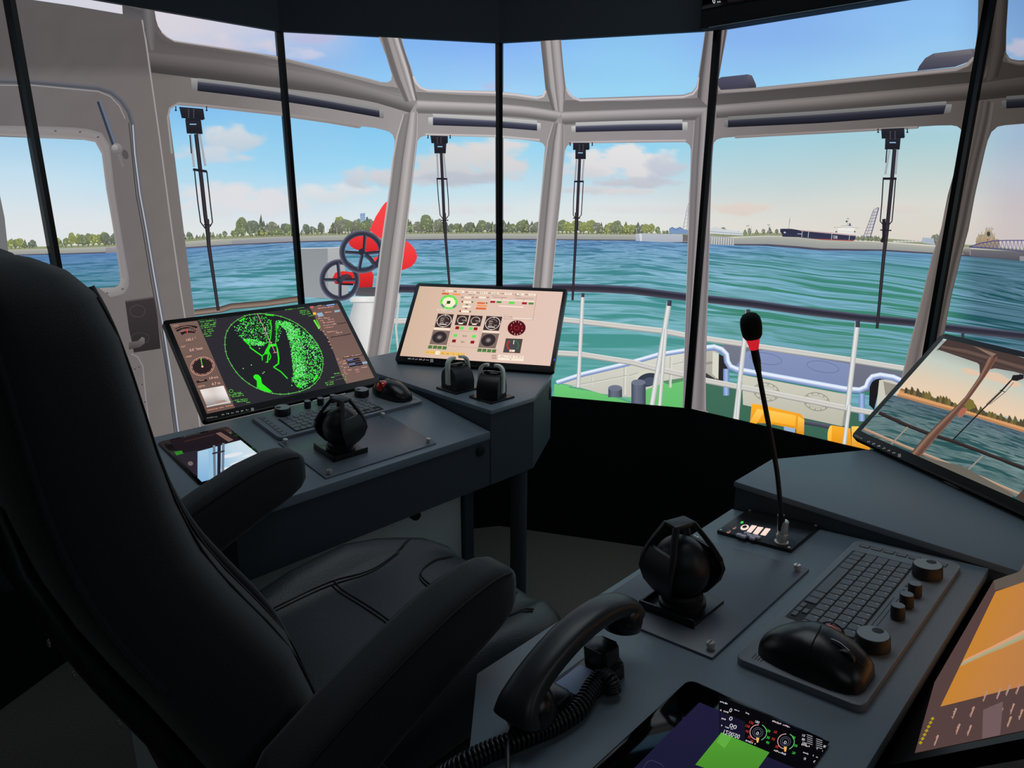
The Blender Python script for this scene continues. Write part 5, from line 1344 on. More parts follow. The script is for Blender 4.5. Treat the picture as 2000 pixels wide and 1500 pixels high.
# button field is laid out along the panel: x = across, y = along
O = D @ Vector((0, 0, .0075)); X = D.to_3x3() @ Vector((1, 0, 0)); Y = D.to_3x3() @ Vector((0, 1, 0))
def dl(px, py, z=.0075):
    o = D @ Vector((0, 0, z)); p = onplane(px, py, o, X.cross(Y)) - o
    return (p.dot(X), p.dot(Y))
def pxpoly_obj(name, qs, z0, z1, mat, parent, lab=None):
    bm = bmesh.new()
    for q in qs: prism(bm, [dl(*p) for p in q], z0, z1, .0004, seg=1)
    o = from_bm(name, bm, mat, parent)
    if lab: o['label'] = lab
    return o
M['lampw'] = emit_mat('lit_white_lamp', (255, 226, 214), .95); M['lampg'] = emit_mat('green_lamp', (70, 230, 90), .9); M['lampo'] = emit_mat('dim_orange_lamp', (190, 130, 112), .7)
def c5(x, y): return (1220 + x / 5, 980 + y / 5)
for qd in ([(1240, 230), (1290, 236), (1235, 300), (1190, 292)], [(1300, 245), (1355, 252), (1300, 318), (1252, 308)], [(1375, 258), (1425, 266), (1375, 330), (1325, 320)]):
    pxpoly_obj('lit_button', [[c5(*p) for p in qd]], .007, .0082, M['lampw'], mic)
pxpoly_obj('lit_button', [[c5(*p) for p in ell(1172, 250, 42, 24, 18, -12)]], .007, .0082, M['lampw'], mic)
pxpoly_obj('button_icon', [[c5(*p) for p in ell(1172, 248, 24, 13, 14, -12)]], .0083, .0088, M['keygap'], mic)
pxpoly_obj('lit_print', [[c5(*p) for p in ell(1072, 252, 20, 12, 12, -30)]], .007, .0074, M['lampo'], mic); pxpoly_obj('lit_print', [[c5(*p) for p in ell(1016, 290, 22, 14, 12, -30)]], .007, .0074, M['lampo'], mic)
pxpoly_obj('button_icon', [[c5(*p) for p in ell(1070, 246, 14, 8, 12, -30)], [c5(*p) for p in ell(1014, 284, 16, 9, 12, -30)]], .0076, .0079, M['blackp'], mic)
pxpoly_obj('status_lamp', [[c5(*p) for p in ell(1146, 201, 15, 8, 12, -20)]], .007, .0085, M['lampg'], mic, 'small green lamp')
for bx, by in ((1118, 335), (1192, 322), (1160, 350), (1225, 345), (1275, 348), (1300, 360), (1248, 366)):
    p = dl(*c5(bx, by)); bm = bmesh.new(); box(bm, (p[0] - .0048, p[1] - .0048, .007), (p[0] + .0048, p[1] + .0048, .0125), .0018)
    o = from_bm('clear_button', bm, M['clear'], mic, 40)
bm = bmesh.new()
for rr in (.012, .0155, .019, .0225):
    nn = int(rr * 1500)
    for k in range(nn):
        t = 2 * math.pi * k / nn; cyl(bm, (mb.x - .004 + rr * math.cos(t), mb.y + .0 + rr * math.sin(t), .0068), .0009, .0005, 6)
from_bm('speaker_grille', bm, M['keygap'], mic)
up = D.to_3x3().inverted() @ Z_
m_up = Matrix.Translation(mb) @ Vector((0, 0, 1)).rotation_difference(up).to_matrix().to_4x4()
bm = bmesh.new(); lathe(bm, [(0, 0), (.0125, 0), (.0125, .003), (.009, .004), (.0098, .012), (.0098, .018), (.008, .020), (.0088, .022), (.0088, .043), (.007, .045), (0, .045)], n=30, m4=m_up)
from_bm('socket', bm, M['metal'], mic, 35)['label'] = 'steel twist socket'
pln = Vector((0, 1, 0))
pathpx = [(1526, 1040), (1525.5, 1010), (1523, 975), (1518, 925), (1508, 865), (1496, 802), (1486, 750), (1478, 705), (1473, 680)]
Di = D.inverted()
pth = smooth_path([Di @ onplane(px_, py_, mbx, pln) for px_, py_ in pathpx], 8)
pth[0] = mb + up * .040
bm = bmesh.new(); tube(bm, pth, .0042, 12)
from_bm('gooseneck', bm, M['mattp'], mic, 60)
bm = bmesh.new(); tube(bm, pth[2:10], .0068, 14); from_bm('strain_sleeve', bm, M['blackp'], mic, 50)
bm = bmesh.new(); tube(bm, pth[-13:], [.0048 + .0018 * min(1, i / 4) for i in range(13)], 14); from_bm('capsule_body', bm, M['mattp'], mic, 50)
tp = pth[-1]; hd = (Di @ onplane(1467.5, 640, mbx, pln) - tp).normalized()
Rm = Matrix.Translation(tp) @ Vector((0, 0, 1)).rotation_difference(hd).to_matrix().to_4x4()
bm = bmesh.new(); lathe(bm, [(.0070, -.002), (.0078, .002), (.0108, .014), (.0108, .018), (0, .018)], n=26, m4=Rm); from_bm('red_collar', bm, M['red'], mic, 50)['label'] = 'red ring below the foam'
bm = bmesh.new(); lathe(bm, [(0, .0165), (.0125, .017), (.0155, .022), (.0172, .034), (.0172, .044), (.0155, .053), (.011, .059), (.005, .0615), (0, .062)], n=30, m4=Rm); from_bm('foam_windscreen', bm, M['foam'], mic, 60)

# ---------------- telephone
ph = empty('telephone', D)
tag(ph, 'black handset telephone with coiled cord on the console edge', 'telephone')
bm = bmesh.new()
prism(bm, rrect(.560, -.150, .700, -.100, .012), 0.0003, .020, .004); prism(bm, rrect(.565, -.145, .600, -.105, .008), .018, .046, .004); prism(bm, rrect(.665, -.145, .700, -.105, .008), .018, .030, .004)
from_bm('cradle', bm, M['blackp'], ph, 40)
bm = bmesh.new(); prism(bm, rrect(.606, -.143, .658, -.108, .003, 2), .0202, .0212); from_bm('index_card', bm, pbr('index_card_blue', (140, 160, 200), .4), ph)['label'] = 'pale blue number card'
bm = bmesh.new()
P = smooth_path([(.744, -.125, .030), (.735, -.125, .048), (.712, -.125, .066), (.675, -.125, .081), (.635, -.125, .091), (.595, -.125, .094), (.560, -.125, .090), (.532, -.125, .080), (.522, -.125, .066)], 5)
n_ = len(P)
def rad(i):
    t = i / (n_ - 1)
    e = math.exp(-((t - 0) / .16) ** 2) + math.exp(-((t - 1) / .12) ** 2) * .5
    return (.0225 + .009 * e, .0140 + .003 * e)
tube(bm, P, [rad(i) for i in range(n_)], sect=superell(22, 3.0))
from_bm('handset_grip', bm, pbr('handset_plastic', (44, 48, 52), .38), ph, 60)
bm = bmesh.new(); lathe(bm, [(0, 0), (.022, 0), (.029, .004), (.0325, .016), (.031, .034), (.024, .046), (0, .052)], n=36, m4=Matrix.Translation((.712, -.125, .012)) @ Matrix.Rotation(math.radians(24), 4, 'Y'))
from_bm('mouthpiece', bm, M['blackp'], ph, 60)
bm = bmesh.new(); lathe(bm, [(0, 0), (.020, 0), (.026, .003), (.028, .014), (.027, .030), (.020, .040), (0, .044)], n=36, m4=Matrix.Translation((.537, -.125, .046)) @ Matrix.Rotation(math.radians(-10), 4, 'Y'))
from_bm('earpiece', bm, M['blackp'], ph, 60)
def pw(px_, py_, z): 
    o = D @ Vector((0, 0, z)); return Di @ onplane(px_, py_, o, X.cross(Y))
def coil(path, R, r, turns, nseg=12):
    out = []; L = len(path) - 1
    N = int(turns * nseg)
    for i in range(N + 1):
        t = i / N * L; k = min(int(t), L - 1); f = t - k
        p = path[k].lerp(path[k + 1], f); tg = (path[k + 1] - path[k]).normalized()
        u = tg.cross(Vector((0, 0, 1))).normalized(); v = u.cross(tg)
        a = 2 * math.pi * i / nseg
        out.append(p + u * (R * math.cos(a)) + v * (R * math.sin(a)))
    return out
cp = smooth_path([pw(1196, 1350, .008), pw(1190, 1330, .020), pw(1174, 1324, .020), pw(1152, 1350, .014), pw(1130, 1385, .012), pw(1090, 1412, .012), pw(1050, 1430, .012), pw(1000, 1450, .012), pw(950, 1470, .012), pw(905, 1492, .008), pw(860, 1520, -.01), pw(800, 1560, -.04)], 10)
bm = bmesh.new(); tube(bm, coil(cp, .0100, .0019, 60), .0027, 6); from_bm('coiled_cord', bm, M['cord'], ph, 80)
bm = bmesh.new(); tube(bm, smooth_path([(.745, -.130, .034), pw(1002, 1410, .012), pw(993, 1450, .022), pw(992, 1500, .018), pw(990, 1580, .01)], 6), .0028, 8); from_bm('straight_cord', bm, M['cord'], ph, 80)
bm = bmesh.new(); tube(bm, smooth_path([pw(1195, 1346, .008), pw(1200, 1300, .004), pw(1195, 1280, .004)], 5), .0022, 8); from_bm('cord_tail', bm, M['cord'], ph, 80)

# ================================================================== MONITORS
def monitor(label, bl, u, tilt_h, tilt_v, W, Hh, stand=True):
    u = u.normalized(); b = Vector((-u.y, u.x, 0)); v = (b * tilt_h + Z_ * tilt_v).normalized(); nrm = u.cross(v)
    m4 = frame_m(bl, u, v, nrm)
    root = empty('monitor', m4); tag(root, label, 'monitor', 'flat monitors on the consoles')
    bm = bmesh.new(); prism(bm, rrect(0, 0, W, Hh, 0.009), -0.018, 0.0, 0.0015); from_bm('bezel', bm, M['bezel'], root, 40)
    bm = bmesh.new(); prism(bm, rrect(W * .2, Hh * .2, W * .8, Hh * .8, 0.02), -0.040, -0.018); from_bm('back_cover', bm, M['bezel'], root, 40)
    R3 = m4.to_3x3(); dn = R3.transposed() @ Vector((0, 0, -1)); upv = -dn
    p0 = Vector((W * .5, .075, -.040)); drop = (m4 @ p0).z - (EYE - (.577 if stand else .600))
    p1 = p0 + dn * (drop - .001)
    if not stand:
        bm = bmesh.new(); tube(bm, [p0, p0 + R3.transposed() @ (b * .10)], [(.040, .012)] * 2, sect=superell(16, 5)); from_bm('mounting_arm', bm, M['bezel'], root, 40)
        return root, m4, u, v, nrm
    bm = bmesh.new(); tube(bm, [p0, p1], [(.040, .012)] * 2, sect=superell(16, 5)); from_bm('stand_neck', bm, M['bezel'], root, 40)
    bm = bmesh.new(); lathe(bm, [(0, 0), (.075, 0), (.073, .006), (0, .008)], n=36, m4=Matrix.Translation(p1) @ Vector((0, 0, 1)).rotation_difference(upv).to_matrix().to_4x4()); from_bm('stand_base', bm, M['bezel'], root, 40)
    return root, m4, u, v, nrm
def mcanvas(root, corners_px, rect):
    x0, y0, x1, y1 = rect
    h = homography(corners_px, [(x0, y1), (x1, y1), (x1, y0), (x0, y0)])
    def to(x, y):
        d = h[6] * x + h[7] * y + 1
        return ((h[0] * x + h[1] * y + h[2]) / d, (h[3] * x + h[4] * y + h[5]) / d)
    return Canvas(root, 1, 1, to, corners_px)
def icons(cv, px0, px1, tone=(150, 154, 160)):
    r = random.Random(5)
    for k in range(7):
        t = k / 6; x, y = px0[0] + (px1[0] - px0[0]) * t, px0[1] + (px1[1] - px0[1]) * t
        if k == 6: poly('bezel_print', [(x - 3, y - 3), (x + 3, y - 3.4), (x + 3.2, y + 3), (x - 2.8, y + 3.4)], (96, 98, 100), [cv])
        else: scrib(cv, 'bezel_print', (x - 3, y + 1), (x + 3, y + .3), 3, tone, k, 1)
# --- radar monitor
W_, H_m = .56, .33
r1, m41, u1, v1, n1 = monitor('monitor showing a green radar sweep, above a keyboard', Vector((-.819, 1.71, EYE - .595)), Vector((.7071, .7071, 0)), .672, .7405, W_, H_m, False)
cv = mcanvas(r1, [(331, 633.6), (660, 594), (733, 741.6), (411.6, 811)], (.014, .022, W_ - .014, H_m - .014))
K = [cv]
def q3(x, y): return (300 + x / 4.1667, 570 + y / 4.1667)
def Q(*pts): return [q3(*p) for p in pts]
poly('screen_background', Q((130, 262), (1498, 98), (1806, 716), (463, 1006)), (48, 46, 52), K, (42, 42, 48)); 
BR = (120, 98, 90)
poly('gauge_column', Q((130, 263), (355, 238), (690, 955), (465, 1003)), BR, K, (104, 82, 76)); poly('menu_column', Q((1270, 126), (1498, 99), (1806, 715), (1580, 764), (1540, 690), (1480, 520), (1430, 400), (1360, 310), (1310, 190)), (112, 88, 82), K, (124, 100, 92))
PK = (255, 190, 170); GR = (50, 235, 40); GL = (110, 220, 80)
poly('heading_gauge', Q((175, 305), (220, 285), (280, 275), (340, 280), (362, 288), (352, 310), (300, 300), (240, 306), (195, 330)), (36, 26, 28), K); poly('heading_gauge', Q((220, 338), (262, 318), (310, 312), (350, 316), (340, 342), (300, 338), (262, 342), (238, 358)), (36, 26, 28), K)
for k in range(14): x = 185 + k * 12.5; yb = 306 - 24 * math.sin(math.pi * k / 14); line('heading_gauge', [q3(x, yb + 8), q3(x + 4, yb - 4 + 6)], .9, PK, K)
for k in range(12): x = 232 + k * 9.4; line('heading_gauge', [q3(x, 332 - 8 * math.sin(math.pi * k / 12)), q3(x + 3, 322 - 8 * math.sin(math.pi * k / 12))], .7, (220, 150, 140), K)
line('heading_gauge', [q3(272, 312), q3(280, 340)], 1.8, (255, 60, 60), K)
ctext(cv, 'gauge_text', 'HDG', q3(158, 288), q3(204, 281), 3, (224, 160, 120)); ctext(cv, 'gauge_text', '143.1 °', q3(270, 412), q3(352, 396), 5.4, PK); ctext(cv, 'gauge_text', 'ROT', q3(236, 463), q3(270, 457), 3.2, (240, 180, 150))
ctext(cv, 'gauge_text', '0.0 °/min', q3(305, 495), q3(410, 476), 5.4, PK); ctext(cv, 'gauge_text', 'WIND', q3(278, 547), q3(324, 538), 3.2, (240, 180, 150)); ctext(cv, 'gauge_text', '2.8 m/s', q3(472, 724), q3(545, 712), 4.4, PK)
poly('true_button', Q((368, 738), (452, 722), (460, 738), (376, 754)), (40, 30, 32), K); ctext(cv, 'gauge_text', 'True', q3(392, 742), q3(432, 734), 2.6, PK); ctext(cv, 'gauge_text', 'DEPTH', q3(384, 792), q3(440, 782), 3.4, (240, 180, 150)); ctext(cv, 'gauge_text', '4.7 m', q3(496, 774), q3(564, 762), 5.2, PK)
for a, b in (((250, 430), (375, 402)), ((280, 518), (410, 490))): line('gauge_column', [q3(*a), q3(*b)], .5, (84, 66, 62), K)
poly('wind_dial', [q3(*p) for p in ell(413, 617, 97, 77, 32, -6)], (44, 34, 36), K); ring('wind_dial', *q3(413, 617), 97 / 4.17, 77 / 4.17, 1.0, [PK, (224, 150, 130)], K, 36, -6)
for k in range(36):
    p = ell(413, 617, 88, 69, 36, -6)[k]; p2 = ell(413, 617, 80, 62, 36, -6)[k]; line('wind_dial', [q3(*p), q3(*p2)], .8 if k % 3 else 1.6, PK, K)
line('wind_dial', [q3(413, 622), q3(398, 552)], 1.6, (90, 220, 60), K); poly('wind_dial', [q3(*p) for p in ell(413, 620, 9, 8, 10)], PK, K)
strip('depth_chart', Q((400, 810), (465, 950)), Q((590, 776), (655, 920)), [(236, 226, 220), (214, 204, 200), (240, 236, 232)], K, 6, shade=lambda x, y: 1.0 - .55 * max(0, (y - 775) / 30)); poly('depth_chart', Q((525, 905), (600, 890), (625, 908), (534, 925)), (170, 142, 134), K); line('depth_chart', [q3(460, 948), q3(652, 905)], 2, (220, 210, 206), K)
for a, b in (((470, 980), (554, 964)), ((562, 962), (606, 954)), ((614, 950), (672, 940))): scrib(cv, 'gauge_text', q3(*a), q3(*b), 2.4, (255, 170, 140), 3, 1)
# radar picture
ecx, ecy = 988, 516
E_ = ell(ecx, ecy, 0, 0, 4)
def radar_pt(t, k=1.0):
    """sweep circle, as it lies on the tilted screen"""
    pts = [(870, 184), (950, 190), (1050, 212), (1160, 262), (1250, 330), (1330, 425), (1378, 520), (1388, 600), (1372, 690), (1320, 765), (1230, 818), (1100, 846), (1000, 842), (900, 815), (800, 765), (715, 695), (650, 610), (605, 520), (590, 430), (600, 340), (650, 262), (740, 205), (800, 190)]
    n = len(pts); f = t * n; i = int(f) % n; g = f - int(f)
    p0, p1, p2, p3 = pts[(i - 1) % n], pts[i], pts[(i + 1) % n], pts[(i + 2) % n]
    out = [0.5 * ((2 * p1[j]) + (-p0[j] + p2[j]) * g + (2 * p0[j] - 5 * p1[j] + 4 * p2[j] - p3[j]) * g * g + (-p0[j] + 3 * p1[j] - 3 * p2[j] + p3[j]) * g ** 3) for j in (0, 1)]
    return (ecx + (out[0] - ecx) * k, ecy + (out[1] - ecy) * k)
A = [q3(*radar_pt(i / 90)) for i in range(91)]
poly('radar_disc', A[:-1], (34, 36, 40), K); line('radar_ring', A, 1.3, (96, 190, 84), K)
for i in range(36):
    p = q3(*radar_pt(i / 36, .975)); p2 = q3(*radar_pt(i / 36, 1.025)); line('radar_ring', [p, p2], .8, (110, 200, 100), K)
rr = random.Random(21)
def inpoly(p, l):
    c = False; n = len(l)
    for i in range(n):
        (x0, y0), (x1, y1) = l[i], l[(i + 1) % n]
        if (y0 > p[1]) != (y1 > p[1]) and p[0] < (x1 - x0) * (p[1] - y0) / (y1 - y0) + x0: c = not c
    return c
def speck(region, n, dens, smin=3, smax=9):
    xs_ = [p[0] for p in region]; ys_ = [p[1] for p in region]
    k = 0; batch = []
    while k < n:
        x, y = rr.uniform(min(xs_), max(xs_)), rr.uniform(min(ys_), max(ys_)); k += 1
        if not inpoly((x, y), region): continue
        if rr.random() > dens(x, y): continue
        s = rr.uniform(smin, smax); w2 = s * rr.uniform(.5, 1); a = rr.uniform(-.4, 1.0); ca, sa = math.cos(a), math.sin(a)
        g = rr.random(); c = (40 + 60 * g, 225 + 20 * g, 40 + 60 * g) if g < .75 else (170, 240, 190)
        q = [(x - s / 2 * ca - w2 / 2 * sa, y - s / 2 * sa + w2 / 2 * ca), (x + s / 2 * ca - w2 / 2 * sa, y + s / 2 * sa + w2 / 2 * ca), (x + s / 2 * ca + w2 / 2 * sa, y + s / 2 * sa - w2 / 2 * ca), (x - s / 2 * ca + w2 / 2 * sa, y - s / 2 * sa - w2 / 2 * ca)]
        q = [(*q3(*p), *c) for p in q]
        batch += [[q[0], q[1], q[2]], [q[0], q[2], q[3]]]
    cv.add('radar_echoes', batch)
RC = [(1003, 238), (1090, 248), (1190, 290), (1290, 370), (1350, 450), (1378, 540), (1380, 620), (1360, 690), (1310, 755), (1230, 806), (1180, 790), (1130, 735), (1150, 690), (1138, 560), (1118, 440), (1085, 330), (1040, 285), (1000, 275)]
edge = [(238, 1000), (330, 1085), (440, 1116), (560, 1136), (690, 1150), (800, 1180)]
speck(RC, 9000, lambda x, y: max(.12, 1.0 - abs(x - interp([(p[0], p[1] + 30) for p in edge], y)) / 110) * (1 if y < 720 else .5))
speck([(1085, 270), (1190, 300), (1290, 370), (1370, 480), (1380, 620), (1360, 690), (1300, 750), (1210, 790), (1160, 740), (1180, 600), (1170, 480)], 3200, lambda x, y: .45)
speck([(650, 300), (720, 240), (800, 205), (870, 200), (920, 215), (960, 240), (955, 340), (940, 420), (900, 455), (840, 440), (790, 430), (740, 400), (690, 360)], 1700, lambda x, y: .38)
speck([(740, 395), (790, 390), (860, 410), (925, 430), (900, 455), (800, 445)], 700, lambda x, y: .7)
speck([(990, 260), (1040, 300), (1050, 350), (1020, 420), (1000, 420)], 260, lambda x, y: .5, 3, 7)
for pl, w2 in (([(740, 400), (795, 450), (795, 465), (850, 505), (895, 535), (915, 520), (930, 480), (945, 455), (1000, 440), (1015, 470)], 2.4), ([(895, 535), (898, 572)], 1.8), ([(945, 455), (960, 380), (965, 300), (955, 245)], 1.8), ([(1000, 440), (1010, 350), (1000, 250)], 1.2), ([(1015, 470), (1030, 560), (1028, 600), (990, 628)], 2.8), ([(990, 628), (1050, 665), (1105, 722)], 2.0), ([(930, 480), (945, 520), (940, 590), (925, 585)], 2.6), ([(950, 500), (965, 540), (955, 570)], 1.8), ([(960, 440), (940, 500), (925, 520)], 3.4), ([(950, 450), (1010, 445)], 5), ([(1140, 360), (1230, 350)], 0.01)):
    line('coast_line', [q3(*p) for p in pl], w2, GR, K)
poly('coast_line', Q((828, 700), (845, 686), (868, 690), (890, 712), (900, 760), (950, 800), (985, 828), (960, 832), (905, 818), (860, 792), (858, 740), (832, 716)), GR, K); poly('coast_line', Q((695, 245), (740, 216), (752, 222), (712, 250)), GR, K); poly('coast_line', Q((905, 190), (975, 196), (985, 206), (920, 200)), GR, K); poly('coast_line', Q((1305, 760), (1330, 700), (1350, 690), (1345, 720)), GR, K); poly('coast_line', Q((1175, 780), (1200, 765), (1225, 790), (1180, 788)), GR, K)
for p in ((745, 638), (810, 610), (905, 678), (915, 668), (1140, 778), (1285, 796), (872, 474), (968, 425)): poly('radar_echoes', [q3(*z) for z in ell(p[0], p[1], 5, 4, 8)], (150, 230, 150), K)
line('heading_line', [q3(845, 182), q3(1000, 510)], 1.2, (214, 150, 160), K); line('heading_line', [q3(985, 512), q3(1014, 506)], 1.2, (214, 150, 160), K)
for k, (x, y, l) in enumerate([(362, 240, 145), (372, 258, 140), (385, 276, 130), (385, 292, 125), (392, 308, 120), (415, 326, 80), (418, 342, 78), (412, 360, 66), (430, 376, 50), (675, 845, 60), (660, 858, 100), (662, 873, 96), (668, 905, 120), (700, 915, 90), (780, 922, 30), (1075, 158, 60), (1140, 150, 90), (1185, 172, 80), (1195, 186, 80), (1205, 200, 80), (1265, 212, 46), (1480, 690, 50), (1410, 765, 70), (1416, 780, 72), (1455, 720, 30), (1550, 700, 24), (1556, 718, 24), (1562, 736, 24)]):
    scrib(cv, 'green_readouts', q3(x, y), q3(x + l, y - l * .13), 2.6, GL, k, .85)
line('green_readouts', [q3(1310, 240), q3(1355, 315)], 3.4, (110, 230, 60), K); line('green_readouts', [q3(1328, 236), q3(1362, 300)], 1.2, (110, 230, 60), K); ring('green_readouts', *q3(652, 822), 4, 3.4, .7, [GL, GL], K, 16); line('green_readouts', [q3(640, 845), q3(654, 862)], .8, GL, K)
for a, b in (((1430, 745), (1480, 735)), ((1480, 705), (1545, 690)), ((1490, 735), (1550, 722))): line('green_readouts', [q3(*a), q3(*b)], .5, (130, 130, 130), K)
for k, (x, y, l) in enumerate([(1330, 128, 40), (1340, 150, 130), (1395, 185, 60), (1345, 235, 60), (1360, 252, 30), (1400, 232, 40), (1425, 245, 50), (1380, 270, 20), (1410, 268, 70), (1390, 292, 100), (1395, 312, 90), (1420, 348, 80), (1490, 355, 50), (1480, 380, 90), (1560, 553, 40), (1620, 545, 70), (1535, 590, 36), (1545, 608, 36), (1560, 640, 110), (1580, 662, 40), (1640, 660, 40), (1700, 640, 46), (1655, 675, 30), (1350, 306, 14), (1360, 330, 14), (1385, 340, 14), (1398, 368, 14), (1412, 398, 14), (1428, 428, 14), (1440, 452, 14), (1452, 480, 14), (1466, 508, 14), (1500, 570, 14), (1518, 598, 14), (1535, 630, 14), (1560, 680, 14)]):
    scrib(cv, 'menu_print', q3(x, y), q3(x + l, y - l * .13), 2.5, (255, 180, 158) if k % 3 else (236, 190, 180), k, .9)
line('menu_panel_line', [q3(1445, 386), q3(1610, 358)], 2.2, (70, 56, 56), K); line('menu_panel_line', [q3(1500, 276), q3(1572, 264)], 2.6, (78, 66, 70), K); line('menu_panel_line', [q3(1545, 560), q3(1710, 532)], 1.8, (70, 56, 56), K)
for k in range(4): line('blue_bars', [q3(1575 + k * 8, 580 + k * 16), q3(1680 + k * 10, 560 + k * 16)], 3.0, (26, 30, 56) if k % 2 == 0 else (34, 36, 50), K)
for k in range(2): line('blue_bars', [q3(1582 + k * 14, 576 + k * 36), q3(1628 + k * 18, 568 + k * 34)], 1.4, (120, 160, 240), K)
line('blue_bars', [q3(1397, 124), q3(1486, 110)], 3.2, (40, 80, 140), K); line('blue_bars', [q3(1410, 121), q3(1475, 111)], 1.4, (190, 220, 250), K)
for a in ((1352, 190), (1362, 205), (1495, 168), (1725, 595)): poly('blue_tile', [q3(a[0] - 22, a[1] - 4), q3(a[0] + 22, a[1] - 12), q3(a[0] + 26, a[1] + 4), q3(a[0] - 18, a[1] + 12)], (150, 176, 196), K)
poly('warning_tile', Q((1275, 128), (1300, 124), (1306, 142), (1280, 146)), (214, 96, 96), K); poly('warning_tile', Q((1298, 180), (1322, 176), (1328, 196), (1304, 200)), (246, 190, 60), K)
for k in range(5): poly('menu_button', Q((1492 + k * 18, 560 + k * 30), (1512 + k * 18, 556 + k * 30), (1518 + k * 18, 572 + k * 30), (1498 + k * 18, 576 + k * 30)), (150, 116, 108), K)
cv.build()
cvb = mcanvas(r1, [(313, 624), (662, 584), (741.6, 735.6), (399.6, 828)], (0, 0, W_, H_m))
icons(cvb, (439, 811), (499, 797)); scrib(cvb, 'bezel_print', (404, 821), (428, 816), 3, (120, 120, 124), 2, 1); poly('power_lamp', ell(737, 727, 1.4, 1.2, 8), (60, 70, 220), [cvb]); cvb.build()

# --- engine control monitor
r2, m42, u2, v2, n2 = monitor('monitor with a beige engine control page behind the throttle levers', Vector((-.407, 2.282, EYE - .567)), Vector((.968, -.251, 0)), .679, .734, W_, H_m)
cv = mcanvas(r2, [(820, 561), (1096, 571), (1071, 713), (782, 695)], (.014, .022, W_ - .014, H_m - .014))
K = [cv]
def g1(x, y): return (820 + x / 9.375, 555 + y / 9.375)
def g2(x, y): return (920 + x / 9.375, 555 + y / 9.375)
def G(f, *pts): return [f(*p) for p in pts]
strip('screen_background', [(818, 560), (780, 696)], [(1098, 570), (1073, 714)], [(214, 184, 160), (226, 196, 180), (228, 198, 184)], K, 4)
DKG = (62, 46, 46); CRM = (250, 234, 214); OR1 = (224, 104, 60); OR2 = (250, 156, 90)
GG = (104, 226, 96); DG = (84, 124, 70); RDD = (140, 30, 34)
_rid = [0]
def rect(part, f, x0, y0, x1, y1, col, sk=.0, K=K):
    _rid[0] += 1
    _rect(part if part == 'compass_rose' else '%s#%d' % (part, _rid[0]), f, x0, y0, x1, y1, col, sk, K)
_rect = lambda part, f, x0, y0, x1, y1, col, sk=.0, K=K: poly(part, [f(x0, y0), f(x1, y0 + (x1 - x0) * .045), f(x1 - (y1 - y0) * .26, y1 + (x1 - x0) * .045), f(x0 - (y1 - y0) * .26, y1)], col, K)
for x, y in ((480, 120), (685, 130), (890, 142), (1102, 150), (1305, 160)): rect('value_box', g1, x, y, x + 128, y + 38, CRM); scrib(cv, 'small_print', g1(x - 62, y + 28), g1(x - 10, y + 30), 2, (90, 76, 72), x); scrib(cv, 'small_print', g1(x + 10, y + 30), g1(x + 100, y + 34), 2.2, (150, 132, 116), x)
for x, y in ((605, 168), (825, 176), (1035, 182)): rect('value_box', g2, x, y, x + 130, y + 34, CRM); scrib(cv, 'small_print', g2(x - 80, y + 26), g2(x - 10, y + 28), 2, (90, 76, 72), x); scrib(cv, 'small_print', g2(x + 30, y + 26), g2(x + 90, y + 28), 2, (150, 132, 116), x)
rect('orange_bar', g1, 408, 172, 535, 205, OR1); rect('orange_bar', g1, 598, 182, 744, 214, OR2)
cx, cy = g1(530, 345); 
ring('compass_rose', cx, cy, 17, 14, 4.6, [(96, 226, 80), (130, 236, 110)], K, 40, 0); poly('compass_rose', ell(cx, cy, 12.3, 9.6, 30), (250, 240, 206), K)
A = ell(cx, cy, 17, 14, 6, 0, 25, 62); strip('compass_rose', A, ell(cx, cy, 12.4, 9.6, 6, 0, 25, 62), [(110, 140, 150)] * 2, K); A = ell(cx, cy, 17, 14, 6, 0, 128, 168); strip('compass_rose', A, ell(cx, cy, 12.4, 9.6, 6, 0, 128, 168), [(110, 140, 150)] * 2, K)
rect('compass_rose', g1, 500, 318, 562, 372, (46, 84, 40)); line('compass_rose', [g1(490, 370), g1(455, 400)], .8, (200, 80, 60), K)
for k in range(8): p = ell(cx, cy, 14.6, 11.8, 8, 12)[k]; poly('compass_rose', ell(p[0], p[1], .8, .7, 6), (60, 120, 50), K)
for y in (455, 485): scrib(cv, 'white_print', g1(315, y + 20), g1(670, y + 40), 2.6, (255, 240, 230), y, .9)
for x0, y0 in ((790, 320), (780, 400), (750, 488)): rect('value_box', g1, x0, y0, x0 + 150, y0 + 36, CRM)
for x, y, s in ((785, 330, -1), (940, 335, 1), (745, 500, -1), (900, 508, 1)): poly('arrow_button', [g1(x, y - 20), g1(x + 38 * s, y + 6), g1(x - 4 * s, y + 26)], RDD if s < 0 else DG, K)
poly('arrow_button', G(g1, (820, 398), (855, 370), (890, 400)), DG, K); poly('arrow_button', G(g1, (805, 446), (872, 450), (835, 472)), RDD, K)
for x in (752, 945, 1016, 1216): rect('small_button', g1, x, 240, x + 44, 270, (178, 150, 138))
for x in (815, 1080): rect('value_box', g1, x, 240, x + 120, 272, CRM)
rect('orange_bar', g1, 1045, 340, 1185, 372, OR1); rect('green_tile', g1, 1200, 345, 1228, 372, DG); rect('orange_bar', g1, 1035, 388, 1220, 420, OR2); rect('orange_bar', g1, 1020, 436, 1205, 470, OR1)
rect('red_tile', g2, 345, 316, 432, 352, (170, 30, 46)); rect('green_tile', g2, 458, 322, 545, 354, (74, 140, 62)); rect('green_tile', g2, 680, 326, 785, 372, (110, 220, 90)); rect('red_tile', g2, 916, 338, 1005, 376, (170, 30, 46)); rect('green_tile', g2, 1036, 344, 1124, 378, (74, 140, 62))
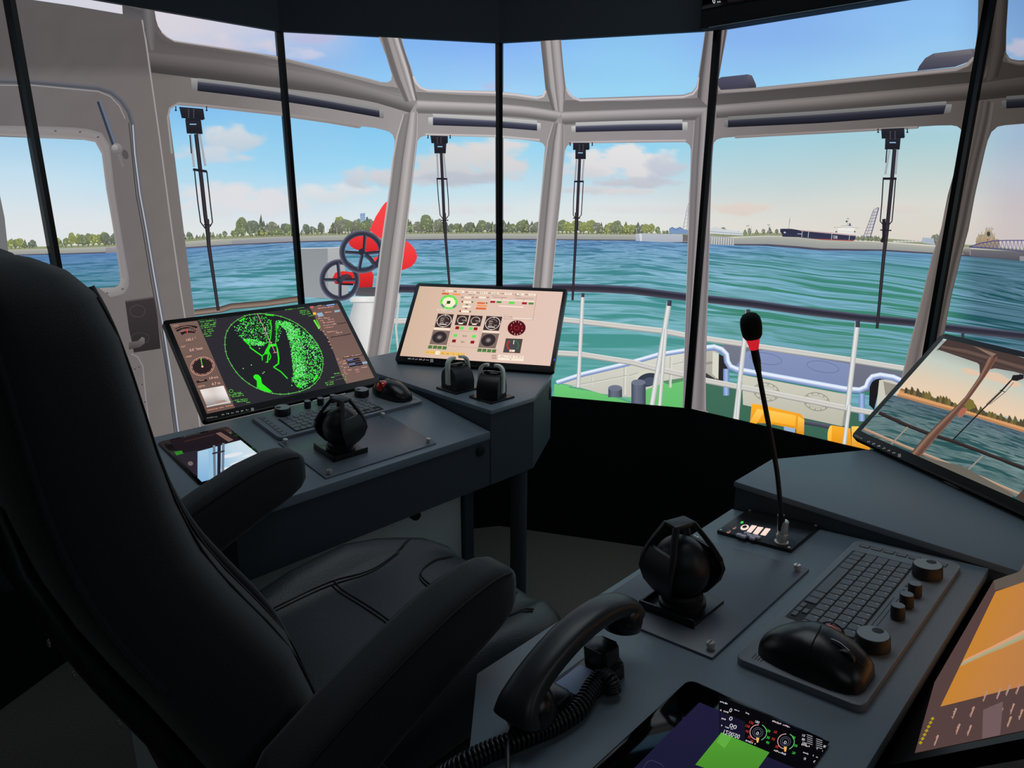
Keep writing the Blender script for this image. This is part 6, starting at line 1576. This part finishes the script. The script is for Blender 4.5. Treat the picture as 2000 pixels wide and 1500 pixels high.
line('slider', [g2(345, 294), g2(1136, 326)], 1.4, (255, 240, 230), K); line('slider', [g2(495, 408), g2(940, 428)], 1.8, (255, 235, 222), K); line('slider', [g2(750, 630), g2(1090, 645)], 1.4, (255, 240, 230), K)
for a, b in (((380, 240), (640, 256)), ((380, 258), (640, 262)), ((780, 262), (1130, 268)), ((800, 272), (1130, 284)), ((440, 290), (430, 296)), ((1180, 190), (1110, 640)), ((600, 572), (590, 640)), ((590, 640), (1110, 655)), ((540, 300), (560, 252)), ((935, 320), (960, 272))): line('scale_line', [g2(*a), g2(*b)], .5, (150, 124, 112), K)
for a in ((370, 220), (780, 232), (630, 610), (-60, 215)): scrib(cv, 'small_print', g2(*a), g2(a[0] + 120, a[1] + 4), 1.8, (110, 92, 86), a[0])
def gauge(f, cx_, cy_, hw, hh, kind):
    """square instrument on the page; the page's own slant is kept"""
    x0, y0 = cx_ - hw, cy_ - hh
    S = lambda s, t: f(cx_ + s * hw - t * hh * .26, cy_ + t * hh + s * hw * .05)
    poly('instrument_face', [S(-1, -1), S(1, -1), S(1, 1), S(-1, 1)], DKG if kind < 2 else (128, 108, 102), K)
    C_ = lambda r, n=32, a0=0, a1=360: [S(r * math.cos(math.radians(a0 + (a1 - a0) * i / n)), r * math.sin(math.radians(a0 + (a1 - a0) * i / n))) for i in range(n + 1)]
    if kind == 0:
        strip('instrument_ring', C_(.92), C_(.84), [(226, 214, 206)] * 2, K, 33)
        for k in range(3): line('instrument_marks', [S(-.35, -.25 + k * .26), S(-.02, -.25 + k * .26)], 1, (210, 198, 190), K)
        line('instrument_marks', [S(-.42, -.3), S(-.42, .4)], .9, (170, 158, 150), K); line('instrument_marks', [S(-.5, .52), S(.4, .52)], 1.8, (236, 224, 214), K); line('instrument_marks', [S(.22, .26), S(.6, .27)], 1, (190, 178, 170), K)
        poly('instrument_marks', [S(-.08, -.74), S(.0, -.92), S(.08, -.74)], (240, 232, 224), K); poly('instrument_marks', C_(.1, 8), (90, 76, 76), K)
        for a in (0, 90, 180): p = S(.9 * math.cos(math.radians(a)), .9 * math.sin(math.radians(a))); poly('instrument_marks', ell(p[0], p[1], 1.2, 1, 6), (240, 232, 224), K)
        strip('instrument_ring', C_(.6, 14, 200, 340), C_(.5, 14, 200, 340), [(130, 118, 114)] * 2, K, 15)
    elif kind == 1:
        strip('instrument_ring', C_(.78, 24, 135, 380), C_(.7, 24, 135, 380), [(206, 190, 180)] * 2, K, 25)
        for k in range(14):
            a = math.radians(135 + k * 18); line('instrument_marks', [S(.74 * math.cos(a), .74 * math.sin(a)), S(.6 * math.cos(a), .6 * math.sin(a))], .6, (220, 206, 196), K)
        line('instrument_marks', [S(0, 0), S(.62, .02)], .8, (230, 216, 206), K); poly('value_box', [S(-.4, .52), S(.32, .52), S(.3, .78), S(-.42, .78)], CRM, K); poly('instrument_marks', [S(.2, .3), S(.6, .3), S(.5, .5), S(.2, .5)], (150, 138, 136), K)
    else:
        for r, c in ((.82, (42, 36, 40)), (.74, (60, 52, 54)), (.66, (50, 44, 48)), (.4, (74, 66, 68)), (.26, (118, 104, 102)), (.16, (150, 134, 130))):
            poly('joystick_dial', [S(-.06 + r * math.cos(2 * math.pi * i / 28) * 1.0, -.04 + r * math.sin(2 * math.pi * i / 28)) for i in range(28)], c, K)
gauge(g1, 445, 680, 143, 122, 0); gauge(g1, 765, 668, 108, 94, 1); gauge(g1, 1010, 680, 110, 94, 1); gauge(g1, 1320, 725, 143, 127, 0); gauge(g1, 368, 985, 155, 128, 2); gauge(g1, 1250, 1035, 155, 134, 2)
rect('value_strip', g1, 268, 812, 552, 838, CRM); rect('value_strip', g1, 1145, 862, 1436, 886, CRM)
for x, y in ((150, 1124), (238, 1128), (320, 1134), (408, 1140), (1040, 1178), (1125, 1182), (1212, 1188), (1300, 1192)): rect('green_button', g1, x + 14, y, x + 88, y + 58, (82, 122, 66))
for x, y, c in ((655, 782, RDD), (735, 786, GG), (900, 792, GG), (985, 798, RDD), (620, 918, GG), (955, 936, GG), (595, 1018, RDD), (928, 1038, RDD)): rect('lamp_tile', g1, x, y, x + 68, y + 52, c)
for k in range(8): rect('yellow_tab', g1, 118 + k * 90, 1216 + k * 6, 196 + k * 90, 1278 + k * 6, (240, 190, 90) if k != 2 else (252, 240, 206)); scrib(cv, 'small_print', g1(125 + k * 90, 1258 + k * 6), g1(175 + k * 90, 1262 + k * 6), 2, (170, 130, 70), k)
for x, y in ((780, 955), (750, 1060)): scrib(cv, 'small_print', g1(x, y), g1(x + 80, y + 4), 2, (140, 116, 108), x); scrib(cv, 'small_print', g1(x, y + 18), g1(x + 70, y + 22), 2, (140, 116, 108), x)
for a, b in (((590, 860), (1100, 880)), ((520, 1135), (1060, 1170)), ((1100, 880), (1060, 1170)), ((590, 860), (520, 1135))): line('scale_line', [g1(*a), g1(*b)], .5, (176, 148, 134), K)
c0 = g2(815, 808); poly('red_rudder_dial', ell(c0[0], c0[1], 17.6, 14.8, 34, -8), (86, 16, 26), K); ring('red_rudder_dial', c0[0], c0[1], 17.6, 14.8, 1, [(150, 110, 100), (60, 20, 24)], K, 34, -8); ring('red_rudder_dial', c0[0], c0[1], 5, 4.4, 1.2, [(190, 60, 60), (120, 20, 30)], K, 20)
for k in range(12):
    p = ell(c0[0], c0[1], 12.6, 10.4, 12, -90 - 8)[k]; c = (240, 210, 210) if k not in (3, 9) else (220, 70, 80)
    ctext(cv, 'red_rudder_dial', ('0', '1', '2', '3', '4', '5', '6', '5', '4', '3', '2', '1')[k], (p[0] - 1.3, p[1] + 1.4), (p[0] + .9, p[1] + 1.5), 3, c)
poly('rudder_gauge', G(g2, (622, 995), (925, 1005), (875, 1262), (568, 1250)), (92, 66, 62), K); poly('rudder_gauge', G(g2, (640, 1012), (905, 1022), (860, 1248), (585, 1236)), (74, 72, 76), K)
c0 = g2(745, 1120); A = ell(c0[0], c0[1], 12, 11, 10, 0, 120, 250); strip('rudder_gauge', A, ell(c0[0], c0[1], 8.6, 8, 10, 0, 120, 250), [(200, 60, 50), (150, 50, 44)], K, 10); A = ell(c0[0], c0[1], 12, 11, 10, 0, -70, 60); strip('rudder_gauge', A, ell(c0[0], c0[1], 9.6, 9, 10, 0, -70, 60), [(60, 130, 70), (50, 100, 60)], K, 10)
line('rudder_gauge', [g2(768, 1030), g2(758, 1100)], 1.4, (245, 240, 236), K); rect('value_box', g2, 690, 1198, 785, 1236, CRM); scrib(cv, 'small_print', g2(705, 1226), g2(760, 1230), 2.2, (120, 100, 90), 4)
for x, y, w in ((485, 1292, 135), (630, 1300, 160), (805, 1308, 140)): rect('value_box', g2, x, y, x + w, y + 40, CRM); scrib(cv, 'small_print', g2(x + 20, y + 30), g2(x + w - 30, y + 34), 2, (130, 110, 96), x)
rect('value_box', g2, 480, 1342, 945, 1384, CRM); scrib(cv, 'small_print', g2(690, 1378), g2(735, 1380), 2, (130, 110, 96), 2)
for y in (1292, 1335): rect('small_button', g2, 370, y, 455, y + 30, (196, 160, 146))
cv.build()
cvb = mcanvas(r2, [(814, 553), (1108, 563), (1081, 726), (771, 705)], (0, 0, W_, H_m))
icons(cvb, (800, 701), (843, 704)); poly('power_lamp', ell(1082.5, 702, 1.6, 2, 8), (50, 70, 240), [cvb]); cvb.build()

# --- camera-view monitor on the right-hand shelf
r3, m43, u3, v3, n3 = monitor('monitor showing wheelhouse windows at dusk, on the right-hand shelf', Vector((.820, 1.545, EYE - .566)), Vector((.27, -.963, 0)), .679, .734, W_, H_m)
O3 = m43.translation.copy()
def to3(x, y):
    P = onplane(x, y, O3, n3) - O3
    return (P.dot(u3), P.dot(v3))
def qd3(l, b_, r, t): return [project(O3 + u3 * s + v3 * q) for s, q in ((l, b_), (r, b_), (r, t), (l, t))]
cv = Canvas(r3, 1, 1, to3, qd3(.014, .022, W_ - .014, H_m - .014)); K = [cv]
def c6(x, y): return (1600 + x / 3.75, 620 + y / 3.75)
C6 = lambda *p: [c6(*q) for q in p]
poly('dusk_sky', C6((860, 100), (2400, 500), (2200, 1200), (300, 900)), (176, 190, 182), K); 
strip('dusk_sky', C6((880, 160), (1250, 300), (1800, 500), (2400, 700)), C6((560, 560), (950, 620), (1500, 760), (2300, 960)), [(150, 160, 160), (196, 204, 192), (222, 204, 180), (236, 206, 176)], K, 12)
for p in ((1110, 400, 70, 22), (1290, 440, 90, 34), (1400, 480, 80, 26)): poly('dusk_sky', [c6(*z) for z in ell(*p, 16, 14)], (224, 196, 172), K)
rg = random.Random(9)
strip('far_bank', C6((600, 520), (950, 630), (1150, 690), (1500, 790), (2300, 1010)), C6((560, 590), (880, 670), (1100, 720), (1500, 850), (2300, 1100)), [(96, 84, 52), (206, 148, 96), (226, 164, 112), (170, 122, 84), (196, 146, 108)], K, 12, pos=[0, .3, .5, .75, 1])
for k in range(46):
    x = 640 + k * 21; y = interp([(600, 540), (950, 640), (1500, 800), (1700, 850)], x); h2 = rg.uniform(20, 64) * (1 if x < 960 or x > 1050 else .5)
    poly('bank_trees', [c6(x - 16, y + 4), c6(x - 14, y - h2 * .5), c6(x - 4, y - h2), c6(x + 6, y - h2 * .8), c6(x + 16, y - h2 * .4), c6(x + 17, y + 6)], rg.choice([(84, 76, 56), (104, 94, 56), (70, 68, 54), (120, 106, 60)]), K)
hr3 = [(500, 560), (880, 665), (1100, 720), (1500, 845), (2300, 1095)]
def sea3(x, y):
    P = to3(x, y); yh = 620 + interp(hr3, (x - 1600) * 3.75) / 3.75; d = max(0, y - yh); tf = math.exp(-d / 22)
    return (x, y, *lerpc((44, 84, 86), (58, 80, 96), tf), *lerpc((128, 150, 150), (110, 128, 140), tf), (x - 1700) / (14 + .5 * d), math.log(1 + .09 * d) / .11)
tr = []
for x in range(1660, 2240, 10):
    y0 = lambda xx: 620 + interp(hr3, (xx - 1600) * 3.75) / 3.75
    dd = [0, 2, 4, 7, 10, 14, 19, 25, 32, 40, 50, 62, 76, 92, 110, 140, 200, 300]
    for i in range(len(dd) - 1):
        a, b, c, d = sea3(x, y0(x) + dd[i]), sea3(x + 10, y0(x + 10) + dd[i]), sea3(x + 10, y0(x + 10) + dd[i + 1]), sea3(x, y0(x) + dd[i + 1])
        tr += [[a, b, c], [a, c, d]]
cv.add('dusk_sea', tr, 'sea', 8)
poly('pink_ship', C6((1010, 690), (1060, 660), (1090, 672), (1050, 730), (1020, 735)), (170, 104, 84), K); poly('bank_trees', C6((1060, 640), (1090, 590), (1130, 610), (1150, 660), (1100, 680)), (122, 112, 54), K)
line('picture_rail', C6((440, 700), (640, 790), (780, 845), (1000, 915), (1250, 1010), (1500, 1105), (2000, 1300)), 7, (0, 0, 0), K, [(30, 26, 28), (66, 56, 54)]); line('picture_rail', C6((330, 820), (480, 885), (660, 960), (950, 1075), (1200, 1180), (1450, 1290), (1800, 1440)), 6, (0, 0, 0), K, [(120, 98, 84), (206, 172, 146)])
for a, b in (((650, 805), (515, 945)), ((1200, 1015), (1040, 1170)), ((1800, 1220), (1600, 1400))): line('picture_rail', [c6(*a), c6(*b)], 3, (150, 140, 128), K)
poly('picture_deck', C6((700, 1010), (1050, 1090), (1430, 1300), (1400, 1340), (700, 1060)), (104, 100, 92), K)
FB = (72, 58, 56)
poly('picture_frame', C6((940, 160), (1160, 190), (1500, 300), (2400, 560), (2400, 800), (1500, 420), (1430, 400), (1290, 375), (1240, 385), (1180, 440), (1175, 350), (1160, 335), (880, 240), (860, 245)), FB, K, (86, 68, 62))
strip('picture_frame', C6((900, 200), (1100, 230), (1290, 290), (1500, 345), (2400, 590)), C6((890, 245), (1100, 300), (1270, 350), (1500, 420), (2400, 700)), [(58, 48, 50), (110, 88, 80), (70, 56, 54), (84, 70, 66)], K, 10); poly('picture_frame', C6((1130, 210), (1300, 270), (1270, 290)), (138, 112, 98), K)
strip('picture_frame', C6((1240, 290), (1170, 440), (1060, 600), (900, 750), (780, 870), (660, 1010)), C6((1310, 290), (1250, 390), (1130, 560), (990, 740), (860, 880), (730, 1040)), [(60, 50, 50), (150, 116, 96), (112, 80, 68), (96, 66, 58), (128, 92, 78)], K, 12)
poly('picture_frame#2', C6((1440, 1320), (1500, 1260), (1700, 1260), (1700, 1500)), (84, 66, 60), K)
line('picture_wiper', C6((1480, 420), (1420, 450), (1330, 550), (1210, 665), (980, 900)), 2.6, (34, 30, 36), K); line('picture_wiper', C6((1400, 465), (1350, 520), (1225, 640)), 1, (50, 44, 48), K); line('picture_wiper', C6((1425, 480), (1365, 548), (1250, 640)), 1, (50, 44, 48), K); poly('picture_wiper', C6((1420, 425), (1500, 420), (1500, 450), (1450, 468), (1405, 462)), (36, 32, 38), K); line('picture_wiper', C6((1325, 535), (1362, 548)), 1.4, (34, 30, 36), K)
cv.build()
cvb = Canvas(r3, 1, 1, to3, qd3(0.001, 0.001, W_, H_m))
icons(cvb, c6(365, 912), c6(588, 1012)); scrib(cvb, 'bezel_print', c6(262, 868), c6(316, 896), 3, (110, 112, 116), 2, 1); cvb.build()

# --- low orange chart monitor
r4, m44, u4, v4, n4 = monitor('monitor with an orange chart page, cut by the right edge', OR_ * 1.0 + A_ * .535 - N_ * .182 + Vector((0, 0, -.015)), -A_, .70, .714, .575, H_m, False)
O4 = m44.translation.copy()
def to4(x, y):
    P = onplane(x, y, O4, n4) - O4
    return (P.dot(u4), P.dot(v4))
def qd4(l, b_, r, t): return [project(O4 + u4 * s + v4 * q) for s, q in ((l, b_), (r, b_), (r, t), (l, t))]
cv = Canvas(r4, 1, 1, to4, qd4(.014, .022, .561, H_m - .014)); K = [cv]
def c7(x, y): return (1700 + x / 3.571, 1080 + y / 3.571)
C7 = lambda *p: [c7(*q) for q in p]
poly('chart_background', C7((700, 0), (2600, -600), (2800, 900), (200, 1800)), (84, 64, 62), K); poly('chart_background', C7((860, 160), (1100, 60), (1900, -300), (2000, 0), (870, 260)), (92, 84, 76), K)
strip('orange_page', C7((875, 272), (490, 1075)), C7((2000, -110), (1750, 760)), [(196, 130, 50), (192, 128, 66), (184, 124, 76), (178, 122, 78)], K, 6, pos=[0, .2, .5, 1])
strip('route_band', C7((660, 745), (880, 640), (1071, 540), (1500, 320)), C7((620, 800), (840, 700), (1071, 610), (1500, 400)), [(222, 156, 120), (206, 158, 118), (150, 170, 140), (196, 140, 80)], K, 6)
for k, (x, y) in enumerate(((575, 1160), (600, 1270), (700, 1150), (790, 1040), (885, 1025), (950, 1000), (1020, 990), (680, 1280), (800, 1250), (880, 1240), (960, 1220), (1040, 1170), (450, 1350), (900, 1160), (980, 1130))):
    line('page_print', [c7(x, y), c7(x + 26, y - 75)], [1.5, 4], (176, 138, 124), K); scrib(cv, 'page_print', c7(x + 4, y - 6), c7(x + 26, y - 66), 4, (200, 156, 140), k, .7)
for k in range(7): line('yellow_marks', [c7(345 + k * 14, 1335 - k * 28), c7(362 + k * 14, 1322 - k * 28)], 5, (170, 150, 30), K)
poly('page_shade', C7((790, 1100), (930, 1040), (900, 1380), (780, 1400)), (112, 90, 92), K)
cv.build()

# --- overhead indicator hung under the ceiling
rt0, a0_, b0_, u0_, nr0 = panels[4]
o_ = a0_ + nr0 * .12
bl_ = onplane(1366, 57, o_, nr0)
m4 = frame_m(bl_, u0_, Z_, nr0)
ov = empty('overhead_display', m4); tag(ov, 'black overhead display at the top edge reading 0 kts', 'display')
bm = bmesh.new(); box(bm, (0, 0.0, -.05), (.9, .30, 0), .004); from_bm('housing', bm, M['black'], ov, 40)
bm = bmesh.new()
def toO(x, y):
    P = onplane(x, y, bl_, nr0) - bl_
    return (P.dot(u0_), P.z)
pO = toO(1372, 19)
box(bm, (pO[0], pO[1], .0001), (.86, .28, .004), .001); from_bm('screen_glass', bm, M['glass'], ov, 40)
for k in range(2): pass
bm = bmesh.new(); tube(bm, [(.035, .0, .002), (.9, .0, .002)], .0012, 6); from_bm('lower_edge', bm, M['desk'], ov)
bm = bmesh.new(); tube(bm, [(.3, .25, -.03), (.3, 2.9 - bl_.z, -.03)], .015, 12); from_bm('hanger', bm, M['mattp'], ov)
cr = empty('readout', Matrix.Translation((0, 0, .0042)), ov)
cv = Canvas(cr, 1, 1, toO, [project(bl_ + u0_ * s + Z_ * q) for s, q in ((pO[0], pO[1]), (.86, pO[1]), (.86, .28), (pO[0], .28))])
def c8(x, y): return (1340 + x / 7.143, y / 7.143)
ctext(cv, 'readout_text', '0', c8(382, 54), c8(420, 48), 9.5, (240, 238, 244)); ctext(cv, 'readout_text', 'kts', c8(444, 44), c8(492, 34), 4, (220, 220, 226)); scrib(cv, 'readout_text', c8(210, 4), c8(240, 0), 2, (200, 200, 200), 1); scrib(cv, 'readout_text', c8(715, 8), c8(770, 0), 2, (210, 190, 150), 2)
poly('dim_page', [c8(600, -60), c8(1000, -120), c8(1000, -20), c8(600, 40)], (26, 22, 22), [cv]); cv.build()

# ================================================================== CHAIR
AX = OR_ + N_ * .611; AX.z = 0
ch = empty('pilot_chair', frame_m(AX, A_, N_, Z_))
tag(ch, 'high-backed black upholstered pilot chair with two armrests between the consoles', 'chair')
def E(z): return EYE + z
def body_rings(st, p=3.2, n=40, dish=0.0, axis='z'):
    rings = []
    for s in st:
        if axis == 'z':
            z, xc, hx, hy = s
            r = []
            for a, b in superell(n, p):
                d = dish * max(0, 1 - (abs(b) / .62) ** 4) if a > 0 else 0
                r.append((xc + a * hx - d, b * hy, E(z)))
        else:
            x, zc, hz, hy = s[:4]; yc = s[4] if len(s) > 4 else 0
            r = []
            for a, b in superell(n, p):
                d = dish * max(0, 1 - (abs(a) / .66) ** 6) if b > 0 else 0
                r.append((x, yc + a * hy, E(zc + b * hz - d)))
        rings.append(r)
    return rings
back_st = [(-.062, -.652, .014, .12), (-.066, -.649, .034, .17), (-.078, -.643, .052, .208), (-.100, -.637, .064, .232), (-.14, -.631, .070, .246), (-.20, -.626, .073, .255), (-.26, -.621, .076, .258), (-.32, -.612, .078, .260), (-.38, -.598, .081, .262), (-.44, -.574, .087, .262), (-.50, -.545, .093, .262), (-.56, -.516, .096, .262), (-.63, -.492, .092, .262), (-.72, -.462, .086, .260), (-.82, -.440, .080, .255), (-.86, -.436, .070, .24)]
bm = bmesh.new(); loft(bm, body_rings(back_st, 3.6, 44, .018)); from_bm('backrest', bm, M['fabric'], ch, 70)
def back_pt(z, a, side=-1, off=.0):
    zs = [s[0] for s in back_st][::-1]
    xc = interp([(s[0], s[1]) for s in back_st[::-1]], z); hx = interp([(s[0], s[2]) for s in back_st[::-1]], z); hy = interp([(s[0], s[3]) for s in back_st[::-1]], z)
    c = max(-1, min(1, a)); b = (1 - abs(c) ** 3.6) ** (1 / 3.6)
    return Vector((xc + c * hx * (1 + off), side * b * hy * (1 + off * .4), E(z)))
zz = [-.10, -.13, -.17, -.22, -.28, -.34, -.40, -.46, -.52, -.58, -.64, -.70]
for side in (-1, 1):
    bm = bmesh.new(); tube(bm, smooth_path([back_pt(z, -.62, side, .012) for z in zz[:-3]], 4), .0032, 8); from_bm('seam_piping', bm, M['fabric'], ch, 60)
    for a_ in (.80, .91):
        bm = bmesh.new(); tube(bm, smooth_path([back_pt(z, a_, side, .006) for z in zz], 4), .0016, 6); from_bm('stitch_line', bm, M['stitch'], ch, 60)
    bm = bmesh.new(); P = smooth_path([back_pt(z, .975, side, .0) for z in zz], 4); tube(bm, P, .0075, 10); from_bm('edge_roll', bm, M['fabric'], ch, 60)
# hard shell and recliner housing behind the backrest
bm = bmesh.new(); loft(bm, body_rings([(-.30, -.692, .010, .17), (-.36, -.688, .014, .20), (-.44, -.665, .016, .21), (-.52, -.635, .018, .215), (-.64, -.585, .020, .215), (-.76, -.545, .024, .21), (-.88, -.515, .03, .20), (-.95, -.50, .03, .19)], 4, 28)); from_bm('back_shell', bm, M['mattp'], ch, 60)
for sy in (-1, 1):
    bm = bmesh.new()
    prof = [(-.50, E(-.66)), (-.46, E(-.64)), (-.40, E(-.68)), (-.33, E(-.80)), (-.30, E(-.92)), (-.42, E(-.94)), (-.47, E(-.80))]
    prism(bm, prof, .262, .285, .004, Matrix(((1, 0, 0, 0), (0, 0, sy, 0), (0, 1, 0, 0), (0, 0, 0, 1)))); 
    bmesh.ops.recalc_face_normals(bm, faces=bm.faces[:]); from_bm('recliner_cover', bm, M['mattp'], ch, 40)
for k, (x, y, z) in enumerate(((-.698, -.12, -.31), (-.698, -.13, -.38), (-.668, -.15, -.47), (-.652, -.15, -.52), (-.620, -.16, -.60))):
    bm = bmesh.new(); lathe(bm, [(0, .003), (.004, .002), (.005, 0)], n=14, m4=Matrix.Translation((x - .004, y, E(z))) @ Matrix.Rotation(math.radians(-90), 4, 'Y')); from_bm('bolt', bm, M['metal'], ch, 40)
seat_st = [(-.46, -.835, .045, .235), (-.43, -.830, .060, .250), (-.34, -.825, .068, .258), (-.22, -.822, .070, .262), (-.10, -.818, .072, .264), (-.02, -.815, .073, .262), (.05, -.818, .070, .254), (.10, -.825, .064, .238), (.135, -.835, .052, .212), (.152, -.845, .036, .18), (.158, -.85, .018, .14)]
def seat_dip(x, k):
    return .020 * max(0, 1 - (k / .70) ** 8) - (.004 + .040 * math.exp(-((x + .15) / .13) ** 2)) * math.exp(-((k - .86) / .15) ** 2)
def seat_ring(s, n=72):
    x, zc, hz, hy = s; r = []
    for a, b in superell(n, 3.4):
        k = abs(a)
        d = 0
        if b > 0: d = seat_dip(x, k)
        bow = .03 * (1 - (a * a)) if x > .05 else 0
        r.append((x - (0.02 * a * a if x > 0 else 0), a * hy, E(zc + b * hz - d)))
    return r
bm = bmesh.new(); loft(bm, [seat_ring(s) for s in seat_st]); from_bm('seat_cushion', bm, M['leather'], ch, 70)
def seat_pt(x, y, off=.0012):
    zc = interp([(s[0], s[1]) for s in seat_st], x); hz = interp([(s[0], s[2]) for s in seat_st], x); hy = interp([(s[0], s[3]) for s in seat_st], x)
    a = max(-.97, min(.97, y / hy)); b = (1 - abs(a) ** 3.4) ** (1 / 3.4); k = abs(a)
    d = seat_dip(x, k)
    return Vector((x - (0.02 * a * a if x > 0 else 0), a * hy, E(zc + b * hz - d) + off))
for pts in ([(-.40, .165), (-.30, .168), (-.17, .165), (-.08, .150), (0.0, .165), (.06, .19)], [(-.40, .165), (-.30, .168)], [(-.165, .165), (-.155, 0), (-.165, -.165)],
            [(.10, .10), (.04, .095), (-.01, .075), (-.03, .04), (-.03, -.04), (-.01, -.075), (.04, -.095), (.10, -.10)], [(-.40, -.165), (-.30, -.168), (-.17, -.165), (-.08, -.150), (0.0, -.165), (.06, -.19)]):
    sp = smooth_path([(p[0], p[1], 0) for p in pts], 6)
    for dx in (-.004, .004):
        bm = bmesh.new(); tube(bm, [seat_pt(p.x + dx, p.y + dx * .7) for p in sp], .0013, 6); from_bm('stitch_line', bm, M['stitch'], ch, 60)
bm = bmesh.new(); loft(bm, body_rings([(-.44, -.905, .030, .225), (-.2, -.905, .032, .235), (.05, -.905, .030, .225), (.10, -.90, .018, .2)], 4, 28, 0, 'x')); from_bm('seat_pan', bm, M['mattp'], ch, 50)
arm_st = [(-.128, -.556, .012, .014), (-.133, -.556, .028, .025), (-.146, -.557, .040, .031), (-.17, -.560, .050, .035), (-.20, -.566, .056, .037), (-.26, -.584, .062, .038), (-.34, -.617, .066, .038), (-.43, -.660, .070, .038), (-.50, -.700, .072, .038), (-.53, -.72, .055, .030)]
for sy in (-1, 1):
    arm = empty('armrest', None, ch)
    yc = sy * .308
    bm = bmesh.new(); loft(bm, body_rings([(s[0] - .010, *s[1:], yc) for s in arm_st], 4.6, 36, 0, 'x')); from_bm('arm_pad', bm, M['fabric'], arm, 70)
    bm = bmesh.new(); tube(bm, smooth_path([Vector((s[0] - .010, yc - .9 * s[3], E(s[1] + s[2] * .80))) for s in arm_st[2:]], 4), .0022, 7); from_bm('arm_seam', bm, M['stitch'], arm, 60)
    bm = bmesh.new(); tube(bm, smooth_path([Vector((s[0] - .010, yc + .9 * s[3], E(s[1] + s[2] * .80))) for s in arm_st[2:]], 4), .0022, 7); from_bm('arm_seam', bm, M['stitch'], arm, 60)
    bm = bmesh.new(); prism(bm, [(-.46, E(-.90)), (-.40, E(-.90)), (-.38, E(-.74)), (-.42, E(-.70)), (-.48, E(-.76))], .286, .300, .003, Matrix(((1, 0, 0, 0), (0, 0, sy, 0), (0, 1, 0, 0), (0, 0, 0, 1)))); bmesh.ops.recalc_face_normals(bm, faces=bm.faces[:]); from_bm('arm_bracket', bm, M['mattp'], arm, 40)
bm = bmesh.new(); lathe(bm, [(0, 0), (.24, 0), (.24, .012), (.20, .02), (.07, .03), (.055, .06), (.055, .40), (.10, .44), (.10, E(-.93)), (0, E(-.93))], (-.17, 0, 0), 36); from_bm('pedestal', bm, M['mattp'], ch, 40)
bm = bmesh.new(); lathe(bm, [(.19, -.010), (.2, 0), (.19, .010), (.18, 0), (.19, -.010)], (-.17, 0, .30), 40); from_bm('foot_ring', bm, M['mattp'], ch, 60)
# ================================================================== LIGHT
w = bpy.data.worlds.new('room_dark'); SC.world = w; w.use_nodes = True
w.node_tree.nodes['Background'].inputs['Color'].default_value = (0.35, 0.42, 0.5, 1)
w.node_tree.nodes['Background'].inputs['Strength'].default_value = 0.01
SC.view_settings.view_transform = 'Standard'
SC.view_settings.look = 'None'
SC.view_settings.exposure = 0.0
SC.view_settings.gamma = 1.0
SC.cycles.max_bounces = 6
SC.cycles.diffuse_bounces = 3
SC.cycles.glossy_bounces = 3
SC.cycles.use_denoising = True
def area(name, loc, target, size, power, col=(1, 1, 1)):
    l = bpy.data.lights.new(name, 'AREA'); l.energy = power; l.size = size; l.color = col
    o = bpy.data.objects.new(name, l); COL.objects.link(o)
    o.location = loc
    o.rotation_euler = (Vector(target) - Vector(loc)).to_track_quat('-Z', 'Y').to_euler()
    return o
area('overhead_fill', (0.2, 1.7, 2.75), (0.2, 1.1, 0.8), 1.3, 8.5, (0.86, 0.94, 1.0))  # unseen fill added overhead to brighten the desks
area('rear_fill', (0.0, -0.9, 2.8), (0.0, 0.8, 0.8), 1.2, 2.4, (0.9, 0.95, 1.0))  # unseen fill added behind the camera for faces turned towards it
area('side_fill', (2.1, -0.5, 2.3), (0.0, 1.5, 0.7), 1.2, 3.0, (0.88, 0.95, 1.0))  # unseen soft fill added at the right to lift the lever arms
